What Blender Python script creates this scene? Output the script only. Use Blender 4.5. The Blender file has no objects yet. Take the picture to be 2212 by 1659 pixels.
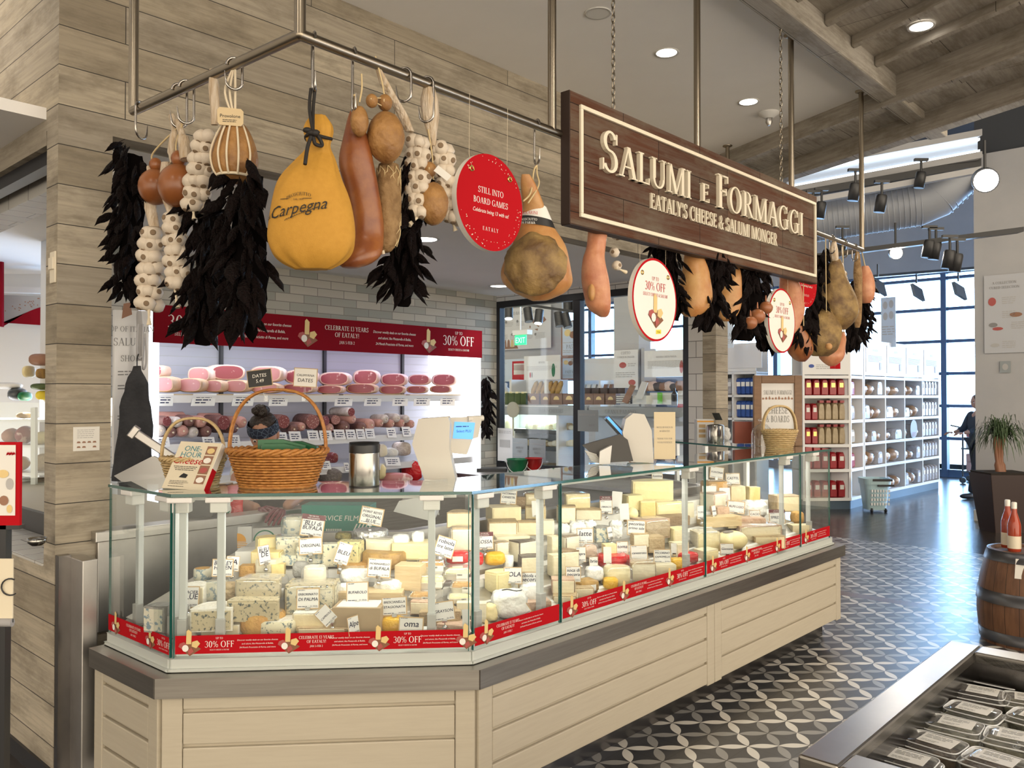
import bpy, math, random
from mathutils import Vector, Matrix, noise as mnoise
mnz = mnoise.noise
R = random.Random(7)
sc = bpy.context.scene
COL = sc.collection
# ---------------------------------------------------------------- camera, world, exposure
F = 1790.0; PW, PH = 2212.0,1659.0
PITCH = math.atan(25.5/F)
CAM = Vector((0,0,1.6))
cd = bpy.data.cameras.new('camera'); cam = bpy.data.objects.new('camera', cd); COL.objects.link(cam)
cam.location = CAM; cam.rotation_euler = (math.pi/2 + PITCH, 0,0)
cd.sensor_width = 36; cd.lens = F/PW*36; cd.clip_start = .02; cd.clip_end = 200
sc.camera = cam
sc.view_settings.view_transform = 'Standard'; sc.view_settings.look = 'None'
sc.view_settings.exposure = 0.14; sc.view_settings.gamma = 1.0; sc.view_settings.use_curve_mapping = False
sc.cycles.max_bounces = 8; sc.cycles.diffuse_bounces = 3; sc.cycles.glossy_bounces = 3
sc.cycles.transmission_bounces = 4; sc.cycles.transparent_max_bounces = 14
sc.cycles.sample_clamp_indirect = 4.0; sc.cycles.caustics_reflective = False; sc.cycles.caustics_refractive = False

A = math.radians(42.7)
D = Vector((math.sin(A), math.cos(A), 0))      # along the shop front
N = Vector((math.cos(A), -math.sin(A), 0))     # towards the customer side
C0 = Vector((-1.87,3.4,0))
Z = Vector((0,0,1))
def W(u, v, z=0): return C0 + D*u + N*v + Z*z

world = bpy.data.worlds.new('daylight'); sc.world = world; world.use_nodes = True
nt = world.node_tree; nt.nodes.clear()
wo = nt.nodes.new('ShaderNodeOutputWorld'); bg = nt.nodes.new('ShaderNodeBackground')
tc = nt.nodes.new('ShaderNodeTexCoord'); vm = nt.nodes.new('ShaderNodeVectorMath'); vm.operation = 'DOT_PRODUCT'
vm.inputs[1].default_value = tuple(D)
rmp = nt.nodes.new('ShaderNodeValToRGB'); cr = rmp.color_ramp
cr.elements[0].position = .74; cr.elements[0].color = (.84,.725,.57,1)
cr.elements[1].position = .88; cr.elements[1].color = (.36,.61,1.0,1)
mr = nt.nodes.new('ShaderNodeMath'); mr.operation = 'MULTIPLY_ADD'; mr.inputs[1].default_value = .5; mr.inputs[2].default_value = .5
nt.links.new(tc.outputs['Generated'], vm.inputs[0]); nt.links.new(vm.outputs['Value'], mr.inputs[0])
nt.links.new(mr.outputs[0], rmp.inputs[0]); nt.links.new(rmp.outputs[0], bg.inputs['Color']); nt.links.new(bg.outputs[0], wo.inputs[0])
def wmap(val, a, b_, c_, d_):
    x = nt.nodes.new('ShaderNodeMapRange')
    for k, v_ in zip(('From Min', 'From Max', 'To Min', 'To Max'),(a, b_, c_, d_)): x.inputs[k].default_value = v_
    nt.links.new(val, x.inputs['Value']); return x.outputs[0]
# the open shop on the customer side gives the room light, the window side the daylight
v2 = nt.nodes.new('ShaderNodeVectorMath'); v2.operation = 'DOT_PRODUCT'; v2.inputs[1].default_value = (.6,-.8,0); nt.links.new(tc.outputs['Generated'], v2.inputs[0])
ad = nt.nodes.new('ShaderNodeMath'); ad.operation = 'ADD'; nt.links.new(wmap(v2.outputs['Value'], -.4,1,.7,4.4), ad.inputs[0]); nt.links.new(wmap(mr.outputs[0], .74,.88,0,18.0), ad.inputs[1]); nt.links.new(ad.outputs[0], bg.inputs['Strength'])

def area(name, loc, target, sx, sy, power, col=(1,.93,.84), spread=math.pi):
    l = bpy.data.lights.new(name, 'AREA'); l.shape = 'RECTANGLE'; l.size = sx; l.size_y = sy
    l.energy = power; l.color = col; l.spread = spread
    o = bpy.data.objects.new(name, l); COL.objects.link(o); o.location = loc
    o.rotation_euler = (Vector(target) - Vector(loc)).to_track_quat('-Z', 'Y').to_euler(); return o
def spot(name, loc, target, power, ang=70, col=(1,.9,.76), r=.05, blend=.6):
    l = bpy.data.lights.new(name, 'SPOT'); l.energy = power; l.color = col; l.spot_size = math.radians(ang); l.spot_blend = blend; l.shadow_soft_size = r
    o = bpy.data.objects.new(name, l); COL.objects.link(o); o.location = loc
    o.rotation_euler = (Vector(target) - Vector(loc)).to_track_quat('-Z', 'Y').to_euler(); return o
# ceiling lamps of the shop (track spots over the aisle, downlights over the aisle and the counter)
for x, y, p in ((-1.6,.6,16),(-.1,.9,14),(1.7,1.6,34)):
    spot('aisle_track_spot', (x, y, 3.6),(x - .1, y + 2.2,1.5), p, 95, r=.12)
for x, y in ((.9,3.1),(2.1,4.4)):
    spot('sign_track_spot', (x + .9, y - 1.4,3.6),(x, y, 2.5), 18,60)
CASE_W = .40

# ---------------------------------------------------------------- pixel rays (a pixel and a real plane give a point)
cp, sp = math.cos(PITCH), math.sin(PITCH)
def ray(px, py):
    a, b = (px - PW/2)/F, -(py - PH/2)/F
    return Vector((a, cp - b*sp, sp + b*cp))
def onpl(px, py, pt, n):
    r = ray(px, py); return CAM + r*((pt - CAM).dot(n)/r.dot(n))
def onW(px, py, v): return onpl(px, py, C0 + N*v, N)
def onU(px, py, u): return onpl(px, py, C0 + D*u, D)
def onZ(px, py, z): return onpl(px, py, Vector((0,0, z)), Z)
def onY(px, py, y): return onpl(px, py, Vector((0, y, 0)), Vector((0,1,0)))
def uv_of(p): r = p - C0; return r.dot(D), r.dot(N)
def depth(p): return p.y

# ---------------------------------------------------------------- mesh builder
class MB:
    def __init__(s): s.v = []; s.f = []; s.m = []; s.sm = []
    def add(s, vs, fs, m=0, smooth=False):
        o = len(s.v); s.v.extend(Vector(p) for p in vs)
        for f in fs: s.f.append([i + o for i in f]); s.m.append(m); s.sm.append(smooth)
        return s
    def ob(s, o, a, b, c, m=0):                 # box from a corner and three edge vectors
        o, a, b, c = map(Vector, (o, a, b, c))
        vs = [o, o + a, o + a + b, o + b, o + c, o + a + c, o + a + b + c, o + b + c]
        fs = [[3,2,1,0], [4,5,6,7], [0,1,5,4], [1,2,6,5], [2,3,7,6], [3,0,4,7]]
        if a.cross(b).dot(c) < 0: fs = [f[::-1] for f in fs]
        return s.add(vs, fs, m)
    def cb(s, c, X, Y, Zv, m=0):                # box from centre and full edge vectors
        X, Y, Zv = Vector(X), Vector(Y), Vector(Zv)
        return s.ob(Vector(c) - (X + Y + Zv)/2, X, Y, Zv, m)
    def wb(s, u0, u1, v0, v1, z0, z1, m=0):      # box in shop-front coordinates
        return s.ob(W(u0, v0, z0), D*(u1 - u0), N*(v1 - v0), Z*(z1 - z0), m)
    def quad(s, a, b, c, d, m=0): return s.add([a, b, c, d], [[0,1,2,3]], m)
    def poly(s, pts, m=0): return s.add(pts, [list(range(len(pts)))], m)
    def prism(s, pts, h, m=0, mside=None):       # polygon pts extruded by vector h
        n = len(pts); h = Vector(h); pts = [Vector(p) for p in pts]
        nn = Vector((0,0,0))
        for i in range(n): nn += pts[i].cross(pts[(i + 1) % n])
        if nn.dot(h) < 0: pts = pts[::-1]
        vs = pts + [p + h for p in pts]
        s.add(vs, [list(range(n))[::-1], list(range(n, 2*n))], m)
        return s.add(vs, [[i, (i + 1) % n, n + (i + 1) % n, n + i] for i in range(n)], m if mside is None else mside)
    def rings(s, rs, m=0, smooth=True, caps=True, close=True, mcap=None):
        n = len(rs[0]); vs = [p for r in rs for p in r]; fs = []
        for k in range(len(rs) - 1):
            for i in range(n if close else n - 1):
                j = (i + 1) % n; fs.append([k*n + i, k*n + j, (k + 1)*n + j, (k + 1)*n + i])
        s.add(vs, fs, m, smooth)
        if caps:
            mc = m if mcap is None else mcap
            s.add(rs[0], [list(range(n))[::-1]], mc); s.add(rs[-1], [list(range(n))], mc)
        return s
    def tube(s, pts, r, n=8, m=0, caps=True, closed=False):
        pts = [Vector(p) for p in pts]; k = len(pts)
        rr = r if isinstance(r, (list, tuple)) else [r]*k
        ts = []
        for i in range(k):
            a = pts[(i - 1) % k] if (closed or i > 0) else pts[i]; b = pts[(i + 1) % k] if (closed or i < k - 1) else pts[i]
            ts.append((b - a).normalized())
        up = Vector((0,0,1)) if abs(ts[0].z) < .9 else Vector((1,0,0))
        x = ts[0].cross(up).normalized(); rs = []
        for i in range(k):
            x = (x - ts[i]*x.dot(ts[i]))
            if x.length < 1e-6: x = ts[i].orthogonal()
            x.normalize(); y = ts[i].cross(x)
            rs.append([pts[i] + (x*math.cos(2*math.pi*j/n) + y*math.sin(2*math.pi*j/n))*rr[i] for j in range(n)])
        if closed: rs.append(rs[0])
        return s.rings(rs, m, True, caps and not closed)
    def lathe(s, prof, c=(0,0,0), n=20, m=0, ax=None, caps=True, smooth=True):   # prof: (r, h)
        c = Vector(c); ax = Vector(ax or (0,0,1)).normalized(); x = ax.orthogonal().normalized(); y = ax.cross(x)
        rs = [[c + ax*h + (x*math.cos(2*math.pi*j/n) + y*math.sin(2*math.pi*j/n))*max(r, 1e-4) for j in range(n)] for r, h in prof]
        return s.rings(rs, m, smooth, caps)
    def cyl(s, a, b, r, n=12, m=0): 
        a, b = Vector(a), Vector(b); return s.lathe([(r, 0),(r, (b - a).length)], a, n, m, b - a)
    def ell(s, c, X, Y, Zv, nu=14, nv=9, m=0, fn=None):
        c, X, Y, Zv = map(Vector, (c, X, Y, Zv)); rs = []
        for k in range(nv + 1):
            t = math.pi*(k + (.04 if k == 0 else -.04 if k == nv else 0))/nv; ring = []
            for j in range(nu):
                a = 2*math.pi*j/nu
                q = Vector((math.sin(t)*math.cos(a), math.sin(t)*math.sin(a), -math.cos(t)))
                if fn: q = fn(q)
                ring.append(c + X*q.x + Y*q.y + Zv*q.z)
            rs.append(ring)
        return s.rings(rs, m, True, True)
    def disc(s, c, X, Y, n=24, m=0):
        c, X, Y = map(Vector, (c, X, Y))
        return s.poly([c + X*math.cos(2*math.pi*i/n) + Y*math.sin(2*math.pi*i/n) for i in range(n)], m)
    def bounds(s): return [Vector([f(p[i] for p in s.v) for i in range(3)]) for f in (min, max)]
    def build(s, name, mats, parent=None, bevel=0, loc=None, sub=0, weld=False):
        me = bpy.data.meshes.new(name); o = bpy.data.objects.new(name, me); COL.objects.link(o)
        base = Vector((0,0,0))
        if parent is not None:
            o.parent = parent; base = worldloc(parent)
            if loc is not None: o.location = Vector(loc) - base; base = Vector(loc)
        else:
            if loc is None:
                lo, hi = s.bounds(); loc = ((lo.x + hi.x)/2, (lo.y + hi.y)/2, lo.z)
            o.location = loc; base = Vector(loc)
        me.from_pydata([p - base for p in s.v], [], s.f)
        if not isinstance(mats, (list, tuple)): mats = [mats]
        for mt in mats: me.materials.append(M[mt] if isinstance(mt, str) else mt)
        me.polygons.foreach_set('material_index', s.m); me.polygons.foreach_set('use_smooth', s.sm)
        uvl = me.uv_layers.new(name='uv'); dat = []
        for p in me.polygons:
            nn = p.normal
            if abs(nn.z) > .75: ta, tb = D, N
            else:
                ta = Vector((-nn.y, nn.x, 0)); ta = ta.normalized() if ta.length > 1e-6 else D; tb = Z
            for li in p.loop_indices:
                q = me.vertices[me.loops[li].vertex_index].co + base
                dat += [q.dot(ta), q.dot(tb)]
        uvl.data.foreach_set('uv', dat)
        if weld:
            w = o.modifiers.new('weld', 'WELD'); w.merge_threshold = 1e-4
        if bevel:
            b = o.modifiers.new('bevel', 'BEVEL'); b.width = bevel; b.segments = 2; b.limit_method = 'ANGLE'; b.angle_limit = .7
        if sub:
            b = o.modifiers.new('sub', 'SUBSURF'); b.levels = sub; b.render_levels = sub
        return o
def worldloc(o):
    p = Vector((0,0,0))
    while o is not None: p += o.location; o = o.parent
    return p
def tag(o, label=None, cat=None, group=None, kind=None):
    if label: o['label'] = label
    if cat: o['category'] = cat
    if group: o['group'] = group
    if kind: o['kind'] = kind
    return o
def thing(name, label, cat, loc=(0,0,0), group=None):
    o = bpy.data.objects.new(name, None); COL.objects.link(o); o.location = loc; o.empty_display_size = .05
    return tag(o, label, cat, group)
def struct(name, b, mats, bevel=0, parent=None):
    o = b.build(name, mats, parent, bevel)
    if parent is None: o['kind'] = 'structure'
    return o
def copy_tree(o, loc=None, rz=None, scale=None, label=None, parent=None):
    c = o.copy(); COL.objects.link(c)
    if parent is not None: c.parent = parent
    for ch in o.children: copy_tree(ch, parent=c)
    if loc is not None: c.location = loc
    if rz is not None: c.rotation_euler = (0,0, rz)
    if scale is not None: c.scale = scale if hasattr(scale, '__len__') else (scale,)*3
    if label: c['label'] = label
    return c

# ---------------------------------------------------------------- materials
M = {}
def mat(name, col, rough=.6, metal=0, col2=None, ns=20, stretch=(1,1,1), lo=.35, hi=.65, bump=0, bs=None, spec=None, emit=0, trans=0, alpha=1, coat=0, sss=0, coord='Object'):
    m = bpy.data.materials.new(name); m.use_nodes = True; t = m.node_tree; b = t.nodes['Principled BSDF']
    b.inputs['Base Color'].default_value = (*col, 1); b.inputs['Roughness'].default_value = rough; b.inputs['Metallic'].default_value = metal
    if spec is not None: b.inputs['Specular IOR Level'].default_value = spec
    if coat: b.inputs['Coat Weight'].default_value = coat; b.inputs['Coat Roughness'].default_value = .08
    if trans: b.inputs['Transmission Weight'].default_value = trans
    if alpha < 1: b.inputs['Alpha'].default_value = alpha
    if sss: b.inputs['Subsurface Weight'].default_value = sss; b.inputs['Subsurface Radius'].default_value = (.02,.015,.01); b.inputs['Subsurface Scale'].default_value = .5
    if emit: b.inputs['Emission Color'].default_value = (*col, 1); b.inputs['Emission Strength'].default_value = emit
    if col2 is not None or bump:
        c = t.nodes.new('ShaderNodeTexCoord'); mp = t.nodes.new('ShaderNodeMapping'); mp.inputs['Scale'].default_value = stretch
        t.links.new(c.outputs[coord], mp.inputs[0])
        n = t.nodes.new('ShaderNodeTexNoise'); n.inputs['Scale'].default_value = ns; n.inputs['Detail'].default_value = 5; n.inputs['Roughness'].default_value = .6
        t.links.new(mp.outputs[0], n.inputs['Vector'])
        if col2 is not None:
            r = t.nodes.new('ShaderNodeValToRGB'); r.color_ramp.elements[0].position = lo; r.color_ramp.elements[1].position = hi
            r.color_ramp.elements[0].color = (*col, 1); r.color_ramp.elements[1].color = (*col2,1)
            t.links.new(n.outputs['Fac'], r.inputs[0]); t.links.new(r.outputs[0], b.inputs['Base Color'])
        if bump:
            n2 = n
            if bs:
                n2 = t.nodes.new('ShaderNodeTexNoise'); n2.inputs['Scale'].default_value = bs; n2.inputs['Detail'].default_value = 4
                t.links.new(mp.outputs[0], n2.inputs['Vector'])
            bp = t.nodes.new('ShaderNodeBump'); bp.inputs['Strength'].default_value = bump; bp.inputs['Distance'].default_value = .02
            t.links.new(n2.outputs['Fac'], bp.inputs['Height']); t.links.new(bp.outputs[0], b.inputs['Normal'])
    M[name] = m; return m
def glassmat(name, tint=(.93,.98,.96), refl=1.0, rough=.02, film=0.0, filmcol=(.9,.9,.9)):
    """clear sheet: see-through with Fresnel reflection"""
    m = bpy.data.materials.new(name); m.use_nodes = True; t = m.node_tree; t.nodes.clear()
    out = t.nodes.new('ShaderNodeOutputMaterial'); tr = t.nodes.new('ShaderNodeBsdfTransparent'); tr.inputs[0].default_value = (*tint, 1)
    gl = t.nodes.new('ShaderNodeBsdfGlossy'); gl.inputs['Roughness'].default_value = rough; gl.inputs['Color'].default_value = (1,1,1,1)
    fr = t.nodes.new('ShaderNodeFresnel'); ge = t.nodes.new('ShaderNodeNewGeometry')
    io = t.nodes.new('ShaderNodeMath'); io.operation = 'MULTIPLY_ADD'; io.inputs[1].default_value = 1/1.5 - 1.5; io.inputs[2].default_value = 1.5   # same Fresnel from both sides of a face
    t.links.new(ge.outputs['Backfacing'], io.inputs[0]); t.links.new(io.outputs[0], fr.inputs['IOR'])
    mu = t.nodes.new('ShaderNodeMath'); mu.operation = 'MULTIPLY'; mu.inputs[1].default_value = refl
    mx = t.nodes.new('ShaderNodeMixShader')
    t.links.new(fr.outputs[0], mu.inputs[0]); t.links.new(mu.outputs[0], mx.inputs[0]); t.links.new(tr.outputs[0], mx.inputs[1]); t.links.new(gl.outputs[0], mx.inputs[2])
    last = mx
    if film:
        df = t.nodes.new('ShaderNodeBsdfDiffuse'); df.inputs[0].default_value = (*filmcol, 1); m2 = t.nodes.new('ShaderNodeMixShader'); m2.inputs[0].default_value = film
        t.links.new(mx.outputs[0], m2.inputs[1]); t.links.new(df.outputs[0], m2.inputs[2]); last = m2
    t.links.new(last.outputs[0], out.inputs[0]); M[name] = m; return m
class NT:
    """small node-graph helper"""
    def __init__(s, name, rough=.6):
        s.m = bpy.data.materials.new(name); s.m.use_nodes = True; s.t = s.m.node_tree; s.b = s.t.nodes['Principled BSDF']
        s.b.inputs['Roughness'].default_value = rough; M[name] = s.m
    def n(s, typ, ins=None, **kw):
        x = s.t.nodes.new(typ)
        for k, v in kw.items(): setattr(x, k, v)
        for k, v in (ins or {}).items(): s.set(x.inputs[k], v)
        return x
    def set(s, sock, v):
        if isinstance(v, bpy.types.NodeSocket): s.t.links.new(v, sock)
        elif hasattr(v, '__len__') and len(v) == 3 and sock.type == 'RGBA': sock.default_value = (*v, 1)
        else: sock.default_value = v
    def math(s, op, a, b=0.0, c=None):
        x = s.n('ShaderNodeMath', operation=op); s.set(x.inputs[0], a); s.set(x.inputs[1], b)
        if c is not None: s.set(x.inputs[2], c)
        return x.outputs[0]
    def mix(s, f, a, b, mode='MIX'):
        x = s.n('ShaderNodeMix', data_type='RGBA', blend_type=mode); s.set(x.inputs[0], f); s.set(x.inputs[6], a); s.set(x.inputs[7], b); return x.outputs[2]
    def ramp(s, f, stops):
        x = s.n('ShaderNodeValToRGB'); e = x.color_ramp.elements
        while len(e) < len(stops): e.new(.5)
        for k, (p, c) in enumerate(stops): e[k].position = p; e[k].color = (*c, 1)
        s.set(x.inputs[0], f); return x.outputs[0]
    def uv(s, sx=1, sy=1, ox=0, oy=0):
        c = s.n('ShaderNodeTexCoord'); mp = s.n('ShaderNodeMapping', {0: c.outputs['UV']}); mp.inputs['Scale'].default_value = (sx, sy, 1); mp.inputs['Location'].default_value = (ox, oy, 0); return mp.outputs[0]
    def noise(s, vec, scale, detail=5, rough=.6):
        return s.n('ShaderNodeTexNoise', {'Vector': vec, 'Scale': scale, 'Detail': detail, 'Roughness': rough}).outputs['Fac']
    def brick(s, vec, c1, c2, mort, w, h, ms=.003, bias=0, off=.5):
        x = s.n('ShaderNodeTexBrick', {'Vector': vec, 'Color1': c1, 'Color2': c2, 'Mortar': mort, 'Scale': 1.0, 'Mortar Size': ms, 'Bias': bias, 'Brick Width': w, 'Row Height': h, 'Mortar Smooth': .1})
        x.offset = off; return x
    def bump(s, h, st=.3, dist=.01):
        x = s.n('ShaderNodeBump', {'Height': h, 'Strength': st, 'Distance': dist}); s.t.links.new(x.outputs[0], s.b.inputs['Normal'])
    def col(s, c): s.set(s.b.inputs['Base Color'], c)

def planks(name, cols, w=1.5, h=.165, off=.37, gap=(.05,.045,.04)):
    t = NT(name, .75); uv = t.uv()
    br = t.brick(uv, (0,0,0),(1,1,1),(.5,.5,.5), w, h, .002,0, off)
    rnd = t.n('ShaderNodeSeparateColor', {0: br.outputs['Color']}).outputs[0]
    base = t.ramp(rnd, [(0, cols[0]),(.35, cols[1]),(.7, cols[2]),(1, cols[3])])
    grain = t.noise(t.uv(2.2,55), 1.0,6,.65)
    blot = t.noise(t.uv(2.4,7), 1.0,5,.7)
    c = t.mix(t.math('MULTIPLY', t.ramp(grain, [(.4, (0,0,0)),(.7, (1,1,1))]), .45), base, (.16,.14,.115), 'MIX')
    c = t.mix(t.math('MULTIPLY', t.ramp(blot, [(.46, (0,0,0)),(.70, (1,1,1))]), .7), c, (.15,.125,.09))
    c = t.mix(br.outputs['Fac'], c, gap)
    t.col(c); t.bump(t.math('SUBTRACT', grain, br.outputs['Fac']), .35,.006); t.b.inputs['Specular IOR Level'].default_value = .25
planks('grey_planks', [(.29,.245,.18),(.49,.425,.325),(.37,.325,.26),(.55,.48,.37)])
planks('beam_planks', [(.40,.36,.30),(.46,.42,.36),(.38,.345,.30),(.48,.44,.38)], 3.0,.5)
planks('sign_wood', [(.070,.024,.011),(.090,.033,.015),(.058,.020,.009),(.11,.042,.019)], .62,.105,.43, (.018,.009,.006))
def tilemat(name, c1, c2, mort, w, h, bias, rough=.18):
    t = NT(name, rough); br = t.brick(t.uv(), c1, c2, mort, w, h, .0035, bias); t.col(br.outputs['Color'])
    t.bump(t.math('MULTIPLY', br.outputs['Fac'], -1.0), .5,.004)
tilemat('subway_tile', (.56,.53,.46),(.20,.235,.22),(.26,.245,.22), .29,.076,-.3)
tilemat('white_tile', (.66,.64,.60),(.58,.565,.535),(.20,.19,.175), .30,.15,0,.25)
# patterned floor: 20 cm tiles, petals along the diagonals
t = NT('floor_tile', .3); t.b.inputs['Specular IOR Level'].default_value = .8; uvn = t.n('ShaderNodeTexCoord').outputs['UV']
sx = t.n('ShaderNodeSeparateXYZ', {0: uvn}); U, V = sx.outputs[0], sx.outputs[1]
pn = Vector((.795,3.795,0)); pu, pv = pn.dot(D), pn.dot(N); L = .1414
a_ = t.math('MULTIPLY', t.math('ADD', t.math('SUBTRACT', U, pu), t.math('SUBTRACT', V, pv)), .70711/L)
b_ = t.math('MULTIPLY', t.math('SUBTRACT', t.math('SUBTRACT', U, pu), t.math('SUBTRACT', V, pv)), .70711/L)
def petal(p, q):
    tt = t.math('FRACT', p); wd = t.math('MULTIPLY', t.math('MULTIPLY', tt, t.math('SUBTRACT', 1.0, tt)), .66)
    qq = t.math('ABSOLUTE', t.math('SUBTRACT', q, t.math('ROUND', q)))
    inside = t.math('LESS_THAN', qq, wd)
    even = t.math('LESS_THAN', t.math('ABSOLUTE', t.math('SUBTRACT', t.math('FRACT', t.math('MULTIPLY', t.math('ROUND', q), .5)), 0.0)), .25)
    return inside, even
i1, e1 = petal(a_, b_); i2, e2 = petal(b_, a_)
white, grey, dark = (.66,.63,.58),(.27,.265,.255),(.036,.038,.044)
c = t.mix(i1, dark, t.mix(e1, grey, white)); c = t.mix(i2, c, t.mix(e2, grey, white))
def seam(x, off): 
    f = t.math('FRACT', t.math('MULTIPLY', t.math('SUBTRACT', x, off), 5.0)); return t.math('LESS_THAN', t.math('MINIMUM', f, t.math('SUBTRACT', 1.0, f)), .012)
c = t.mix(t.math('MAXIMUM', seam(U, pu), seam(V, pv)), c, (.02,.02,.022))
t.col(c)
t = NT('dark_floor', .2); uv = t.uv(); br = t.brick(t.uv(.35,5),(.030,.022,.018),(.05,.038,.03),(.012,.01,.009), .6,.9,.012)
nz = t.noise(t.uv(3,12), 1.0); t.col(t.mix(t.math('MULTIPLY', nz, .5), br.outputs['Color'], (.02,.015,.014))); t.set(t.b.inputs['Roughness'], t.math('MULTIPLY_ADD', nz, .18,.14))
mat('white_ceiling', (.88,.86,.84), .85, col2=(.90,.88,.86), ns=3)
mat('dark_ceiling', (.055,.06,.07), .9)
mat('duct_metal', (.34,.36,.40), .5,.25, bump=.3, ns=1.0, stretch=(1,1,1))
mat('grey_wall', (.42,.42,.43), .85, col2=(.46,.455,.46), ns=2)
mat('white_paint', (.74,.73,.71), .5)
mat('cream_panel', (.53,.475,.375), .45, col2=(.495,.44,.345), ns=6, stretch=(1,1,14), lo=.4, hi=.7)
mat('steel', (.40,.375,.34), .30,1, col2=(.33,.31,.28), ns=3, stretch=(1,1,30))
mat('satin_steel', (.60,.585,.56), .38,1, col2=(.50,.48,.46), ns=5)
mat('rail_steel', (.31,.265,.205), .30,1)
mat('kick_steel', (.24,.225,.215), .22,1, col2=(.17,.16,.155), ns=3)
mat('dark_metal', (.02,.02,.022), .4)
mat('black_frame', (.012,.013,.017), .35)
mat('white_metal', (.78,.79,.79), .35)
mat('post_grey', (.62,.645,.65), .35)
mat('grey_plastic', (.45,.45,.44), .45)
mat('beige_plastic', (.66,.63,.57), .4)
mat('white_plastic', (.8,.79,.77), .35)
mat('taupe', (.30,.235,.21), .45)
mat('gasket', (.55,.58,.55), .3)
mat('edge_teal', (.012,.10,.085), .08, spec=.8)
mat('red_print', (.45,.008,.014), .75, spec=.08)
mat('red_dark', (.215,.006,.014), .75, spec=.06)
mat('white_print', (.85,.82,.76), .5)
mat('cream_print', (.78,.70,.55), .5)
mat('gold', (.62,.42,.13), .25,1)
mat('black_print', (.015,.014,.014), .5)
mat('paper', (.78,.76,.71), .6)
mat('board_white', (.72,.71,.70), .55)
mat('grey_print', (.25,.245,.24), .6)
mat('pale_print', (.45,.44,.43), .6)
mat('tan', (.52,.36,.19), .6)
mat('photo_cheese', (.74,.55,.24), .5); mat('photo_meat', (.42,.09,.08), .5); mat('photo_wood', (.24,.10,.05), .5); mat('photo_brown', (.30,.15,.09), .5)
mat('blue_screen', (.10,.36,.80), .3, emit=.9)
glassmat('case_glass', (.965,.985,.975), 1.0); glassmat('top_glass', (.86,.93,.905), 1.4); glassmat('thin_glass', (.93,.96,.96), .7)
glassmat('clear_plastic', (.96,.97,.97), 1.6,.09,.045); glassmat('plastic_film', (.985,.985,.985), 1.3,.16,.06)

# ---------------------------------------------------------------- lettering
GL = {}
def load_font():
    chars = [chr(k) for k in range(33,127)] + ['\u00b7']
    objs = []
    def mk(s):
        c = bpy.data.curves.new('t', 'FONT'); c.body = s; c.size = 1; c.resolution_u = 2; c.fill_mode = 'FRONT'
        o = bpy.data.objects.new('t', c); COL.objects.link(o); return o
    pairs = [(ch, mk(ch), mk('|' + ch + '|')) for ch in chars]; ref = mk('||'); spc = mk('| |')
    dg = bpy.context.evaluated_depsgraph_get(); dg.update()
    w0 = ref.evaluated_get(dg).dimensions.x
    GL[' '] = ([], [], spc.evaluated_get(dg).dimensions.x - w0)
    for ch, a, b in pairs:
        ev = a.evaluated_get(dg); me = ev.to_mesh()
        GL[ch] = ([(v.co.x, v.co.y) for v in me.vertices], [list(p.vertices) for p in me.polygons], b.evaluated_get(dg).dimensions.x - w0); ev.to_mesh_clear()
    for o in [x for p in pairs for x in p[1:]] + [ref, spc]:
        c = o.data; bpy.data.objects.remove(o); bpy.data.curves.remove(c)
load_font()
# a stroke-built roman capital face with serifs; cap height 1
T_, h_ = .135,.05
SF = {}
def _bar(x0, y0, x1, y1, w=T_):                 # slanted stem: w is the horizontal width
    return [(x0 - w/2, y0),(x0 + w/2, y0),(x1 + w/2, y1),(x1 - w/2, y1)]
def _hb(x0, x1, y, t=h_): return [(x0, y - t/2),(x1, y - t/2),(x1, y + t/2),(x0, y + t/2)]
def _sf(x, y, hw=.13): return _hb(x - hw, x + hw, y + (.02 if y < .5 else -.02), .04)
def _vs(x, y0, y1, w=.045): return [(x - w/2, y0),(x + w/2, y0),(x + w/2, y1),(x - w/2, y1)]
def _arc(cx, cy, rx, ry, a0, a1, tx=T_, ty=h_, n=14):
    out = []; P = []
    for k in range(n + 1):
        a = math.radians(a0 + (a1 - a0)*k/n); ca, sa = math.cos(a), math.sin(a)
        P.append(((cx + rx*ca, cy + ry*sa),(cx + (rx - tx)*ca, cy + (ry - ty)*sa)))
    for k in range(n): out.append([P[k][0], P[k + 1][0], P[k + 1][1], P[k][1]])
    return out
def _stem(x, top=True, bot=True): return [_bar(x, 0, x, 1)] + ([_sf(x, 1)] if top else []) + ([_sf(x, 0)] if bot else [])
SF['I'] = (.36, _stem(.18)); SF['L'] = (.66, _stem(.2) + [_hb(.2,.58,.025), _vs(.585,0,.22)])
SF['E'] = (.68, _stem(.2) + [_hb(.2,.58,.025), _vs(.6,0,.22), _hb(.2,.56,.975), _vs(.56,.8,1), _hb(.2,.48,.52), _vs(.48,.42,.62)])
SF['F'] = (.62, _stem(.2) + [_hb(.2,.56,.975), _vs(.56,.8,1), _hb(.2,.48,.52), _vs(.48,.42,.62)])
SF['T'] = (.72, _stem(.36, False) + [_hb(.06,.66,.975), _vs(.07,.78,1), _vs(.65,.78,1)])
SF['A'] = (.82, [_bar(.12,0,.41,1,.06), _bar(.70,0,.42,1,.15), _hb(.22,.6,.34), _sf(.1,0), _sf(.7,0,.14)])
SF['V'] = (.80, [_bar(.4,0,.12,1,.15), _bar(.42,0,.68,1,.06), _sf(.12,1,.14), _sf(.69,1,.11)])
SF['Y'] = (.78, [_bar(.39,.46,.12,1,.14), _bar(.40,.46,.66,1,.06), _bar(.39,0,.39,.5), _sf(.39,0), _sf(.12,1,.13), _sf(.66,1,.11)])
SF['N'] = (.86, [_vs(.16,0,1,.06), _vs(.72,0,1,.06), _bar(.70,0,.16,1,.15), _sf(.16,0,.11), _sf(.13,1,.11), _sf(.72,1,.11)])
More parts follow.
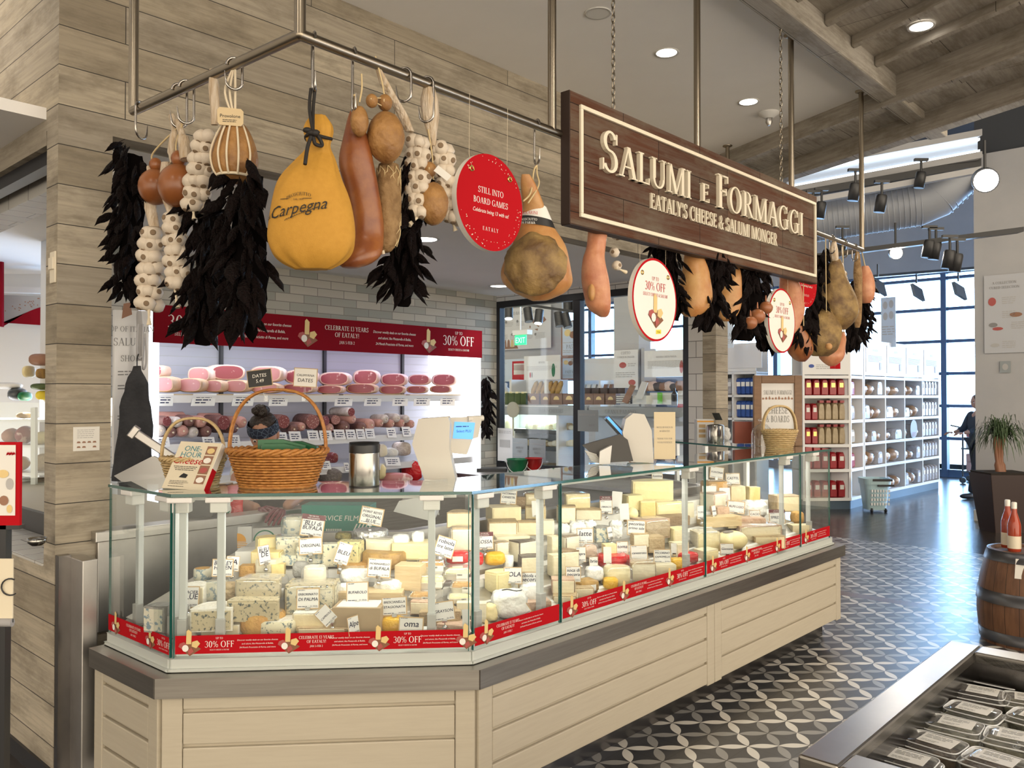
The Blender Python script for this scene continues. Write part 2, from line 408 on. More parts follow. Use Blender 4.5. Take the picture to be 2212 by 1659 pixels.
SF['M'] = (1.02, [_vs(.16,0,1,.06), _bar(.86,0,.86,1), _bar(.5,0,.18,1,.14), _bar(.5,0,.84,1,.06), _sf(.16,0,.11), _sf(.86,0), _sf(.14,1,.1), _sf(.9,1,.1)])
SF['U'] = (.84, [_bar(.19,.32,.19,1), _vs(.68,.32,1,.06), _sf(.19,1), _sf(.68,1,.11)] + _arc(.417,.33,.295,.34,180,360,.1,.06))
SF['H'] = (.86, _stem(.19) + _stem(.67) + [_hb(.19,.67,.52)])
SF['R'] = (.80, _stem(.2) + _arc(.34,.74,.28,.26,-90,90) + [_hb(.2,.36,.975), _hb(.2,.36,.5), _bar(.68,0,.38,.5,.14), _sf(.7,0,.1)])
SF['P'] = (.68, _stem(.2) + _arc(.34,.73,.28,.27,-90,90) + [_hb(.2,.36,.975), _hb(.2,.36,.48)])
SF['B'] = (.72, _stem(.2) + _arc(.34,.75,.24,.25,-90,90) + _arc(.35,.27,.29,.27,-90,90) + [_hb(.2,.36,.975), _hb(.2,.36,.52), _hb(.2,.36,.025)])
SF['D'] = (.84, _stem(.2) + _arc(.34,.5,.42,.5,-90,90) + [_hb(.2,.36,.975), _hb(.2,.36,.025)])
SF['O'] = (.90, _arc(.45,.5,.4,.52,0,360, n=24)); SF['0'] = (.66, _arc(.33,.5,.27,.52,0,360, n=20))
SF['C'] = (.80, _arc(.45,.5,.39,.52,50,318, n=18) + [_vs(.70,.70,1.0)]); SF['G'] = (.88, _arc(.45,.5,.39,.52,50,318, n=18) + [_vs(.70,.72,1.0), _bar(.70,.05,.70,.44,.12), _hb(.56,.84,.44,.04)])
SF['S'] = (.62, _arc(.30,.755,.235,.265,20,270,.11,.06) + _arc(.30,.265,.26,.285,-160,90,.11,.06) + [_vs(.52,.72,.98), _vs(.06,.02,.30)])
SF['J'] = (.42, [_bar(.24,.1,.24,1), _sf(.24,1)] + _arc(.12,.1,.19,.24,180,360,.1,.06)); SF['K'] = (.82, _stem(.2) + [_bar(.3,.5,.66,1,.06), _bar(.70,0,.36,.56,.14), _sf(.66,1,.1), _sf(.7,0,.1)])
SF['1'] = (.42, [_bar(.22,0,.22,1), _sf(.22,0), _bar(.1,.8,.2,.97,.05)]); SF['3'] = (.6, _arc(.27,.76,.25,.26,-90,150,.11,.05) + _arc(.27,.27,.28,.29,-150,90,.11,.05))
SF['5'] = (.6, _arc(.27,.32,.28,.34,-150,120,.11,.05) + [_vs(.13,.5,1,.05), _hb(.12,.5,.97,.08)]); SF['2'] = (.6, _arc(.29,.74,.25,.28,-40,170,.11,.05) + [_bar(.1,0,.46,.6,.09), _hb(.06,.54,.04,.09)])
SF['8'] = (.6, _arc(.3,.76,.22,.26,0,360,.09,.05) + _arc(.3,.27,.26,.29,0,360,.1,.05)); SF['4'] = (.62, [_bar(.42,0,.42,1,.1), _bar(.06,.3,.42,1,.05), _hb(.04,.58,.28,.06)]); SF['9'] = (.6, _arc(.3,.68,.25,.33,0,360,.1,.05) + [_bar(.3,0,.52,.6,.08)])
SF['%'] = (.9, _arc(.22,.74,.18,.26,0,360,.07,.04) + _arc(.68,.26,.18,.26,0,360,.07,.04) + [_bar(.24,0,.66,1,.05)])
SF['&'] = (.86, _arc(.36,.77,.17,.24,-60,250,.07,.05) + _arc(.33,.26,.28,.28,70,330,.11,.05) + [_bar(.72,0,.24,.72,.13), _bar(.5,.12,.72,.5,.05), _hb(.62,.84,.5,.04)])
SF["'"] = (.22, [_vs(.1,.7,1,.09)]); SF['!'] = (.3, [_bar(.15,.3,.15,1,.11), _bar(.15,0,.15,.12,.12)]); SF['-'] = (.4, [_hb(.06,.34,.4,.06)]); SF['.'] = (.25, [_vs(.1,0,.12,.12)])
SF['W'] = (1.1, [_bar(.3,0,.1,1,.13), _bar(.3,0,.52,1,.05), _bar(.74,0,.54,1,.13), _bar(.75,0,.96,1,.05), _sf(.1,1), _sf(.52,1,.1), _sf(.96,1,.1)]); SF['X'] = (.8, [_bar(.68,0,.14,1,.14), _bar(.12,0,.66,1,.05), _sf(.12,0,.1), _sf(.68,0), _sf(.14,1), _sf(.66,1,.1)])
SF['Q'] = (.9, SF['O'][1] + [_bar(.8,-.2,.45,.1,.1)]); SF['Z'] = (.7, [_bar(.1,0,.56,1,.12), _hb(.06,.62,.03), _hb(.08,.6,.97)]); SF[' '] = (.34, [])
def text_w(s, size, serif, track=0):
    if serif: return sum(SF.get(c, SF['.'])[0] + track for c in s)*size
    return sum(GL.get(c, GL['-'])[2] + track for c in s)*size*1.37
def text(b, s, fn, size, m=0, align='c', serif=False, shear=0, depth=None, xs=1.0, track=0):
    """letters of cap height SIZE; fn(x, y) -> point; depth: extrude vector"""
    w = text_w(s, size, serif, track)*xs; x = {'c': -w/2, 'l': 0, 'r': -w}[align]
    for ch in s:
        if serif:
            adv, pl = SF.get(ch, SF['.'])
            for q in pl:
                pts = [fn(x + (p[0] + shear*p[1])*size*xs, p[1]*size) for p in q]
                if depth is None: b.poly(pts, m)
                else: b.prism(pts, depth, m)
            x += (adv + track)*size*xs
        else:
            k = size*1.37; vs, fs, adv = GL.get(ch, GL['-'])
            if vs: b.add([fn(x + (p[0] + shear*p[1])*k*xs, p[1]*k) for p in vs], fs, m)
            x += (adv + track)*k*xs
    return b
def pl(o, X, Y):                                  # plane map for text and prints
    o, X, Y = Vector(o), Vector(X), Vector(Y); return lambda x, y: o + X*x + Y*y
def lines(b, fn, x0, x1, y, n, dy, th, m, rag=.25):
    """rows of small print as thin bars of uneven words"""
    for k in range(n):
        x = x0; yy = y - k*dy; end = x1 - (x1 - x0)*R.random()*rag*(1 if k == n - 1 else .3)
        while x < end:
            w = min(th*R.uniform(2.5,7), end - x)
            b.poly([fn(x, yy), fn(x + w, yy), fn(x + w, yy + th), fn(x, yy + th)], m); x += w + th*.8
def cheeseboard(b, fn, s, m_wood, m_ch, m_white, m_meat):
    """printed picture of a board with cheese and cold cuts, s wide"""
    o_ = fn(0,0); nn = (fn(1,0) - o_).cross(fn(0,1) - o_).normalized(); lay = [0]; f0 = fn
    def q(pts, m): lay[0] += 1; b.poly([f0(x*s, y*s) + nn*.0006*lay[0] for x, y in pts], m)
    q([(-.45,.0),(.02,-.42),(.5,-.12),(.02,.2)], m_wood); q([(-.14,.1),(.08,.1),(.10,.62),(-.04,.74),(-.12,.66)], m_ch)
    q([(.1,.0),(.3,-.08),(.46,.12),(.34,.26),(.12,.2)], m_ch); q([(-.46,.0),(-.3,-.1),(-.1,.1),(-.22,.2),(-.4,.14)], m_meat)
    q([(-.02,-.36),(.2,-.22),(.1,-.06),(-.06,-.16)], m_meat)
    q([(-.16 + .14*math.cos(k*.524), -.07 + .15*math.sin(k*.524)) for k in range(12)], m_white)
# ================================================================ setting
CZ = 3.73                       # shop ceiling
KZ = 2.72                       # ceiling behind the shop front
b = MB()
fl = lambda u0, u1, v0, v1, m, z=0: b.add([W(u0, v0, z), W(u1, v0, z), W(u1, v1, z), W(u0, v1, z)], [[3,2,1,0]], m)
fl(0,5.47,-4,9,0); fl(5.62,8.17,-9,9,0); fl(5.47,5.62,-4,9,2); fl(8.17,20,-16,9,1); fl(-9,0,-6,9,1); fl(5.47,8.17,-16,-9,1) if 0 else None
mat('mauve_strip', (.12,.085,.10), .25)
struct('floor', b, ['floor_tile', 'dark_floor', 'mauve_strip'])
# plank-clad shop front: end pillar, bulkhead over the opening
b = MB(); b.wb(0,.217,-.13,0,0, KZ); struct('wall_pillar', b, 'grey_planks')
b = MB(); b.wb(0,5.72,-.14,0, KZ, CZ); struct('wall_front', b, 'grey_planks')
b = MB(); b.wb(0,.14,-6,-.14,2.66, CZ); struct('wall_left', b, 'grey_planks')
b = MB(); b.wb(0,.22,-6,-.13,.04,.885); struct('wall_left_low', b, 'grey_planks')
b = MB(); b.wb(-.006,.24,-6,-.131,.885,.9); struct('trim_1', b, 'white_tile', .002)
b = MB(); b.wb(-.012,0,-6,.0,0,.075); struct('baseboard_left', b, 'dark_metal')
# black frame in the head of the left opening, and the tiled lining above it
b = MB(); b.wb(.03,.09,-6,-.131,2.60,2.66); struct('trim_2', b, 'black_frame')
b = MB(); b.wb(.14,.30,-6,-.14,2.56, KZ); struct('trim_3', b, 'white_tile')
# ceilings
b = MB(); P1 = lambda v: 5.40 - .412*v
pts = [W(-5,-1, CZ), W(P1(-1), -1, CZ), W(P1(1.7), 1.7, CZ), W(-5,1.7, CZ)]
b.prism([W(-5,-.1, CZ), W(P1(-.1), -.1, CZ), W(P1(1.7), 1.7, CZ), W(-5,1.7, CZ)], (0,0,.06)); struct('ceiling', b, 'white_ceiling')
b = MB(); b.wb(.14,5.8,-6.2,-.14, KZ, KZ + .05); b.wb(-6,.14,-6,-.14, KZ + .05, KZ + .1); struct('ceiling_kitchen', b, 'white_ceiling')
b = MB(); b.prism([W(-5,1.78, CZ + .05), W(P1(1.78), 1.78, CZ + .05), W(P1(6), 6, CZ + .05), W(-5,6, CZ + .05)], (0,0,.05))
b.prism([W(P1(-.1) + .02,-.1, CZ - .04), W(P1(-.1) + .66,-.1, CZ - .04), W(P1(6) + .66,6, CZ - .04), W(P1(6) + .02,6, CZ - .04)], (0,0,.05)); struct('ceiling_canopy', b, 'beam_planks')
# canopy timbers: edge beam along the front, skew fascias, joists
b = MB(); b.wb(-5,5.86,1.66,1.80,3.635, CZ + .12); struct('beam_edge', b, 'beam_planks', .012)
ev = (N - D*.412).normalized()
def skew(name, u_at0, v0, v1, z0, z1, th, m='beam_planks'):
    b = MB(); b.ob(W(u_at0 - .412*v0, v0, z0),(N - D*.412)*(v1 - v0), D*th, Z*(z1 - z0)); return struct(name, b, m, .01)
skew('beam_fascia', 5.40,-.3,6,3.60, CZ + .12,.05); skew('beam_outer', 6.02,-.3,6,3.54, CZ + .06,.14); skew('beam_cap', 5.55,-.3,6,3.655,3.70,.12)
for k in range(7): skew('beam_joist', 4.98 - .40*k, 1.8,6, CZ - .01, CZ + .06,.055)
b = MB(); b.wb(-4,5,4.02,4.16,3.62, CZ + .1); struct('beam_rear', b, 'beam_planks', .012)
# tiled kitchen walls
b = MB(); CU0, CU1, CV = 1.52,4.98,-2.5
b.wb(.94,5.62,-2.85,-2.75,2.30, KZ); b.wb(CU1 + .03,5.62,-2.85,-2.75,0,2.30); b.wb(.94, CU0 - .02,-2.85,-2.75,0,2.30); struct('wall_kitchen', b, 'subway_tile')
b = MB(); b.wb(5.48,5.60,-2.75,-.30,2.655, KZ); b.wb(5.48,5.60,-2.75,-.30,0,.80); struct('wall_glazed', b, 'white_tile')
b = MB(); b.wb(5.48,5.70,-.30,-.155,0, KZ); struct('wall_pillar_tile', b, 'white_tile')
b = MB(); b.wb(5.482,5.70,-.154,-.02,0, KZ); struct('wall_pillar_right', b, 'grey_planks')
# glazed kitchen window in a black frame
b = MB(); uu = 5.5
for v0, v1, z0, z1 in ((-2.75,-.3,2.585,2.655),(-2.75,-.3,.80,.86),(-2.75,-2.70,.86,2.585),(-1.655,-1.565,.86,2.585),(-.36,-.30,.86,2.585)): b.wb(uu - .02, uu + .06, v0, v1, z0, z1)
o = struct('window_1', b, 'black_frame', .003)
b = MB(); b.wb(uu + .01, uu + .02,-2.70,-1.655,.86,2.585); b.wb(uu + .01, uu + .02,-1.565,-.36,.86,2.585); b.build('pane', 'thin_glass', o)
# big store window at the far end
UW = 16.6
b = MB(); zs = [.12,.76,1.40,2.04,2.68,3.32,3.93,4.05]
for z in zs: b.wb(UW, UW + .12,-14,2, z - .03, z + .03)
b.wb(UW, UW + .12,-14,2,0,.1); b.wb(UW - .1, UW + .2,-14,2,4.07,6.2,1)
for k in range(9):
    v = .6 - 1.75*k; b.wb(UW - .03, UW + .15, v - .05, v + .05,0,4.07)
mat('window_blue', (.06,.13,.26), .4)
o = struct('window_2', b, ['window_blue', 'grey_wall'])
b = MB(); b.wb(UW + .05, UW + .06,-14,2,.1,4.05); b.build('pane', 'thin_glass', o)
b = MB(); b.wb(UW + .3,32,-26,12,-.02,0); mat('pavement', (.6,.6,.58), .8); struct('ground_outside', b, 'pavement')
# dark store ceiling and its side walls
b = MB(); b.wb(5.6,17.2,-16,9,6.0,6.1); struct('ceiling_store', b, 'dark_ceiling')
mat('store_wall', (.24,.25,.27), .85)
b = MB(); b.wb(10.64,10.9,.83,18,0,4.7); struct('wall_right', b, 'grey_wall'); b = MB(); b.wb(10.7,10.9,.83,18,4.7,6.0); struct('wall_right_upper', b, 'dark_ceiling') 
b = MB(); b.wb(10.615,10.64,.81,18,0,.14); struct('baseboard_right', b, 'white_paint')
mat('post_white', (.62,.62,.62), .7)
b = MB(); b.wb(5.3,5.42,-.14,0, CZ, 6.0); b.wb(-4,5.3,-.14,0, CZ + .1,6) if 0 else None
b = MB(); v0 = -3.05; b.wb(11.9,12.1,-9.6,-7.05,0,4.6); struct('wall_store', b, 'grey_wall')
# skylight strip with two lines of light, high over the store
b = MB(); mat('strip_light', (.80,.90,1.0), .5, emit=3.2); mat('skylight_panel', (.42,.47,.54), .6)
p0, p1 = onY(1700,405,11.5), onY(2112,328,10.2); q0, q1 = onY(1700,378,11.5), onY(2112,303,10.2)
dd = Vector((0,.05,0))
b.ob(p0, p1 - p0, q0 - p0, dd, 0)
for a, c_ in ((p0, p1),(q0, q1)): b.ob(a - dd - Z*.015, c_ - a, Z*.03, dd, 1)
b.ob(p0 - Z*.1 - dd*2, p1 - p0, Z*.08, dd*4,2); b.ob(q0 + Z*.03 - dd*2, q1 - q0, Z*.08, dd*4,2)
struct('window_3', b, ['skylight_panel', 'strip_light', 'grey_wall'])
# ducts
t_ = thing('air_duct', 'big grey spiral air duct bending upwards under the dark ceiling', 'duct', onY(1880,470,11.5))
b = MB(); pts = [onY(1700,487,11.8), onY(1800,470,11.6), onY(1900,454,11.4), onY(1985,440,11.2), onY(2020,424,11.1), onY(2045,398,11.0), onY(2105,345,10.9)]
b.tube(pts, [.30,.30,.30,.30,.31,.31,.31], 24); b.build('pipe', 'duct_metal', t_)
b = MB()
for k in range(26):
    q = pts[0].lerp(pts[3], k/25.0); d_ = (pts[3] - pts[0]).normalized(); b.lathe([(.303,-.006),(.31,0),(.303,.006)], q, 24,0, d_, False)
for k in range(8):
    q = pts[4].lerp(pts[6], k/8.0); d_ = (pts[6] - pts[4]).normalized(); b.lathe([(.313,-.006),(.32,0),(.313,.006)], q, 24,0, d_, False)
b.build('seam_ring', 'duct_metal', t_)
b = MB(); b.tube([onY(1700,424,12.5), onY(1850,405,12.2), onY(1985,370,11.9), onY(2100,330,11.8)], .13,18)
tag(b.build('air_duct', 'duct_metal'), 'slim grey air duct above the big spiral duct', 'duct')
def beamY(name, a, c_, h, m, y0, y1):
    b = MB(); p, q = onY(*a, y0), onY(*c_, y1); b.ob(p, q - p, Z*h, Vector((0,.12,0))); return struct(name, b, m)
beamY('beam_store', (1700,448),(2120,372), .07, 'grey_wall', 10.4,9.6); beamY('beam_store', (1755,558),(2212,500), .05, 'dark_metal', 9.5,8.6)
beamY('beam_store', (1700,430),(2120,358), .09, 'dark_metal', 11.0,10.2)
# ceiling downlights (trim ring and glowing lamp)
mat('lamp_glow', (1,.95,.86), .5, emit=9); mat('lamp_glow_hot', (1,.93,.82), .5, emit=40)
def downlight(p, r, label, grp, on=True, power=10, up=0):
    t = thing('downlight', label, 'ceiling light', p, grp)
    b = MB(); b.lathe([(r, -.001),(r*1.22,-.006),(r*1.25,0),(r*1.25,.004),(r, .004)], p, 24,0, None, False); b.build('trim_ring', 'white_paint', t)
    b = MB(); b.lathe([(1e-4,-.0025),(r, -.0025)], p, 24,0, None, False); b.v = [q for q in b.v]; b.build('lamp', 'lamp_glow' if on else 'white_paint', t)
    if on and power: spot('downlight_beam', Vector(p) - Z*.03, Vector(p) - Z, power, 100, r=r)
    return t
downlight(onZ(1440,114, CZ), .062, 'lit round downlight in the white ceiling nearest above the wooden sign', 'shop ceiling downlights', power=28)
downlight(onZ(1617,220, CZ), .062, 'lit round downlight in the white ceiling next to the smoke detector', 'shop ceiling downlights', power=28)
downlight(onZ(1990,57, CZ + .04), .062, 'lit round downlight between the wooden joists of the canopy', 'shop ceiling downlights', power=25)
downlight(onZ(1292,28, CZ), .06, 'unlit round white cover plate on the ceiling near the hanging chain', 'shop ceiling downlights', on=False)
downlight(onZ(62,459, KZ + .05), .085, 'lit round downlight seen through the left opening', 'kitchen downlights', power=22)
downlight(onZ(918,517, KZ), .085, 'lit round downlight behind the dark chilli bunch', 'kitchen downlights', power=30)
downlight(onZ(1078,618, KZ), .085, 'lit round downlight in the corner by the tiled wall', 'kitchen downlights', power=30)
for u, v in ((1.2,-1.2),(3.6,-1.3)):      # further lamps of the same row, above the frame's view
    spot('downlight_beam', W(u, v, KZ - .03), W(u, v, 0), 26,110, r=.085)
t = thing('smoke_detector', 'small white smoke detector hanging from the ceiling by the chain', 'smoke detector', onZ(1661,243, CZ))
q = onZ(1661,243, CZ); b = MB(); b.lathe([(.075,0),(.075,-.012),(.05,-.03),(.03,-.045)], q, 20); b.build('base', 'white_paint', t)
b = MB(); b.lathe([(.022,-.045),(.026,-.075),(.012,-.10)], q, 12); b.build('sensor', 'satin_steel', t)
# ================================================================ cheese counter
G = [W(.13,.235), W(.145,.745), W(.935,1.47), W(4.285,1.475), W(4.80,.25)]   # foot of the front glass, left to right
GZ0, GZ1 = .615,1.232
def seg(k): a, c_ = G[k], G[k + 1]; X = (c_ - a).normalized(); return a, X, Vector((X.y, -X.x, 0)),(c_ - a).length   # origin, along, outwards, length
def offs(d):                                   # the plan line moved outwards by d (mitred)
    out = []
    for k in range(5):
        ns = [seg(j)[2] for j in ((k - 1), k) if 0 <= j < 4]
        m = sum(ns, Vector((0,0,0))); m = m/m.length; out.append(G[k] + m*(d/m.dot(ns[0])))
    return out
def wallstrip(b, d0, d1, z0, z1, ks=range(4), m=0):
    A_, B_ = offs(d0), offs(d1)
    for k in ks:
        lo = [A_[k], A_[k + 1], B_[k + 1], B_[k]]; b.prism([p + Z*z0 for p in lo], Z*(z1 - z0), m)
counter = thing('cheese_counter', 'long white panelled cheese display counter with a steel ledge and glass front', 'display counter', W(2.5,1.2,0))
# plinth, panels, steel ledge
b = MB(); wallstrip(b, -.10,-.04,0,.14); b.build('kick_plate', 'kick_steel', counter)
b = MB(); wallstrip(b, -.03,.045,.125,.545); b.build('base_frame', 'cream_panel', counter)
gz = [.125,.24,.362,.485,.545]
for k in range(4):
    a, c_ = offs(.045)[k], offs(.045)[k + 1]; X = (c_ - a).normalized(); nn = seg(k)[2]; Ln = (c_ - a).length
    cuts = [0, Ln] if k != 2 else [0,1.72, Ln]
    for s0, s1 in zip(cuts[:-1], cuts[1:]):
        b = MB()
        for (x0, x1) in ((s0, s0 + .075),(s1 - .075, s1)): b.ob(a + X*(x0 + .002) + Z*.12, X*(x1 - x0 - .004), nn*.018, Z*.425)
        for z0, z1 in zip(gz[:-1], gz[1:]): b.ob(a + X*(s0 + .075) + Z*(z0 + .005), X*(s1 - s0 - .15), nn*.0165, Z*(z1 - z0 - .013))
        b.build('front_panel', 'cream_panel', counter, .004)
b = MB(); wallstrip(b, .02,.085,.538,.603); wallstrip(b, -.02,.085,.603,.609); b.build('steel_ledge', 'steel', counter, .003)
b = MB(); wallstrip(b, -.06,.018,.60,.655); wallstrip(b, .0,.028,.612,.622); b.build('glass_gasket', 'gasket', counter, .01)
# white inner sill with drawer pulls, lit from below the deck edge
b = MB(); mat('sill_white', (.80,.83,.84), .35); wallstrip(b, -.10,-.02,.655,.662)
A_, B_ = offs(-.022), offs(-.10)
for k in range(4): b.quad(A_[k] + Z*.66, A_[k + 1] + Z*.66, B_[k + 1] + Z*.72, B_[k] + Z*.72)
b.build('inner_sill', 'sill_white', counter)
def at(k, s, d, z): a, X, nn, Ln = seg(k); return a + X*s + nn*d + Z*z
def pull(k, s):
    b = MB(); a, X, nn, Ln = seg(k); c_ = a + X*s - nn*.03 + Z*.675
    b.ob(c_ - X*.045, X*.09, nn*.008, Z*.006); b.ob(c_ - X*.045 - nn*.03, X*.012, nn*.03, Z*.006); b.ob(c_ + X*.033 - nn*.03, X*.012, nn*.03, Z*.006); b.build('drawer_pull', 'taupe', counter, .002)
for px, py in ((300,1392),(696,1412),(1130,1370),(1388,1287),(1638,1206),(1765,1166)):
    k = 0 if px < 374 else 1 if px < 1014 else 2; a, X, nn, Ln = seg(k); q = onpl(px, py, a, nn); pull(k, max(.1, min(Ln - .1, (q - a).dot(X))))
# deck rising to the back, with its steel end wall and rear rim
def deckz(q): return .70 + .40*max(q - .06,0)          # q: distance behind the glass
DQ = .66
def inner(d): return offs(-d)
b = MB(); i0, i1 = inner(.06), inner(DQ)
for k in range(4): b.quad(i0[k] + Z*deckz(.06), i0[k + 1] + Z*deckz(.06), i1[k + 1] + Z*deckz(DQ), i1[k] + Z*deckz(DQ))
b.build('deck', 'satin_steel', counter)
b = MB(); i2 = inner(DQ + .05)
for k in range(1,4): b.prism([p + Z*.0 for p in (i1[k], i1[k + 1], i2[k + 1], i2[k])], Z*(deckz(DQ) + .05)); 
b.build('back_panel', 'satin_steel', counter)
# steel end wall by the plank pillar
b = MB(); b.wb(.045,.105,.012,.17,0,.94); b.build('end_panel', 'satin_steel', counter, .004)
b = MB(); b.wb(-.002,.045,.012,.05,0,.95); b.build('end_trim', 'kick_steel', counter)
b = MB(); b.wb(.16,1.25,-.02,.02,.6,.985); b.wb(.14,1.25,-.07,.05,.985,1.03); b.build('end_wall', 'satin_steel', counter, .004)
# glass: front panes, top slabs
def pane(k, s0, s1, name='front_glass'):
    a, X, nn, Ln = seg(k); b = MB(); p = a + X*s0 + Z*GZ0; b.ob(p, X*(s1 - s0), nn*.008, Z*(GZ1 - GZ0), 0)
    o = b.build(name, ['case_glass'], counter)
    b = MB(); b.ob(p + X*.0 - nn*.0002, X*.0035, nn*.0085, Z*(GZ1 - GZ0)); b.ob(p + X*(s1 - s0 - .0035) - nn*.0002, X*.0035, nn*.0085, Z*(GZ1 - GZ0)); b.build('polished_edge', 'edge_teal', o)
def s_at(k, px, py): a, X, nn, Ln = seg(k); return (onpl(px, py, a, nn) - a).dot(X)
pane(0,0, seg(0)[3] - .004); pane(1,.004, seg(1)[3] - .004)
L2 = seg(2)[3]; cs = [.004, s_at(2,1208,1150), s_at(2,1521,1100), s_at(2,1727,1070), L2 - .004]
for s0, s1 in zip(cs[:-1], cs[1:]): pane(2, s0 + .003, s1 - .003)
pane(3,.004, seg(3)[3])
TQ = [.40,.42,.40,.44]; TZ = 1.234
topo = offs(.012)
def topin(k, d): return offs(-d)[k]
for k in range(4):
    b = MB(); a0, a1 = topo[k], topo[k + 1]; c0, c1 = topin(k, .40), topin(k + 1,.40)
    if k == 0: c0 = W(.42,.10)
    b.prism([p + Z*TZ for p in (a0, a1, c1, c0)], Z*.012); o = b.build('top_glass', 'top_glass', counter)
    b = MB(); X = (a1 - a0).normalized(); nn = seg(k)[2]; b.ob(a0 + Z*(TZ + .0005), a1 - a0, nn*.002, Z*.011); 
    X2 = (c1 - c0); b.ob(c0 + Z*(TZ + .0005), X2,-nn*.002, Z*.011); b.build('polished_edge', 'edge_teal', o)
# posts with clamps
def post(k, px, py, d=.045, w=.027, foot=True):
    a, X, nn, Ln = seg(k); s = s_at(k, px, py); c_ = a + X*s - nn*d
    b = MB(); b.cb(c_ + Z*(.70 + GZ1)/2*1.0, X*w, nn*.022, Z*(GZ1 - .70)); o = b.build('post', 'post_grey', counter, .003)
    b = MB(); b.cb(c_ + Z*1.200 + nn*.02, X*.062, nn*.05, Z*.05); b.cb(c_ + Z*1.222 + nn*.035, X*.09, nn*.045, Z*.02); b.build('clamp', 'white_plastic', o, .004)
    if foot:
        b = MB(); b.cb(c_ + Z*.745 + nn*.006, X*(w + .006), nn*.030, Z*.08); b.build('foot_bracket', 'grey_plastic', o, .003)
for k, px, py in ((0,277,1200),(0,352,1200),(1,388,1200),(1,471,1250),(1,932,1250),(2,1045,1200),(2,1184,1200),(2,1496,1130),(2,1703,1070),(2,1760,1060)): post(k, px, py)
for s in (.35,.8,1.15): 
    a, X, nn, Ln = seg(3); b = MB(); b.cb(a + X*s - nn*.4 + Z*.96, X*.034, nn*.028, Z*.54); b.build('post', 'white_metal', counter, .003)
# LED lamp rail under the top glass (the case lamps)
b = MB(); mat('led_white', (1,.95,.85), .4, emit=1.2)
for k in (1,2):
    a, X, nn, Ln = seg(k); b.ob(a + X*.05 - nn*.075 + Z*1.216, X*(Ln - .1), nn*.03, Z*.014,0)
b.build('lamp_rail', 'white_plastic', counter)
for k, n in ((1,2),(2,5),(3,2)):
    a, X, nn, Ln = seg(k)
    for j in range(n):
        s = Ln*(j + .5)/n; p = a + X*s - nn*.10 + Z*1.205
        ar = area('case_lamp', p, p - nn*.22 - Z*.5, Ln/n*.9,.03,5.2*Ln/n*CASE_W*1.6, (1,.93,.80))
a, X, nn, Ln = seg(1); area('sill_lamp', a + X*Ln/2 - nn*.11 + Z*.705, a + X*Ln/2 + nn*.02 + Z*.66, Ln*.9,.02,.8, (.85,.95,1))
a, X, nn, Ln = seg(2); area('sill_lamp', a + X*Ln/2 - nn*.11 + Z*.705, a + X*Ln/2 + nn*.02 + Z*.66, Ln*.9,.02,2.2, (.85,.95,1))
# red sale strip on the glass
SMALL = ['Discover weekly deals on our favorite cheeses', 'and salumi, like Mozzarella di Bufala,', '24-Month Prosciutto di Parma, and more']
def strip(k, s0, s1, z0, z1, items, label):
    a, X, nn, Ln = seg(k); b = MB(); o = a + X*s0 + nn*.0092 + Z*z0; h = z1 - z0
    b.ob(o - nn*.0008, X*(s1 - s0), nn*.0008, Z*h, 0)
    for kind, x in items:
        f = pl(o + nn*.0006 + X*x, X, Z)
        if kind == 'b': cheeseboard(b, pl(o + nn*.0006 + X*x + Z*h*.42, X, Z), h*1.25,2,3,1,4)
        if kind == '30':
            text(b, '30% OFF', lambda p, q, f=f: f(p, q + h*.34), h*.34,1, serif=True); text(b, 'UP TO', lambda p, q, f=f: f(p, q + h*.78), h*.11,1, serif=True); text(b, 'SELECT CHEESE & SALUMI', lambda p, q, f=f: f(p, q + h*.17), h*.07,1, serif=True)
        if kind == 'c':
            for i, s in enumerate(('CELEBRATE 13 YEARS', 'OF EATALY!', 'JAN 5-FEB 2')): text(b, s, lambda p, q, f=f, i=i: f(p, q + h*(.68 - .23*i)), h*(.16 if i < 2 else .11), 1, serif=True)
        if kind == 't':
            for i, s in enumerate(SMALL): text(b, s, lambda p, q, f=f, i=i: f(p, q + h*(.66 - .2*i)), h*.085,1, shear=.2)
    return tag(b.build('sale_strip', ['red_print', 'white_print', 'photo_wood', 'photo_cheese', 'photo_meat']), label, 'banner', 'red sale strips on the counter glass')
Lk = seg(0)[3]; strip(0,0, Lk - .01,.665,.728, [('b', .07),('c', .22),('b', .36),('30', .46)], 'short red sale strip on the angled glass beside the plank pillar')
Lk = seg(1)[3]; strip(1,.012, Lk - .012,.670,.736, [('b', .06),('30', .165),('t', .33),('b', .455),('c', .57),('t', .70),('b', .80),('30', .89),('t', 1.0 - .012),('b', 1.09 - .06)] if 0 else [('b', .05),('30', .155),('t', .29),('b', .40),('c', .50),('t', .62),('b', .725),('30', .83),('t', .95),('b', 1.045)], 'red sale strip on the front glass facing the viewer, below the tags')
names = ('red sale strip on the long side, from the corner post to the first glass seam', 'red sale strip on the long side, between its first and second glass seams', 'red sale strip on the long side, between its second and third glass seams', 'shortest red sale strip at the far right end of the counter')
for i, (s0, s1) in enumerate(zip(cs[:-1], cs[1:])):
    its = []; x = .06
    seqs = ['b', 'c', 't', 'b', '30', 't']; adv = {'b': .10, 'c': .135, 't': .15, '30': .13}; k2 = 0 if i == 0 else 3
    while x < s1 - s0 - .1:
        kd = seqs[k2 % 6]; its.append((kd, x + (0 if kd == 'b' else .02))); x += adv[kd]; k2 += 1
    strip(2, s0 + .012, s1 - .012,.668,.735, its, names[i])
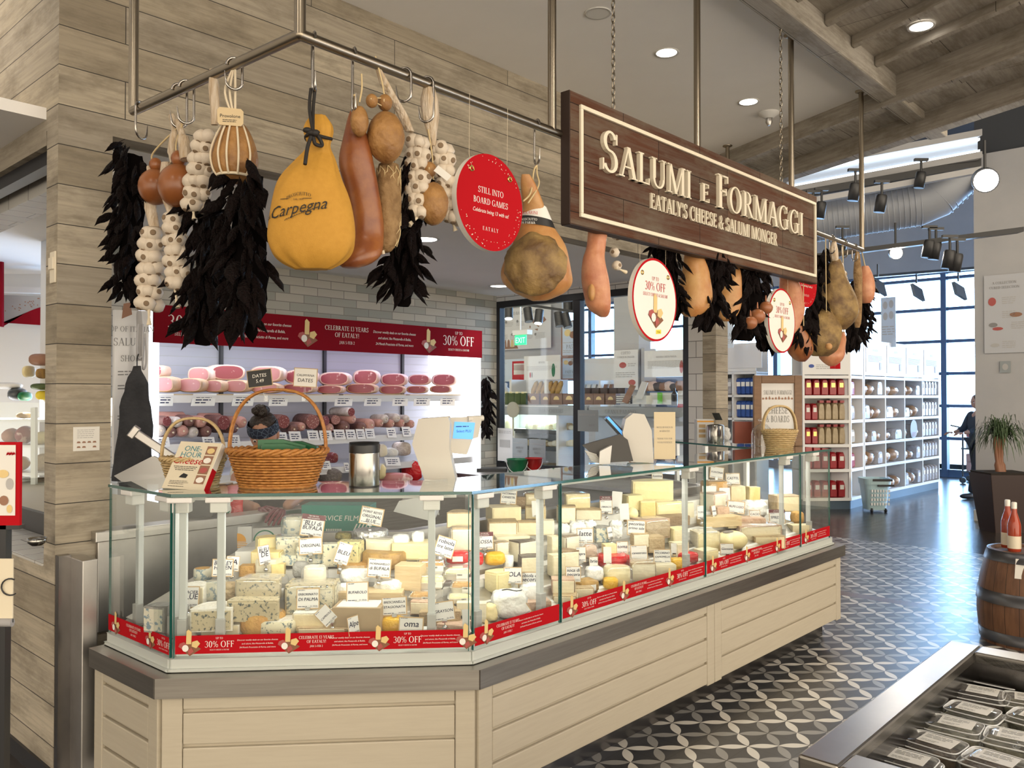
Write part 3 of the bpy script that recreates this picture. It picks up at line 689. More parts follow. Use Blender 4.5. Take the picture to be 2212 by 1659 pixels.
# ================================================================ hanging rail, wooden sign, hung goods
RZ = 2.616
RA, RB, RC, RD = onZ(288,240, RZ), onZ(648,75, RZ), onZ(1862,540, RZ), W(5.18,.262, RZ)
def hplane(p, q): d = (q - p); d.z = 0; d.normalize(); return d, Vector((d.y, -d.x, 0))
LD, LN = hplane(RB, RC); SD, SN = hplane(RA, RB)
def onR(px, py, off=0): return onpl(px, py, RB + LN*off, LN)         # vertical plane through the long rail
def onS(px, py, off=0): return onpl(px, py, RA + SN*off, SN)         # ... through the short rail
def railpt(p, q, px): r = (px - PW/2)/F/cp; d = q - p; s = (r*p.y - p.x)/(d.x - r*d.y); return p + d*s
rail = thing('hanging_rail', 'brushed steel hanging rail on ceiling posts carrying hams, garlic and chillies', 'rail', RB)
b = MB(); b.tube([RA, RB], .0165,14); b.tube([RB, RC], .0165,14); b.tube([RC, RD], .0165,14); b.ell(RB, (.0165,0,0),(0,.0165,0),(0,0,.0165)); b.ell(RC, (.0165,0,0),(0,.0165,0),(0,0,.0165)); b.ell(RA, (.0165,0,0),(0,.0165,0),(0,0,.0165)); b.build('rail_tube', 'rail_steel', rail)
for p in (RA, RB, railpt(RB, RC, 1193), railpt(RB, RC, 1508), railpt(RB, RC, 1712), RC, RD):
    b = MB(); b.cyl(p, (p.x, p.y, CZ), .0165,14); b.lathe([(.04,0),(.04,-.006),(.022,-.014)], (p.x, p.y, CZ), 18); b.build('post', 'rail_steel', rail)
# ---- sign
SN_, SV = .045,1.695
def sgn(u, z): return W(u, SV, z)
u0, u1, z0, z1 = 1.252,3.578,2.262,2.777
sign = thing('shop_sign', 'big dark wooden hanging sign with raised cream lettering and cream border', 'sign', W((u0 + u1)/2, SV, z0))
b = MB(); b.wb(u0, u1, SV - SN_, SV, z0, z1); b.build('board', 'sign_wood', sign, .004)
mat('sign_edge', (.03,.014,.009), .6); b = MB(); b.wb(u0 - .004, u0, SV - SN_, SV - .002, z0, z1); b.wb(u0, u1, SV - SN_, SV - .002, z0 - .003, z0); b.build('board_edge', 'sign_edge', sign)
b = MB(); m_ = .052; w_ = .016
a0, a1, c0, c1 = u0 + m_, u1 - m_*.7, z0 + m_*.62, z1 - m_*.85
b.wb(a0, a1, SV, SV + .012, c0, c0 + w_); b.wb(a0, a1, SV, SV + .012, c1 - w_, c1); b.wb(a0, a0 + w_, SV, SV + .012, c0 + w_, c1 - w_); b.wb(a1 - w_, a1, SV, SV + .012, c0 + w_, c1 - w_); b.build('border', 'cream_print', sign, .002)
def place(s, pL, pR, h, xs=1.0, name='lettering', dep=.018, big=None):
    """one line of raised lettering that runs from pL to pR (baseline)"""
    q0, q1 = onW(*pL, SV), onW(*pR, SV); a, c_ = uv_of(q0)[0], uv_of(q1)[0]; z = (q0.z + q1.z)/2
    if big:                                     # taller initials
        ws = [text_w(ch, h*(big if ch in 'SF' else 1.0), True, .0) for ch in s]; k = (c_ - a)/sum(ws)
        b = MB(); x = a
        for ch, w in zip(s, ws):
            hh = h*(big if ch in 'SF' else 1.0); hh = hh if ch != 'e' else h
            text(b, ch.upper(), lambda p, q, x=x: W(x + p, SV + .0005, z + q), hh, 0, 'l', True, depth=N*dep, xs=k); x += w*k
    else:
        k = (c_ - a)/text_w(s, h, True); b = MB(); text(b, s, lambda p, q: W(a + p, SV + .0005, z + q), h, 0, 'l', True, depth=N*dep, xs=k)
    b.build(name, 'cream_print', sign)
place('SALUMI', (1292,372),(1488,428), .128, big=1.28); place('E', (1508,434),(1527,441), .085); place('FORMAGGI', (1541,445),(1730,513), .128, big=1.28)
place("EATALY'S CHEESE & SALUMI MONGER", (1401,455),(1676,528), .066, dep=.010)
for px in (1325,1687):
    q0 = sgn(0,0); p = onW(px, 300, SV - .02); top = CZ; zt = z1 + .004; b = MB(); n = int((top - zt)/.030)
    for k in range(n):
        c_ = Vector((p.x, p.y, zt + .018 + k*.0302)); ax = D if k % 2 else N
        b.tube([c_ + ax*(.0075*math.cos(a*math.pi/5)) + Z*(.0195*math.sin(a*math.pi/5)) for a in range(10)], .0024,6, closed=True)
    b.build('chain', 'rail_steel', sign)
# ---- hooks
def hook(p, dirv, length, label, r=.0042, bottom=.024):
    dirv = Vector(dirv).normalized(); R0 = .0235; pts = []
    for k in range(9): a = math.pi*k/8; pts.append(p + dirv*(R0*math.cos(a)) + Z*(R0*math.sin(a) - .002))
    end = pts[-1] - Z*length
    for k in range(1,5): pts.append(pts[8].lerp(end, k/5))
    for k in range(9): a = math.pi + math.pi*k/8; pts.append(end + dirv*(bottom + bottom*math.cos(a)) + Z*(bottom*math.sin(a)))
    tip = pts[-1]; pts.append(tip + Z*.03 + dirv*.004)
    b = MB(); b.tube(pts, [r]*(len(pts) - 2) + [r*.8, r*.2], 8)
    return tag(b.build('meat_hook', 'hook_steel'), label, 'hook', 'steel hooks over the hanging rail')
mat('hook_steel', (.42,.39,.36), .22,1)
def railhook(px, length, label, short=False, flip=1, **kw):
    p = railpt(RA, RB, px) if short else railpt(RB, RC, px); hook(p, (SN if short else LN)*flip + (SD if short else LD)*-.5, length, label, **kw)
railhook(299,.075, 'empty steel hook at the low left end of the rail', True, -1, bottom=.03)
railhook(384,.10, 'left of two steel hooks side by side above the brown cheeses', True); railhook(399,.095, 'right of two steel hooks side by side above the brown cheeses', True)
railhook(503,.05, 'steel hook above the roped brown cheese', True)
railhook(676,.125, 'long steel hook holding the yellow cloth bag'); railhook(763,.15, 'long steel hook holding the shiny brown ham'); railhook(872,.06, 'steel hook over the rail holding the first netted garlic', flip=-1); railhook(921,.10, 'steel hook over the rail holding the second netted garlic', flip=-1)
railhook(1160,.12, 'steel hook holding the big labelled ham beside the sign')
for px, s in ((1799, 'first steel hook past the right end of the sign'),(1826, 'second steel hook past the right end of the sign'),(1848, 'third steel hook past the right end of the sign')): railhook(px, .07, s)
# ---- goods
def skin(name, c1, c2, ns, rough, bump=.25, bs=18, **kw): return mat(name, c1, rough, col2=c2, ns=ns, bump=bump, bs=bs, **kw)
skin('ham_brown', (.36,.13,.035),(.20,.055,.022), 9,.32,.15); skin('ham_cut', (.34,.22,.075),(.12,.065,.025), 11,.6,.6,22); skin('ham_fat', (.56,.32,.12),(.42,.17,.05), 8,.42)
skin('ham_pale', (.62,.30,.16),(.46,.16,.08), 12,.4); skin('cheese_rind', (.42,.22,.07),(.22,.10,.03), 14,.55,.4,40); skin('scamorza', (.30,.105,.03),(.22,.07,.02), 7,.3,.05)
skin('garlic', (.74,.66,.54),(.64,.53,.42), 30,.5,.2,40); mat('garlic_root', (.22,.15,.09), .8); skin('stalk', (.50,.38,.24),(.34,.22,.12), 30,.7,.8,30, stretch=(3,3,.4)); skin('net_stalk', (.66,.56,.44),(.46,.33,.20), 26,.6,.6,30, stretch=(3,3,.4))
skin('chilli', (.004,.003,.003),(.010,.0045,.004), 25,.5,.9,14, spec=.1); mat('chilli_core', (.004,.003,.003), .9, spec=.03); mat('twine', (.62,.48,.26), .8); mat('rope_white', (.70,.60,.44), .8); mat('cord_black', (.016,.013,.011), .7)
skin('sausage_net', (.20,.11,.04),(.34,.21,.09), 30,.7,.6,40); skin('yellow_cloth', (.54,.275,.034),(.50,.25,.028), 60,.75,.12,300)
skin('onion', (.38,.15,.06),(.30,.10,.04), 10,.35,.05)
def loftpx(fn, rows, thick=.75, n=18, nz=0.0, m=0, seed=0, b=None, nf=9):
    b = b or MB(); rs = []
    for r in rows:
        py, xl, xr = r[:3]; c_ = fn((xl + xr)/2, py); s = c_.y/F; rx = (xr - xl)/2*s; ry = max(rx*thick, .004); ring = []
        if len(r) > 3: c_ = c_ + Vector((0, r[3], 0))
        for j in range(n):
            a = 2*math.pi*j/n; p = c_ + Vector((rx*math.cos(a), ry*math.sin(a), 0))
            if nz: p += Vector((math.cos(a), math.sin(a), .3))*(mnz(p*nf + Vector((seed, 0,0)))*nz)
            ring.append(p)
        rs.append(ring)
    top, bot = rs[0], rs[-1]
    b.rings(rs, m, True, True); return b
def srow(rows, k=4):                      # Catmull-Rom through the outline rows
    out = []
    for i in range(len(rows) - 1):
        p0, p1, p2, p3 = rows[max(i - 1,0)], rows[i], rows[i + 1], rows[min(i + 2, len(rows) - 1)]
        for j in range(k):
            t = j/k; out.append(tuple(.5*(2*b_ + (c_ - a_)*t + (2*a_ - 5*b_ + 4*c_ - d_)*t*t + (3*b_ - a_ - 3*c_ + d_)*t ** 3) for a_, b_, c_, d_ in zip(p0, p1, p2, p3)))
    return out + [tuple(rows[-1])]
def curve(pts, k=6): return [Vector(p) for p in srow([tuple(p) for p in pts], k)]
# garlic bulbs
def bulb_mesh():
    b = MB(); b.ell((0,0,0),(1,0,0),(0,1,0),(0,0,.86), 14,8,0, lambda q: Vector((q.x*(1 + .05*math.cos(6*math.atan2(q.y, q.x))), q.y*(1 + .05*math.cos(6*math.atan2(q.y, q.x))), q.z if q.z > -.5 else q.z*1.35)))
    b.lathe([(.34,.80),(.36,.86),(.26,.90),(.05,.88)], n=12, m=1); o = b.build('garlic_bulb', ['garlic', 'garlic_root'], None, loc=(0,0,0)); return o
bulb0 = bulb_mesh(); BULB = bulb0.data; bpy.data.objects.remove(bulb0)
def put_bulb(parent, p, axis, r):
    o = bpy.data.objects.new('garlic_bulb', BULB); COL.objects.link(o); o.parent = parent; o.location = p - parent.location
    q = Vector(axis).to_track_quat('Z', 'Y'); o.rotation_euler = q.to_euler(); o.scale = (r, r, r); return o
def garlic(label, fn, x0, y0, x1, y1, cols, rowsn, lean=0, tail=None, stalk=None, rk=1.0, grp='netted garlic braids'):
    c0 = fn((x0 + x1)/2, y1); t = thing('garlic_braid', label, 'garlic', c0, grp); cols, rk, rowsn = (3, rk*1.42, rowsn) if cols == 2 else (cols, rk, rowsn); s = c0.y/F; wd = (x1 - x0)*s; r = wd/(cols + .55)*.62*rk
    for i in range(rowsn):
        f = i/(rowsn - 1); py = y0 + (y1 - y0)*(.06 + .88*f); cx = (x0 + x1)/2 + lean*(f - .5)
        kk = cols if 0 < i < rowsn - 1 else max(1, cols - 1)
        for j in range(kk):
            a = (j - (kk - 1)/2 + (.28 if i % 2 else -.22))/max(cols, 1)*2.2 + R.uniform(-.12,.12)
            c_ = fn(cx, py + R.uniform(-3,3)); rad = wd/2 - r*.85
            ax = Vector((math.sin(a)*.9,-math.cos(a), R.uniform(-.4,.1) if R.random() < .55 else R.uniform(-3,-1.4)))
            put_bulb(t, c_ + Vector((math.sin(a)*rad, -math.cos(a)*rad*.8 + .02,0)), ax, r*R.uniform(.92,1.08))
        if cols > 1: put_bulb(t, fn(cx, py) + Vector((wd*.2*(-1) ** i, wd*.3,0)),(0,1,.3), r)
    if stalk:
        b = loftpx(fn, stalk, .7,12,.006); b.build('stalk', 'net_stalk', t)
    if tail:
        q0, q1 = fn(*tail[0]), fn(*tail[1]); b = MB(); b.tube([q0, q0.lerp(q1,.5), q1], [.006,.004,.009], 8); b.build('net_tail', 'rope_white', t)
    return t
# dried chillies
CH = []
for k in range(4):
    b = MB(); rs = []; Ln = 1.0; bend = R.uniform(-.12,.12)
    for i in range(8):
        f = i/7; w = (.05 + .95*math.sin(math.pi*min(1, f*.9 + .12)) ** .8)*(.17 if f < .75 else .15)*(1 - .55*max(0, f - .6)/.4)
        rs.append([Vector((w*math.cos(a)*(1 + .22*math.cos(3*a + i + k)) + bend*math.sin(f*3), w*.55*math.sin(a)*(1 + .2*math.sin(2*a + 2*i)), -f*Ln)) for a in [2*math.pi*j/9 for j in range(9)]])
    b.rings(rs, 0, True, True); b.tube([(0,0,0),(.02,.01,.12)], [.02,.012], 5)
    o = b.build('chilli', 'chilli', None, loc=(0,0,0)); CH.append(o.data); bpy.data.objects.remove(o)
def ristra(label, fn, prof, n, size=.115, thick=.06, back=0, grp='dried chilli bunches', front=True):
    """prof: rows (y, xl, xr)"""
    ys = [p[0] for p in prof]; c0 = fn((prof[-1][1] + prof[-1][2])/2, ys[-1]) + Vector((0, back, 0)); t = thing('chilli_ristra', label, 'dried chillies', c0, grp)
    def at_(y):
        for a_, b_ in zip(prof[:-1], prof[1:]):
            if y <= b_[0]: f = (y - a_[0])/(b_[0] - a_[0] + 1e-6); return a_[1] + (b_[1] - a_[1])*f, a_[2] + (b_[2] - a_[2])*f
        return prof[-1][1:3]
    g = lambda x, y: fn(x, y) + Vector((0, back + .012,0))
    core = []
    for r_ in prof: w_ = (r_[2] - r_[1]); core.append((r_[0], r_[1] + w_*.17, r_[2] - w_*.17))
    b = loftpx(g, srow(core, 3), .45,14,.02, nf=25); b.build('stem_bundle', 'chilli_core', t)
    n = int(min(100, n*1.9))
    for i in range(n):
        f = (i + R.random())/n; y = ys[0] + (ys[-1] - ys[0])*f*.96; xl, xr = at_(y); k = R.uniform(-1,1); x = (xl + xr)/2 + k*(xr - xl)/2*.86
        L_ = size*R.uniform(.5,.9); c_ = fn(x, y) + Vector((0, back - thick*(1 - k*k) ** .5*R.uniform(.55,1.0), 0)); pxl = L_/(c_.y/F)
        tip = Vector((k*R.uniform(.1,1.0) + R.uniform(-.35,.35), -R.uniform(.0,.6), -R.uniform(.5,1.1))).normalized(); 
        q = (-tip).to_track_quat('Z', 'Y').to_matrix().to_4x4() @ Matrix.Rotation(R.uniform(0,6.28), 4, 'Z')
        o = bpy.data.objects.new('chilli', CH[i % 4]); COL.objects.link(o); o.parent = t; o.location = c_ + Z*L_*.45 - t.location; o.rotation_euler = q.to_euler(); o.scale = (L_*R.uniform(.8,1.25), L_*.9, L_)
    return t
def ham(label, fn, rows, m='ham_brown', thick=.7, nz=.012, extra=None, grp='hams on the hanging rail', name='cured_ham', nf=9, dy=0):
    g = (lambda x, y: fn(x, y) + Vector((0, dy, 0))) if dy else fn
    rows = srow(rows, 4); lo = g((rows[-1][1] + rows[-1][2])/2, rows[-1][0]); t = thing(name, label, 'ham', lo, grp)
    b = loftpx(g, rows, thick, 22, nz, nf=nf, seed=len(label)); b.build('meat', m, t); return t
# -- short rail, from the low end
ristra('bunch of dark dried chillies hanging at the left end, beside the plank pillar', onS, [(335,262,312),(370,246,325),(430,242,322),(520,244,318),(590,245,312),(640,262,300),(665,278,292)], 62,.105,.05)
for lab, x, y, r_ in (('round brown cheese half hidden behind the stalks, left of the pair', 336,404,36),('round brown cheese with a small knob, right of the pair', 386,402,44)):
    t = thing('smoked_cheese', lab, 'cheese', onS(x, y + r_), 'round brown smoked cheeses'); c_ = onS(x, y); s = c_.y/F; b = MB(); b.ell(c_, (r_*s, 0,0),(0, r_*s, 0),(0,0, r_*1.08*s), 20,14); b.build('body', 'scamorza', t)
    b = MB(); b.ell(c_ + Z*r_*1.35*s, (r_*.38*s, 0,0),(0, r_*.38*s, 0),(0,0, r_*.42*s), 12,8); b.build('knob', 'scamorza', t)
    b = MB(); b.tube(curve([c_ + Z*r_*1.2*s, c_ + Z*(r_*2.0*s) + SN*.01, railpt(RA, RB, 392) - Z*.115]), .003,6); b.build('twine', 'twine', t)
garlic('garlic braid in net hanging lowest on the left, brown stalk above', onS, 289,492,356,668,2,7,-10, ((322,668),(322,702)), [(360,318,338),(400,312,345),(450,312,340),(490,322,345)])
garlic('garlic braid in net just right of the lowest one', onS, 346,462,410,622,2,7,6, ((378,622),(384,665)), [(352,350,372),(380,345,362),(420,345,372),(462,360,382)])
garlic('garlic braid in net between the brown cheeses and the roped cheese', onS, 396,285,466,452,2,7,-28, ((417,450),(420,474)), [(150,452,468),(190,450,474),(240,454,476),(270,456,470)])
b = MB(); b.tube(curve([onS(372,250), onS(378,285), onS(372,330), onS(376,352)]), [.012]*7 + [.016]*6 + [.012]*6,9); tag(b.build('garlic_stalk', 'net_stalk'), 'dry pale stalk bundle below the pair of hooks', 'garlic stalk')
b = MB(); b.tube(curve([onS(384,262), onS(396,300), onS(402,345)]), [.012]*6 + [.02]*7,9); tag(b.build('garlic_stalk', 'net_stalk'), 'thick netted stalk just right of the dry pale stalk bundle', 'garlic stalk')
t = ham('pear-shaped brown cheese in a white rope sling with a wooden tag', onS, [(262,497,520),(285,478,538),(320,462,552),(350,457,556),(378,465,548),(394,488,525)], 'cheese_rind', .95,.004, name='roped_cheese', grp='rope-hung cheeses'); t['category'] = 'cheese'
cen = onS(507,340); s = cen.y/F; ang = [-2.5,-1.95,-1.57,-1.1,-.6]
b = MB()
for a in ang:
    pts = []
    for (y, hw) in ((270,22),(290,34),(320,46),(345,50.5),(372,45),(385,36)): c_ = onS(507, y); pts.append(c_ + Vector((math.cos(a), math.sin(a), 0))*(hw + 1.5)*s)
    b.tube(curve(pts, 4), .0033,6)
pts = [onS(507,383) + Vector((math.cos(a), math.sin(a), 0))*38*s for a in [k*.3142 for k in range(20)]]; b.tube(pts, .0045,6, closed=True)
top = railpt(RA, RB, 503) - Z*.01
for dx in (-.02,-.005,.012): b.tube(curve([top + SD*dx*.4, onS(500,200) + Vector((dx, 0,0)), onS(508,262)], 5), .0038,6)
b.build('rope', 'rope_white', t)
b = MB(); c_ = onS(508,262) - Vector((0,.045,0)); X = Vector((1,.12,-.02)).normalized(); b.prism([c_ + X*x*s + Z*y*s for x, y in ((-26,-14),(-22,-19),(22,-20),(27,-14),(27,12),(22,17),(-22,19),(-27,13))], (0,.004,0)); f = pl(c_ + Vector((0,-.001,0)), X, Z)
text(b, 'Provolone', lambda p, q: f(p, q - .004), .0105,1, serif=False); lines(b, f, -.022,.022,-.012,2,.005,.0018,1); b.build('wooden_tag', ['tan', 'black_print'], t)
M['tan_light'] = mat('tag_wood', (.62,.48,.28), .6); t.children[-1].data.materials[0] = M['tag_wood']
ristra('large bunch of dark dried chillies below the roped cheese, longest of all', onS, [(372,498,560),(430,475,572),(520,468,582),(620,472,584),(670,480,572),(715,505,552),(735,520,545)], 96,.125,.09,.05)
ristra('bunch of dark dried chillies behind the two lower garlic braids', onS, [(440,392,468),(520,395,485),(600,380,488),(660,366,478),(710,378,458),(742,396,440)], 80,.125,.07,.08)
# -- long rail: yellow bag
t = thing('ham_bag', 'yellow cotton ham bag printed in black, tied with a black cord', 'bag', onR(672,583), None)
rows = srow([(250,672,704),(268,660,716),(284,656,719),(300,660,716),(318,664,713),(345,640,724),(385,604,737),(430,588,755),(480,580,765),(520,579,767),(548,590,758),(568,612,738),(582,640,712)], 4)
b = MB(); rs = []
for py, xl, xr in rows:
    c_ = onR((xl + xr)/2, py); s = c_.y/F; rx = (xr - xl)/2*s; th = .46 if py > 330 else .7; ring = []
    f = min(1, max(0, (py - 330)/120)); g2 = max(0, (py - 520)/60)
    for j in range(48):
        a = 2*math.pi*j/48; w = 1 + .05*(1 - f)*math.sin(9*a + py*.02) + .085*g2*math.sin(9*a) + .012*math.sin(5*a + py*.03)
        x = math.copysign(abs(math.cos(a)) ** .85, math.cos(a)); ring.append(c_ + Vector((rx*x*w, rx*th*math.sin(a)*w, 0)))
    rs.append(ring)
b.rings(rs, 0, True, True); bag = b.build('cloth', 'yellow_cloth', t, weld=True)
cf = onR(672,470); s = cf.y/F
def bagpt(x, y):
    py = 470 - y/s; 
    for (a_, c_) in zip(rows[:-1], rows[1:]):
        if py <= c_[0]: k = (py - a_[0])/(c_[0] - a_[0]); xl = a_[1] + (c_[1] - a_[1])*k; xr = a_[2] + (c_[2] - a_[2])*k; break
    cc = onR((xl + xr)/2, py); rx = (xr - xl)/2*s; dx = (672 - (xl + xr)/2)*s + x; q = max(0,1 - (abs(dx)/rx) ** 2.35) ** .5
    return Vector((cc.x + dx, cc.y - rx*.46*q*1.03 - .003, cc.z))
b = MB(); tilt = lambda p, q: bagpt(p - .026, q + (p)*.17)
text(b, 'Carpegna', lambda p, q: tilt(p, q + .000), .034,0, shear=.3, xs=.92); text(b, 'PROSCIUTTO', lambda p, q: bagpt(p - .022, q + .05 - 7*p*p + p*.1), .0095,0, serif=True); text(b, 'di', lambda p, q: tilt(p - .088, q + .004), .012,0, shear=.3)
for k in range(16): x = -.035 + k*.0062; b.quad(tilt(x, -.012 + .0012*k), tilt(x + .0063,-.012 + .0012*(k + 1)), tilt(x + .0063,-.009 + .0012*(k + 1)), tilt(x, -.0145 + .0015*k), 0)
for sx in (-1,1): b.quad(bagpt(-.03 + sx*.02,.041), bagpt(-.03 + sx*.045,.041), bagpt(-.03 + sx*.045,.0425), bagpt(-.03 + sx*.02,.0425), 0)
text(b, 'DAL 1400', lambda p, q: bagpt(p - .022, q + .037), .005,0)
b.build('printed_logo', 'cord_black', t)
kn = onR(686,298) - Vector((0,.055,0)); hk = onR(676,192)
b = MB(); b.tube(curve([hk + Vector((-.006,0,0)), onR(672,240) - Vector((0,.02,0)), kn, ]), .0048,7); b.tube(curve([hk + Vector((.006,0,0)), onR(680,240) - Vector((0,.02,0)), kn]), .0048,7)
for k in range(5): b.ell(kn + Vector((R.uniform(-.016,.016), -.01, R.uniform(-.012,.012))),(.013,0,0),(0,.01,0),(0,0,.008), 8,6)
b.tube(curve([kn, onR(676,330) - Vector((0,.06,0)), onR(672,370) - Vector((0,.07,0))]), .0055,7); b.tube(curve([kn, onR(700,312) - Vector((0,.06,0)), onR(706,328) - Vector((0,.062,0)), onR(692,325) - Vector((0,.066,0)), kn]), .0055,7)
b.tube([onR(688,300) + Vector((math.cos(a), math.sin(a), 0))*.036 + Z*.004*math.sin(2*a) for a in [k*.3927 for k in range(16)]], .005,6, closed=True); b.build('cord', 'cord_black', t)
# hams, cheeses, garlic up to the red sign
t = ham('shiny orange-brown ham hanging behind the yellow bag', onR, [(228,750,768),(262,740,782),(300,732,792),(345,729,800),(400,738,814),(450,745,823),(500,742,826),(540,722,818),(562,720,796),(572,732,770)], 'ham_brown', .7,.012, dy=.05)
b = MB(); q = onR(766,205) ; b.tube(curve([q, onR(766,225) + Vector((0,.05,0)), onR(762,250) + Vector((0,.03,0))]), .004,6); b.build('rope', 'twine', t)
def pear(label, fn, x, y, hw, hh, knobs, strtop, dy=0, tagp=None):
    c_ = fn(x, y) + Vector((0, dy, 0)); s = c_.y/F; t = thing('hanging_cheese', label, 'cheese', c_ - Z*hh*s, 'rope-hung cheeses'); b = MB()
    b.ell(c_, (hw*s, 0,0),(0, hw*s*.95,0),(0,0, hh*s), 22,16,0, lambda q: q*(1 - .12*max(0, q.z)) + Vector((1,1,1))*mnz(q*3 + Vector((x, 0,0)))*.03); b.build('body', 'cheese_rind', t)
    for kx, ky, kr in knobs: kc = fn(kx, ky) + Vector((0, dy, 0)); b = MB(); b.ell(kc, (kr*s, 0,0),(0, kr*s, 0),(0,0, kr*1.15*s), 14,10); b.build('knob', 'cheese_rind', t)
    b = MB(); a0 = fn(*strtop) ; kn = c_ + Z*hh*s
    b.tube(curve([a0, a0.lerp(kn, .5) + Vector((.004,0,0)), kn + Z*.005]), .0028,6)
    for kx, ky, kr in knobs[:2]: b.tube(curve([kn, fn(kx, ky) + Vector((0, dy - kr*s, 0)), kn + Z*.03]), .0022,5)
    b.build('twine', 'twine', t)
    if tagp:
        b = MB(); p = fn(*tagp) + Vector((0, dy - .055,0)); X = Vector((.8,0,-.62)).normalized(); b.ob(p, X*36*s, (0,.001,0), Vector((.5,0,.6)).normalized()*15*s, 0); b.build('paper_tag', 'paper', t)
    return t
pear('small oblong brown cheese tied against the shiny ham', onR, 779,265,20,36, [], (781,160), -.02)
pear('large round brown cheese with two small knobs, beside the shiny ham', onR, 838,302,41,60, [(808,228,13),(836,232,16)], (811,122), -.04)
t = thing('netted_salami', 'long dark salami in coarse netting behind the round cheese', 'salami', onR(835,540)); rows = srow([(350,815,858),(380,809,862),(450,808,864),(510,806,858),(535,812,846),(542,822,836)], 4); b = loftpx(lambda x, y: onR(x, y) + Vector((0,.03,0)), rows, .95,20,.003); b.build('meat', 'sausage_net', t)
b = MB()
for k in range(9):
    for sg in (-1,1):
        pts = []
        for i in range(15):
            py = 358 + i*12.2; f_ = i/14; xl, xr = (811,862) if py < 500 else (811 + (py - 500)*.15,862 - (py - 500)*.3); c_ = onR((xl + xr)/2, py) + Vector((0,.03,0)); a = k*.698 + sg*f_*3.2 + (.1 if i % 2 else -.1); rr = (xr - xl)/2*c_.y/F; pts.append(c_ + Vector((math.cos(a)*rr*1.03, math.sin(a)*rr*.99,0)))
        b.tube(pts, .0016,4)
b.build('netting', 'twine', t)
b = MB(); b.tube([onR(826,541), onR(828,549)], .006,8); b.build('net_tail', 'rope_white', t)
ristra('bunch of dark dried chillies hanging behind the netted salami', lambda x, y: onR(x, y), [(330,868,915),(420,845,915),(490,825,915),(560,806,914),(610,812,905),(640,835,890),(655,850,875)], 70,.115,.06,.10)
garlic('garlic braid in net between the round cheese and the tagged cheese', onR, 868,295,934,468,2,7,6, ((905,466),(884,486)), [(150,810,826),(180,818,844),(215,838,862),(250,858,882),(285,876,894)])
garlic('garlic braid in net touching the red round sign, pale stalk above', onR, 928,310,998,480,2,7,26, ((978,480),(984,498)), [(190,914,938),(215,908,946),(250,910,948),(290,922,944),(315,930,942)], rk=.95)
pear('pear-shaped brown cheese with a white paper tag between two garlic braids', onR, 938,442,33,50, [(930,372,15)], (925,280), -.03, (942,384))
# round hanging sale signs
def roundsign(label, c_, r, red, grp='round hanging sale signs', sticker=False, small=False):
    t = thing('sale_sign', label, 'sign', c_ - Z*r, grp); X = LD; nn = LN; ring = [c_ + X*(r*math.cos(a)) + Z*(r*math.sin(a)) for a in [k*math.pi/32 for k in range(64)]]
    b = MB(); b.prism([p - nn*.022 for p in ring], nn*.022,1); b.build('disc', ['red_print', 'white_print'], t)
    f = pl(c_ + nn*.0008, X, Z); b = MB()
    b.poly([f(r*1.0*math.cos(a), r*math.sin(a)) for a in [k*math.pi/32 for k in range(64)]], 0)
    g = pl(c_ + nn*.0016, X, Z); h = pl(c_ + nn*.0026, X, Z)
    if red:
        for s_, y, sz in (('STILL INTO', .16,.125),('BOARD GAMES', -.06,.125)): text(b, s_, lambda p, q: g(p, q + y*r), sz*r, 1, serif=True)
        text(b, 'Celebrate being 13 with us!', lambda p, q: g(p, q - .245*r), .085*r, 1, shear=.25, xs=.84); text(b, 'EATALY', lambda p, q: g(p, q - .60*r), .08*r, 1, serif=True, track=.3)
        for k in range(70):
            a = R.uniform(.5,2.6) if k % 3 == 0 else R.uniform(-2.9,.2); rr = r*R.uniform(.80,.95); d_ = r*R.uniform(.006,.016); x, y = rr*math.cos(a), rr*math.sin(a); b.poly([g(x - d_, y), g(x, y - d_), g(x + d_, y), g(x, y + d_)], 2)
    else:
        b.poly([g(r*.945*math.cos(a), r*.945*math.sin(a)) for a in [k*math.pi/32 for k in range(64)]], 1)
        text(b, 'UP TO', lambda p, q: h(p, q + .46*r), .09*r, 0, serif=True); text(b, '30% OFF', lambda p, q: h(p, q + .22*r), .20*r, 0, serif=True); text(b, 'SELECT CHEESE & SALUMI', lambda p, q: h(p, q + .08*r), .075*r, 0, serif=True); cheeseboard(b, lambda p, q: h(p, q - .38*r), r*.72,3,4,1,5)
        if sticker: b.poly([h(.02*r, -.82*r), h(.25*r, -.80*r), h(.25*r, -.70*r), h(.02*r, -.72*r)], 6); text(b, '75 90', lambda p, q: pl(c_ + nn*.0034, X, Z)(p + .13*r, q - .785*r), .04*r, 7)
    b.build('printed_face', ['red_print', 'white_print', 'cream_print', 'photo_wood', 'photo_cheese', 'photo_meat', 'sticker_yellow', 'black_print'], t)
    for sx in (-1,1):
        q = c_ + X*sx*r*.58 + Z*r*.60 + nn*.002; b = MB(); b.lathe([(.006,0),(.0065,.003),(.010,.003),(.011,0)], q, 16,0, nn, False); b.build('eyelet', 'gold', t)
        b = MB(); b.tube([q + nn*.003, q + Z*.05 - nn*.012, Vector((q.x, q.y, RZ)) - nn*.01], .0007,5); b.build('hanging_thread', 'rope_white', t)
    return t
mat('sticker_yellow', (.85,.65,.05), .6)
def sgnat(px, py, off): return onR(px, py, off)
roundsign('red round sign reading still into board games, left of the wooden sign', onR(1060,438,.05), .1655, True)
roundsign('larger white round 30% off sign with a yellow sticker, under the wooden sign', onR(1415,648,.035), .184, False, sticker=True)
roundsign('smaller white round 30% off sign near the right end of the wooden sign', onR(1689,693,.06), .180, False)
roundsign('red round sign half hidden behind the right end of the wooden sign', onR(1742,606,-.03), .165, True)
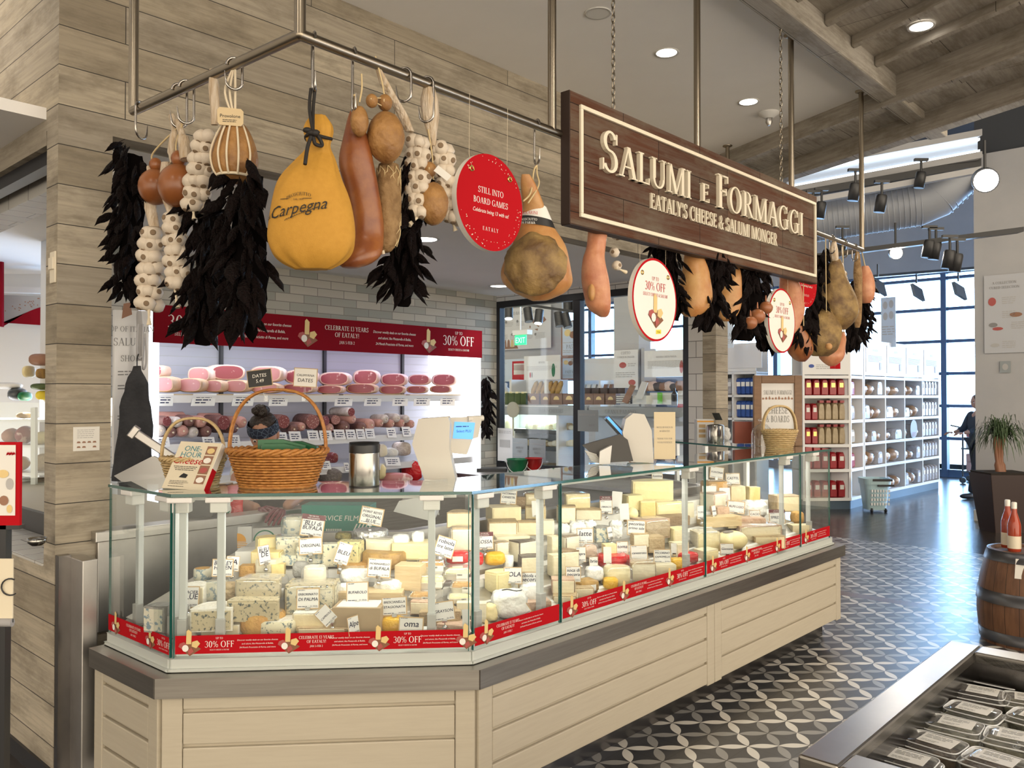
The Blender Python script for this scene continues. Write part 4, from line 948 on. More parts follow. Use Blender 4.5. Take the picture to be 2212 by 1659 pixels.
# big labelled ham
t = ham('big ham with a black and white paper band, left of the wooden sign', onR, [(376,1124,1146),(395,1122,1158),(430,1127,1172),(470,1130,1190),(500,1118,1202),(540,1098,1222),(580,1085,1236),(610,1088,1238),(632,1110,1220),(645,1138,1192),(650,1150,1178)], 'ham_fat', .62,.012)
b = MB(); c_ = onR(1158,578); s = c_.y/F
b.ell(c_ + Vector((-.004,-.062,0)),(66*s, 0,0),(0,.055,0),(0,0,66*s), 24,14,0, lambda q: q*(1 + .14*mnz(q*2.2)) + Vector((0,.0,0))); b.build('cut_face', 'ham_cut', t)
b = MB(); q = onR(1178,607) - Vector((0,.122,0)); b.ell(q, (.014,0,0),(0,.014,0),(0,0,.014), 12,8); b.build('bone', 'ham_fat', t)
b = MB()
for z0_, z1_, m_ in ((442,472,0),(472,490,1)):
    rs = []
    for py in (z0_, (z0_ + z1_)/2, z1_):
        xl = 1130 - (py - 470)*.28; xr = 1190 + (py - 470)*.42; cc = onR((xl + xr)/2, py); rx = (xr - xl)/2*cc.y/F + .004; rs.append([cc + Vector((rx*math.cos(a), rx*.64*math.sin(a), -.02*math.cos(a)*.5)) for a in [k*math.pi/14 for k in range(28)]])
    b.rings(rs, m_, True, False)
cc = onR(1152,466); f = lambda p, q, e=.0: Vector((cc.x + p - .02, cc.y - .0555*(max(0,1 - (p/.062) ** 2)) ** .5 - .002, cc.z + q))
text(b, 'FERRARINI', lambda p, q: f(p, q - .006), .0115,2, serif=True); text(b, 'PROSCIUTTO', lambda p, q: f(p, q - .030) - Vector((0,.004,0)), .009,0, serif=True); text(b, 'DI PARMA', lambda p, q: f(p, q - .043) - Vector((0,.005,0)), .009,0, serif=True)
b.build('label_band', ['paper', 'black_print', 'red_print'], t)
b = MB(); hk = railpt(RB, RC, 1160) - Z*.15; b.tube(curve([hk, onR(1153,370), onR(1146,420) - Vector((0,.03,0)), onR(1130,440) - Vector((0,.04,0))]), .0032,6); b.tube(curve([hk, onR(1160,375), onR(1163,405) - Vector((0,.03,0)), onR(1140,445) - Vector((0,.045,0))]), .0032,6); b.build('rope', 'twine', t)
# below and beyond the wooden sign
t = ham('slim pink ham shank hanging below the left part of the wooden sign', onR, [(400,1280,1312),(470,1274,1316),(530,1268,1310),(560,1259,1309),(600,1258,1316),(640,1263,1319),(665,1270,1320),(680,1288,1316),(685,1296,1310)], 'ham_pale', .75,.008)
b = MB(); b.ell(onR(1276,634) - Vector((0,.03,0)),(.016,0,0),(0,.02,0),(0,0,.035), 12,8); b.build('knuckle', 'ham_fat', t); b = MB(); b.tube([onR(1296,402), railpt(RB, RC, 1296)], .003,6); b.build('rope', 'twine', t)
garlic('short end of a netted garlic braid behind the slim ham shank', onR, 1316,470,1346,580,1,4,0, ((1330,578),(1352,588)), None, grp='netted garlic braids')
ristra('bunch of dark dried chillies behind the larger white round sign', onR, [(520,1405,1480),(560,1405,1486),(620,1420,1486),(665,1440,1490),(690,1455,1478)], 40,.11,.05,.06)
for lab, rows, m in (('ham just right of the larger white round sign', [(500,1478,1508),(550,1478,1520),(600,1470,1536),(640,1464,1540),(668,1466,1530),(684,1480,1510)], 'ham_fat'),('narrower ham between two chilli bunches below the wooden sign', [(520,1572,1592),(570,1566,1602),(620,1556,1608),(660,1554,1606),(684,1560,1594),(692,1568,1584)], 'ham_fat'),
    ('pink ham directly behind the smaller white round sign', [(545,1692,1715),(590,1688,1725),(630,1690,1740),(665,1694,1746),(700,1700,1738),(718,1706,1725)], 'ham_pale'),
    ('large ham behind the garlic braid at the right end of the rail', [(560,1796,1815),(600,1782,1830),(640,1768,1848),(670,1764,1852),(695,1772,1846),(712,1792,1828)], 'ham_cut'),
    ('second lowest ham at the right end, with a pale bone spot', [(670,1765,1805),(700,1744,1826),(730,1738,1826),(755,1748,1818),(768,1768,1800)], 'ham_cut'),
    ('lowest ham of the right cluster, pinkish', [(715,1810,1835),(740,1790,1836),(765,1779,1834),(780,1786,1826),(789,1798,1815)], 'ham_pale'),
    ('orange-brown ham at the lower left of the right cluster', [(700,1722,1750),(730,1716,1768),(755,1718,1772),(772,1730,1765),(779,1742,1758)], 'ham_brown')):
    t = ham(lab, onR, rows, m, .75,.012, dy=(.0 if 'large' in lab or 'just' in lab else .08 if 'lowest' in lab else .14 if 'orange' in lab else .05))
    b = MB(); r0 = rows[0]; b.tube([onR((r0[1] + r0[2])/2, r0[0] + 4), railpt(RB, RC, (r0[1] + r0[2])/2)], .003,6); b.build('rope', 'twine', t)
    if m == 'ham_cut':
        px, py = (1816,690) if 'large' in lab else (1781,750); b = MB(); q = onR(px, py) - Vector((0,.07,0)); b.ell(q, (.022,0,0),(0,.02,0),(0,0,.022), 12,8); b.build('bone', 'ham_fat', t)
ristra('bunch of dark dried chillies between the two hams below the wooden sign', onR, [(540,1512,1560),(590,1508,1568),(640,1506,1566),(680,1500,1562),(708,1505,1545),(718,1515,1535)], 55,.12,.06,-.02)
ristra('chilli bunch mixed with small onions, left of the smaller white sign', onR, [(560,1598,1640),(610,1592,1660),(660,1578,1662),(700,1572,1658),(735,1585,1640)], 55,.12,.06,.02)
for k, (x, y, r_) in enumerate(((1628,686,17),(1646,668,15),(1613,700,15))):
    c_ = onR(x, y) - Vector((0,.07,0)); s = c_.y/F; b = MB(); b.ell(c_, (r_*s, 0,0),(0, r_*s, 0),(0,0, r_*.95*s), 14,10); b.tube([c_ + Z*r_*s, c_ + Z*r_*1.8*s], [.006,.003], 6)
    tag(b.build('onion', 'onion'),('largest of three onions in the chilli bunch', 'upper of three onions in the chilli bunch', 'lowest of three onions in the chilli bunch')[k], 'onion', 'onions in the chilli bunch')

ristra('small low chilli bunch left of the smaller white round sign', onR, [(640,1640,1672),(690,1628,1678),(730,1632,1678),(758,1648,1672)], 34,.12,.05,.06)
ristra('chilli bunch behind the half hidden red round sign', onR, [(545,1768,1800),(590,1772,1808),(630,1770,1806),(680,1740,1790),(720,1722,1770),(765,1735,1765)], 50,.12,.05,.10)
garlic('garlic braid in front of the large ham at the right end of the rail', onR, 1796,572,1836,664,2,7,12, None, [(522,1798,1806),(540,1792,1810),(560,1794,1812),(575,1802,1814)])
t = thing('netted_salami', 'thin netted salami beside the large ham at the right end', 'salami', onR(1852,712)); b = loftpx(onR, srow([(545,1848,1856),(590,1844,1862),(640,1846,1862),(690,1846,1860),(708,1848,1856)], 3), .95,14,.004); b.build('meat', 'sausage_net', t); b = MB(); b.tube([onR(1852,546), railpt(RB, RC, 1850)], .0025,6); b.build('twine', 'twine', t)
t = ham('small round pink netted ham at the far right end of the rail', onR, [(575,1862,1876),(592,1858,1884),(615,1854,1889),(640,1856,1888),(655,1864,1880)], 'ham_pale', .95,.002, name='netted_ham'); b = MB(); b.tube([onR(1869,577), onR(1862,545)], .004,6); b.build('rope', 'twine', t)
ristra('wide chilli bunch at the far right end of the rail', onR, [(600,1858,1886),(640,1852,1896),(680,1846,1900),(715,1838,1896),(740,1838,1880),(758,1842,1862)], 60,.12,.06,.12)
# ================================================================ cheeses, trays and tags in the counter
def veined(name, base, vein, sc_=26, th=.60, rough=.5, base2=None):
    t = NT(name, rough); tc_ = t.n('ShaderNodeTexCoord').outputs['Object']; n1 = t.noise(tc_, sc_, 3,.6); n2 = t.noise(tc_, 8,2)
    c = t.mix(n2, base, base2 or tuple(x*.9 for x in base)); t.col(t.mix(t.ramp(n1, [(th, (0,0,0)),(th + .07, (1,1,1))]), c, vein)); t.bump(n1,.15,.004)
veined('blue_paste', (.68,.63,.46),(.10,.14,.15), 60,.55); veined('blue_yellow', (.74,.66,.34),(.13,.17,.15), 50,.565); veined('blue_pale', (.66,.64,.52),(.20,.28,.33), 44,.53); veined('blue_tan', (.55,.47,.31),(.07,.09,.085), 62,.56)
for n_, a_, b_ in (('cream', (.80,.70,.47),(.76,.64,.40)),('ivory', (.84,.78,.62),(.80,.73,.55)),('pale', (.78,.71,.53),(.72,.64,.45)),('yellow', (.82,.66,.30),(.76,.58,.24)),('butter', (.86,.76,.44),(.82,.70,.38))): skin(n_, a_, b_, 9,.42,.12,60)
for n_, a_, b_ in (('tan_rind', (.52,.40,.24),(.42,.30,.17)),('brown_rind', (.34,.24,.15),(.22,.15,.09)),('dark_rind', (.13,.11,.10),(.22,.19,.16)),('white_rind', (.82,.80,.74),(.74,.70,.60)),('pink_rind', (.60,.42,.32),(.50,.34,.24)),('orange_rind', (.62,.36,.10),(.50,.26,.07)),('grey_rind', (.36,.35,.33),(.25,.25,.24))): skin(n_, a_, b_, 14,.6,.5,60)
skin('white_wrap', (.86,.86,.84),(.78,.78,.77), 12,.35,.9,22); skin('red_wrap', (.62,.015,.02),(.50,.01,.015), 12,.22,.5,25); skin('yellow_wrap', (.82,.50,.04),(.70,.38,.03), 12,.25,.7,25); skin('leaf_wrap', (.50,.30,.08),(.28,.16,.05), 12,.5,.7,25); skin('foil', (.62,.62,.62),(.5,.5,.5), 12,.25,.6,40); M['foil'].node_tree.nodes['Principled BSDF'].inputs['Metallic'].default_value = .8
skin('kraft', (.42,.31,.19),(.38,.28,.165), 6,.7,.05); skin('herbs', (.06,.07,.025),(.25,.20,.06), 50,.7,.8,60); skin('pine_wood', (.66,.52,.32),(.58,.44,.25), 7,.6,.1, stretch=(1,1,6)); mat('maroon', (.11,.015,.025), .5); mat('ink_blue', (.012,.016,.06), .6); mat('clip_metal', (.7,.7,.7), .15,1)
def pilez(q): return .69 + .60*(q - .06)
PC = {}
def pile(k, px, py, dq=0):
    """where the pixel ray meets the sloping face of the heap in counter section k"""
    a, X, nn, Ln = seg(k); nrm = (Z + nn*.60).normalized(); return onpl(px, py, a - nn*.06 + Z*.69, nrm) + nn*dq
# display risers under the cheese
for k, s0, s1 in ((1,.10, None),(2,.05, None)):
    a, X, nn, Ln = seg(k); b = MB()
    for j in range(5):
        q0 = .07 + .105*j; zt = pilez(q0) - .004; b.ob(a + X*s0 - nn*q0 + Z*(deckz(q0) - .05), X*((s1 or Ln - .1) - s0), -nn*.105, Z*(zt - deckz(q0) + .05))
    tag(b.build('display_riser', 'white_paint'), 'stepped white riser under the cheeses of the ' + ('front section' if k == 1 else 'long side'), 'riser')
NAMES = {'blk': 'cheese_block', 'wdg': 'cheese_wedge', 'half': 'half_cheese_wheel', 'whl': 'cheese_wheel', 'rnd': 'wrapped_cheese', 'bag': 'cheese_bag', 'tray': 'cheese_tray', 'box': 'cheese_box', 'ball': 'round_cheese'}
def cheese(k, kind, x0, y0, x1, y1, body, cut, label, yaw=None, dq=0, film=0, deep=None, hh=None, grp=None):
    p = pile(k, (x0 + x1)/2, y1, dq); s = p.y/F; w = (x1 - x0)*s; h = (y1 - y0)*s*(.86 if hh is None else hh)
    if yaw is None: yaw = R.uniform(-.35,.35)
    d = deep or min(max(w*.8,.05), .13)
    base = 0 if k < 2 else .35; yaw += base*.6
    X = Vector((math.cos(yaw), math.sin(yaw), 0)); Yv = Vector((-math.sin(yaw), math.cos(yaw), 0))
    if kind in ('blk', 'box', 'tray', 'wdg', 'half'): w = w/(abs(math.cos(yaw)) + .28*abs(math.sin(yaw)))
    c_ = p + Yv*d*.5; lf = lambda x, y, z: c_ + X*x + Yv*y + Z*z
    t = thing(NAMES[kind], label, 'cheese' if kind != 'box' else 'box', c_, grp)
    jit = lambda q, a: q + Vector((mnz(q*14), mnz(q*14 + Vector((9,0,0))), mnz(q*14 + Vector((0,9,0)))))*a
    def solid(poly, z0, z1, nm, m, bev=.004, nz=.0035):
        n = len(poly); rs = []
        for z in (z0, z0 + (z1 - z0)*.5, z1): rs.append([jit(lf(x, y, z), nz if z > z0 else 0) for x, y in poly])
        b = MB(); b.rings(rs, 0, False, True); return b.build(nm, m, t, bev)
    def plate(pa, pb, z0, z1, m, nm='cut_face'):
        (xa, ya),(xb, yb) = pa, pb; e = Vector((yb - ya, xa - xb)).normalized()*.0022 if True else 0
        b = MB(); o = lf(xa + (xb - xa)*.04, ya + (yb - ya)*.04, z0 + (z1 - z0)*.06); ax = lf(xb, yb, 0) - lf(xa, ya, 0); outw = X*e.x + Yv*e.y
        b.ob(o, ax*.92, outw*1.5, Z*((z1 - z0)*.86)); return b.build(nm, m, t, .002)
    if kind == 'blk':
        P = [(-w/2,-d/2),(w/2,-d/2),(w/2, d/2),(-w/2, d/2)]; solid(P, 0, h, 'rind' if cut else 'body', body)
        if cut: plate(P[0], P[1], 0, h, cut); plate(P[1], P[2], 0, h, cut)
    elif kind == 'half':
        n = 12; P = [(-w/2 + w*i/3,-d/2) for i in range(4)] + [(w/2*math.cos(math.pi*i/n), -d/2 + d*1.1*math.sin(math.pi*i/n)) for i in range(1, n)]; solid(P, 0, h, 'rind' if cut else 'body', body, .006)
        if cut: plate((-w/2,-d/2),(w/2,-d/2), 0, h, cut)
    elif kind == 'wdg':
        r = max(w, d*1.2); P = [(-w*.35,-d/2),(w/2,-d*.30)] + [(w/2 - w*i/5, d*(.5 + .18*math.sin(math.pi*i/5))) for i in range(6)]; solid(P, 0, h, 'rind' if cut else 'body', body)
        if cut: plate(P[0], P[1], 0, h, cut); plate(P[-1], P[0], 0, h, cut)
    elif kind == 'whl':
        n = 28; P = [(w/2*math.cos(2*math.pi*i/n), w/2*math.sin(2*math.pi*i/n)*.9) for i in range(n)]; b = MB(); prof = [(.90,0),(.985,.10),(1,.5),(.985,.90),(.90,1.0)]
        b.rings([[jit(lf(x*f, y*f, h*z), .002) for x, y in P] for f, z in prof], 0, True, True); b.build('rind' if cut else 'body', body, t)
        if cut: b = MB(); b.rings([[lf(x*.86, y*.86, h*z) for x, y in P] for z in (.98,1.012)], 0, False, True); b.build('top_face', cut, t)
    elif kind == 'ball':
        b = MB(); b.ell(lf(0,0, h/2), X*w/2, Yv*w*.42, Z*h/2,20,12,0, lambda q: q*(1 + .04*mnz(q*2 + Vector((x0,0,0))))); b.build('body', body, t)
        if cut: b = MB(); b.ell(lf(-w*.1,-w*.02, h*.93), X*w*.2, Yv*w*.15, Z*h*.09,12,6); b.build('seal', cut, t)
    elif kind in ('rnd', 'bag'):
        am = .10 if kind == 'rnd' else .26; ex = .55; b = MB()
        sg = lambda v, e: math.copysign(abs(v) ** e, v)
        b.ell(lf(0,0, h/2), X*w/2, Yv*d/2, Z*h/2,24,14,0, lambda q: Vector((sg(q.x, ex), sg(q.y, ex), sg(q.z, ex)))*(.93 + am*mnz(q*3.2 + Vector((x0*.1, y0*.1,0))) + am*.5*mnz(q*8 + Vector((x0,0,0))))); b.build('wrapping', body, t)
        if cut: b = MB(); b.ob(lf(-w*.22,-d/2 - .002, h*.3), X*w*.42, Yv*.002, Z*h*.38); b.build('sticker', cut, t)
    elif kind == 'box':
        b = MB(); b.ob(lf(-w/2,-d/2,0), X*w, Yv*d, Z*h); b.build('carton', body, t, .002)
        if cut: b = MB(); b.ob(lf(-w*.42,-d*.45, h), X*w*.84, Yv*d*.9, Z*.002); b.build('lid_label', cut, t)
    elif kind == 'tray':
        b = MB(); hb = h*.45
        def rr(f, z, e=.3): return [lf(math.copysign(abs(math.cos(a)) ** e, math.cos(a))*w/2*f, math.copysign(abs(math.sin(a)) ** e, math.sin(a))*d/2*f, z) for a in [2*math.pi*(i + .5)/20 for i in range(20)]]
        b.rings([rr(.80,0), rr(.95, hb), rr(1.0, hb + .002)], 0, True, True); b.build('base', 'white_print', t)
        b = MB(); b.rings([rr(.86, hb + .003), rr(.84, hb + h*.25), rr(.6, h*.8)], 0, True, True); b.v = [jit(q, .006) for q in b.v]; b.build('filling', body, t)
        b = MB(); b.rings([rr(1.0, hb + .003), rr(.97, hb + .006), rr(.88, h), rr(.8, h + .002)], 0, True, True); b.build('lid', 'clear_plastic', t)
        b = MB(); b.ob(lf(w*.02,-d*.5 - .002, hb*.4), X*w*.42, Yv*.001 + Z*0, Z*h*.42,0)
        for i in range(12): b.ob(lf(w*(.05 + .016*i), -d*.5 - .0028, hb*.4 + h*.24), X*w*R.choice((.004,.009)), Yv*.0006, Z*h*.13,1)
        b.build('price_label', ['paper', 'black_print'], t)
    if film:
        b = MB(); sg = lambda v, e: math.copysign(abs(v) ** e, v)
        b.ell(lf(0,0, h*.5), X*w*.56, Yv*d*.62, Z*h*.57,20,10,0, lambda q: Vector((sg(q.x, .45), sg(q.y, .45), sg(q.z, .45)))*(1 + .03*mnz(q*6 + Vector((x0,0,0))))); b.build('plastic_wrap', 'plastic_film', t)
    return t
ch = cheese
# --- front section
ch(1, 'half', 308,1299,362,1364, 'grey_rind', 'blue_pale', 'blue cheese quarter with a pale top, alone at the left end of the deck', -.3,.02)
ch(1, 'half', 388,1256,441,1322, 'white_rind', 'pale', 'white-rinded half wheel behind the tag reading glacier blue')
ch(1, 'whl', 418,1226,457,1256, 'blue_pale', 'orange_rind', 'small blue cheese with an orange top at the back left')
ch(1, 'blk', 438,1254,482,1298, 'blue_pale', None, 'film-wrapped pale blue cheese behind the second post', film=1)
ch(1, 'whl', 478,1256,506,1300, 'tan_rind', None, 'tan cheese drum between the second post and the tall blue stack')
ch(1, 'half', 432,1346,517,1379, 'white_rind', 'pale', 'lower of two white-rinded half wheels by the left corner post', .1,0,0,.12)
ch(1, 'half', 425,1294,516,1350, 'white_rind', 'blue_tan', 'upper of two white-rinded half wheels by the left corner post', .15,.09,0,.12)
ch(1, 'whl', 394,1320,423,1379, 'white_rind', None, 'small white bloomy cheese standing in the front left corner', 0,.02)
ch(1, 'whl', 510,1322,610,1378, 'orange_rind', 'tan_rind', 'brown-orange wheel at the bottom of the tall blue stack')
ch(1, 'half', 502,1276,614,1328, 'blue_tan', 'blue_tan', 'lower blue-veined half wheel in the tall stack', .05,.10,0,.13)
ch(1, 'half', 521,1230,618,1281, 'blue_tan', 'blue_tan', 'upper blue-veined half wheel in the tall stack, wrapped in film', -.05,.12,1,.12)
ch(1, 'whl', 543,1335,640,1376, 'blue_paste', 'white_rind', 'low blue cheese with a white bloomy top at the glass, below the tall stack', 0,.02)
ch(1, 'blk', 541,1187,604,1222, 'yellow', 'butter', 'middle yellow block of the small yellow pile at the back')
ch(1, 'wdg', 553,1158,596,1190, 'yellow', 'butter', 'top yellow wedge of the small yellow pile at the back', .3)
ch(1, 'wdg', 544,1204,598,1236, 'ivory', 'ivory', 'bright ivory wedge in front of the small yellow pile', -.2,.02)
ch(1, 'blk', 515,1219,548,1246, 'orange_rind', None, 'orange slab just left of the bright ivory wedge')
ch(1, 'blk', 586,1216,614,1246, 'yellow', None, 'yellow slab just right of the bright ivory wedge')
ch(1, 'whl', 608,1110,656,1162, 'blue_pale', None, 'tall grey-blue cheese in film below the box of service film', film=1)
ch(1, 'blk', 597,1154,648,1198, 'blue_pale', 'blue_paste', 'pale blue block under the tall grey-blue cheese', film=1)
ch(1, 'blk', 602,1196,642,1222, 'blue_pale', None, 'low blue block below the pale blue block at the back')
ch(1, 'rnd', 628,1208,664,1252, 'grey_rind', None, 'grey-brown wrapped cheese left of the small round blue cheese')
ch(1, 'blk', 640,1172,700,1220, 'blue_paste', 'blue_pale', 'blue cheese piece directly behind the two stacked tags')
ch(1, 'blk', 696,1168,730,1224, 'blue_pale', 'blue_paste', 'upright blue slab right of the two stacked tags')
ch(1, 'blk', 727,1164,776,1218, 'blue_yellow', 'blue_yellow', 'yellowish blue-veined block under the herb-topped cheese', -.1)
ch(1, 'rnd', 721,1148,758,1169, 'herbs', None, 'small cheese crusted with dark green herbs')
ch(1, 'whl', 660,1208,708,1257, 'ivory', 'white_rind', 'small round pale blue cheese in film on the big blue block', 0,.10,1)
ch(1, 'blk', 617,1252,724,1326, 'blue_tan', 'blue_paste', 'big blue-veined block behind the tag reading erborinato', .05,.02,1,.13)
ch(1, 'whl', 754,1143,830,1176, 'foil', None, 'wide cheese wheel in silver foil with a tag standing on it')
ch(1, 'blk', 786,1160,844,1198, 'ivory', 'ivory', 'ivory block in film in front of the foil wheel', film=1)
t = ch(1, 'whl', 775,1190,872,1232, 'leaf_wrap', None, 'leaf-wrapped brown wheel tied with dark string', film=0)
ch(1, 'blk', 845,1169,934,1210, 'butter', 'butter', 'wide cream block carrying two small white cheeses', .0)
ch(1, 'rnd', 846,1147,884,1176, 'white_wrap', None, 'left small white cheese on the wide cream block', dq=.05)
ch(1, 'rnd', 888,1140,916,1172, 'white_wrap', None, 'right small white cheese on the wide cream block', dq=.05)
ch(1, 'box', 850,1214,910,1276, 'pine_wood', None, 'pale wooden box tilted behind the white paper-wrapped rounds')
ch(1, 'blk', 728,1217,790,1240, 'orange_rind', 'tan_rind', 'thin tan slice on the left white paper-wrapped round')
ch(1, 'rnd', 729,1226,798,1266, 'white_wrap', None, 'larger left white paper-wrapped round')
ch(1, 'rnd', 797,1248,862,1284, 'white_wrap', None, 'right white paper-wrapped round with a small printed mark')
ch(1, 'rnd', 726,1258,762,1290, 'white_wrap', None, 'small white paper-wrapped cheese left of the tag reading bufarolo')
ch(1, 'box', 724,1276,868,1306, 'pine_wood', None, 'open pale wooden crate below the white paper-wrapped rounds', 0,0,0,.10)
ch(1, 'box', 717,1300,824,1372, 'kraft', 'board_white', 'brown cardboard carton with a printed white top', -.05,.02,0,.12)
ch(1, 'wdg', 619,1316,702,1364, 'white_rind', 'cream', 'white-rinded soft wedge below the big blue block', -.2,.02,0,.11)
ch(1, 'blk', 643,1350,750,1377, 'tan_rind', 'pale', 'flat tan slab at the glass under the soft wedge', .0,.02)
ch(1, 'rnd', 773,1351,816,1376, 'pale', None, 'small cheese in pale paper at the glass beside the narrow tag')
ch(1, 'rnd', 813,1328,866,1376, 'yellow_wrap', None, 'round cheese in orange-yellow wrapping left of the tag reading oma')
ch(1, 'blk', 884,1296,932,1328, 'pink_rind', 'ivory', 'ivory wedge with a reddish top behind the tag reading oma')
ch(1, 'half', 905,1318,996,1352, 'tan_rind', 'tan_rind', 'tan slab below the tag reading grayson', .1)
ch(1, 'blk', 938,1346,1004,1378, 'pink_rind', None, 'pinkish flat slab at the glass by the middle corner')
ch(1, 'blk', 986,1298,1018,1330, 'ivory', None, 'ivory block right of the tag reading grayson')
for i, (x0, y0, x1, y1, lb) in enumerate(((897,1203,962,1238, 'clear-lidded tray of orange cheese, top of the left tray stack'),(893,1238,960,1272, 'clear-lidded tray of orange cheese, second in the left tray stack'),(880,1274,940,1300, 'clear-lidded tray of cheese at the bottom of the left tray stack'),(955,1222,1014,1252, 'clear-lidded tray with a barcode, behind the middle corner glass'),(970,1252,1024,1280, 'clear-lidded tray, second one behind the middle corner glass'),(966,1278,1022,1302, 'clear-lidded tray, lowest one behind the middle corner glass'))):
    ch(1, 'tray', x0, y0, x1, y1, 'orange_rind' if i % 2 == 0 else 'butter', None, lb, R.uniform(-.1,.1), .02)
ch(1, 'rnd', 962,1188,1016,1222, 'red_wrap', 'paper', 'red-wrapped pack left of the middle corner glass')
ch(1, 'wdg', 968,1132,1018,1192, 'tan_rind', 'ivory', 'tall ivory wedge behind the middle corner post', film=1)
ch(1, 'half', 964,1097,1018,1136, 'tan_rind', 'cream', 'hard tan cheese topping the tall ivory wedge', dq=.06)
# --- long side
L = 2
ch(L, 'blk', 1061,1091,1128,1128, 'cream', 'cream', 'cream brick on top of the pile, carrying a tag, right of the corner post', .1)
ch(L, 'blk', 1054,1122,1118,1163, 'tan_rind', 'ivory', 'left bright block of the row under the cream brick')
ch(L, 'blk', 1118,1123,1160,1157, 'tan_rind', 'pale', 'right block of the row under the cream brick, dark side')
ch(L, 'half', 1070,1154,1150,1190, 'pale', 'pale', 'wide pale half wheel at the foot of the cream brick pile')
ch(L, 'wdg', 1065,1166,1104,1203, 'tan_rind', 'ivory', 'small film-wrapped wedge before the wide pale half wheel', film=1)
ch(L, 'wdg', 1111,1161,1167,1216, 'dark_rind', 'ivory', 'ivory wedge with a nearly black rind, leaning', .3)
ch(L, 'blk', 1124,1196,1170,1240, 'dark_rind', 'pale', 'pale block with a dark rind under the leaning wedge')
ch(L, 'rnd', 1048,1190,1096,1224, 'yellow_wrap', None, 'yellow-wrapped cheese tied with dark lines behind the corner post')
ch(L, 'rnd', 1020,1190,1046,1224, 'red_wrap', None, 'red-wrapped pack right of the middle corner glass')
ch(L, 'whl', 1093,1198,1116,1226, 'white_wrap', None, 'little white cheese cup beside the yellow-wrapped cheese')
ch(L, 'blk', 1158,1120,1196,1156, 'ivory', 'ivory', 'bright ivory block half behind the first seam post')
ch(L, 'blk', 1190,1153,1212,1200, 'pale', 'pale', 'upright pale slab right behind the first seam post')
ch(L, 'blk', 1134,1062,1176,1094, 'tan_rind', 'cream', 'upper tan brick at the back left of the first seam post', film=1)
ch(L, 'blk', 1134,1090,1178,1122, 'tan_rind', 'cream', 'lower tan brick at the back left of the first seam post')
ch(L, 'blk', 1110,1070,1136,1100, 'brown_rind', None, 'brown crusted block left of the two tan bricks')
ch(L, 'half', 1220,1062,1278,1102, 'cream', 'butter', 'cream half wheel high at the back right of the first seam post', film=1)
ch(L, 'half', 1242,1097,1300,1124, 'tan_rind', 'ivory', 'wide flat ivory cheese below the high cream half wheel')
ch(L, 'wdg', 1204,1089,1244,1132, 'tan_rind', 'ivory', 'upright tan wedge just right of the first seam post')
ch(L, 'bag', 1208,1128,1234,1160, 'white_wrap', None, 'left of three crumpled white bags at the back')
ch(L, 'bag', 1230,1122,1266,1160, 'white_wrap', None, 'middle of three crumpled white bags at the back')
ch(L, 'bag', 1264,1120,1296,1156, 'white_wrap', None, 'right of three crumpled white bags at the back')
ch(L, 'wdg', 1281,1134,1317,1174, 'grey_rind', 'blue_pale', 'greenish wedge with a grey rind standing upright')
ch(L, 'bag', 1315,1118,1345,1166, 'white_wrap', None, 'tall crumpled bag right of the greenish wedge')
ch(L, 'wdg', 1213,1153,1260,1190, 'brown_rind', 'ivory', 'ivory wedge with a brown crust tipped on its side', film=1)
ch(L, 'half', 1211,1184,1254,1228, 'brown_rind', 'ivory', 'ivory half wheel with a brown crust under the tipped wedge')
ch(L, 'blk', 1192,1192,1224,1244, 'pale', 'pale', 'tall pale block behind the first glass seam')
ch(L, 'rnd', 1262,1172,1294,1210, 'pink_rind', None, 'crinkled small cheese in film left of the red-rinded wheel', film=1)
ch(L, 'whl', 1290,1198,1364,1228, 'red_wrap', None, 'flat red-rinded wheel in the middle of the long side')
ch(L, 'blk', 1306,1172,1334,1206, 'butter', None, 'butter-coloured block standing on the flat red wheel')
ch(L, 'rnd', 1268,1220,1310,1260, 'white_wrap', None, 'white-wrapped cube in front of the flat red wheel')
ch(L, 'whl', 1306,1221,1366,1272, 'butter', None, 'large peach-coloured wheel at the glass, film wrapped', film=1)
ch(L, 'rnd', 1302,1244,1338,1280, 'yellow_wrap', None, 'yellow-wrapped cheese at the glass before the peach wheel')
ch(L, 'rnd', 1250,1248,1306,1286, 'leaf_wrap', 'white_wrap', 'leaf-wrapped cheese with a white cap at the glass')
ch(L, 'blk', 1192,1246,1242,1292, 'pink_rind', 'pale', 'upper of two pale bricks behind the first glass seam, pink crust')
ch(L, 'blk', 1194,1284,1246,1312, 'tan_rind', 'pale', 'lower of two pale bricks behind the first glass seam')
ch(L, 'blk', 1238,1266,1284,1298, 'tan_rind', 'pale', 'pale brick right of the two bricks at the first glass seam')
t = ch(L, 'rnd', 1052,1266,1136,1340, 'white_wrap', None, 'big white paper parcel with a black pen stroke on top', 0,.03,0,.12)
b = MB(); q0 = pile(2,1094,1340,.03); sx_ = q0.y/F; cz_ = q0.z + 74*sx_*.86; cxy = q0 + Vector((0,.06,0))
b.tube([Vector((cxy.x - .04 + .08*i/8, cxy.y - .01 + .015*math.sin(i*.8), cz_ - .004)) for i in range(9)], .0022,5); b.build('pen_stroke', 'black_print', t)
ch(L, 'wdg', 1065,1230,1114,1282, 'butter', 'butter', 'pale yellow wedge tipped up behind the white parcel', .4)
ch(L, 'bag', 1122,1256,1172,1306, 'white_wrap', None, 'crumpled white paper around a wedge right of the white parcel')
ch(L, 'blk', 1130,1296,1194,1330, 'pink_rind', None, 'pinkish slab at the glass left of the first seam post')
ch(L, 'blk', 1022,1298,1050,1345, 'ivory', None, 'ivory block just right of the middle corner glass')
ch(L, 'bag', 1044,1300,1076,1348, 'butter', None, 'crumbly yellow cheese at the glass right of the corner post')
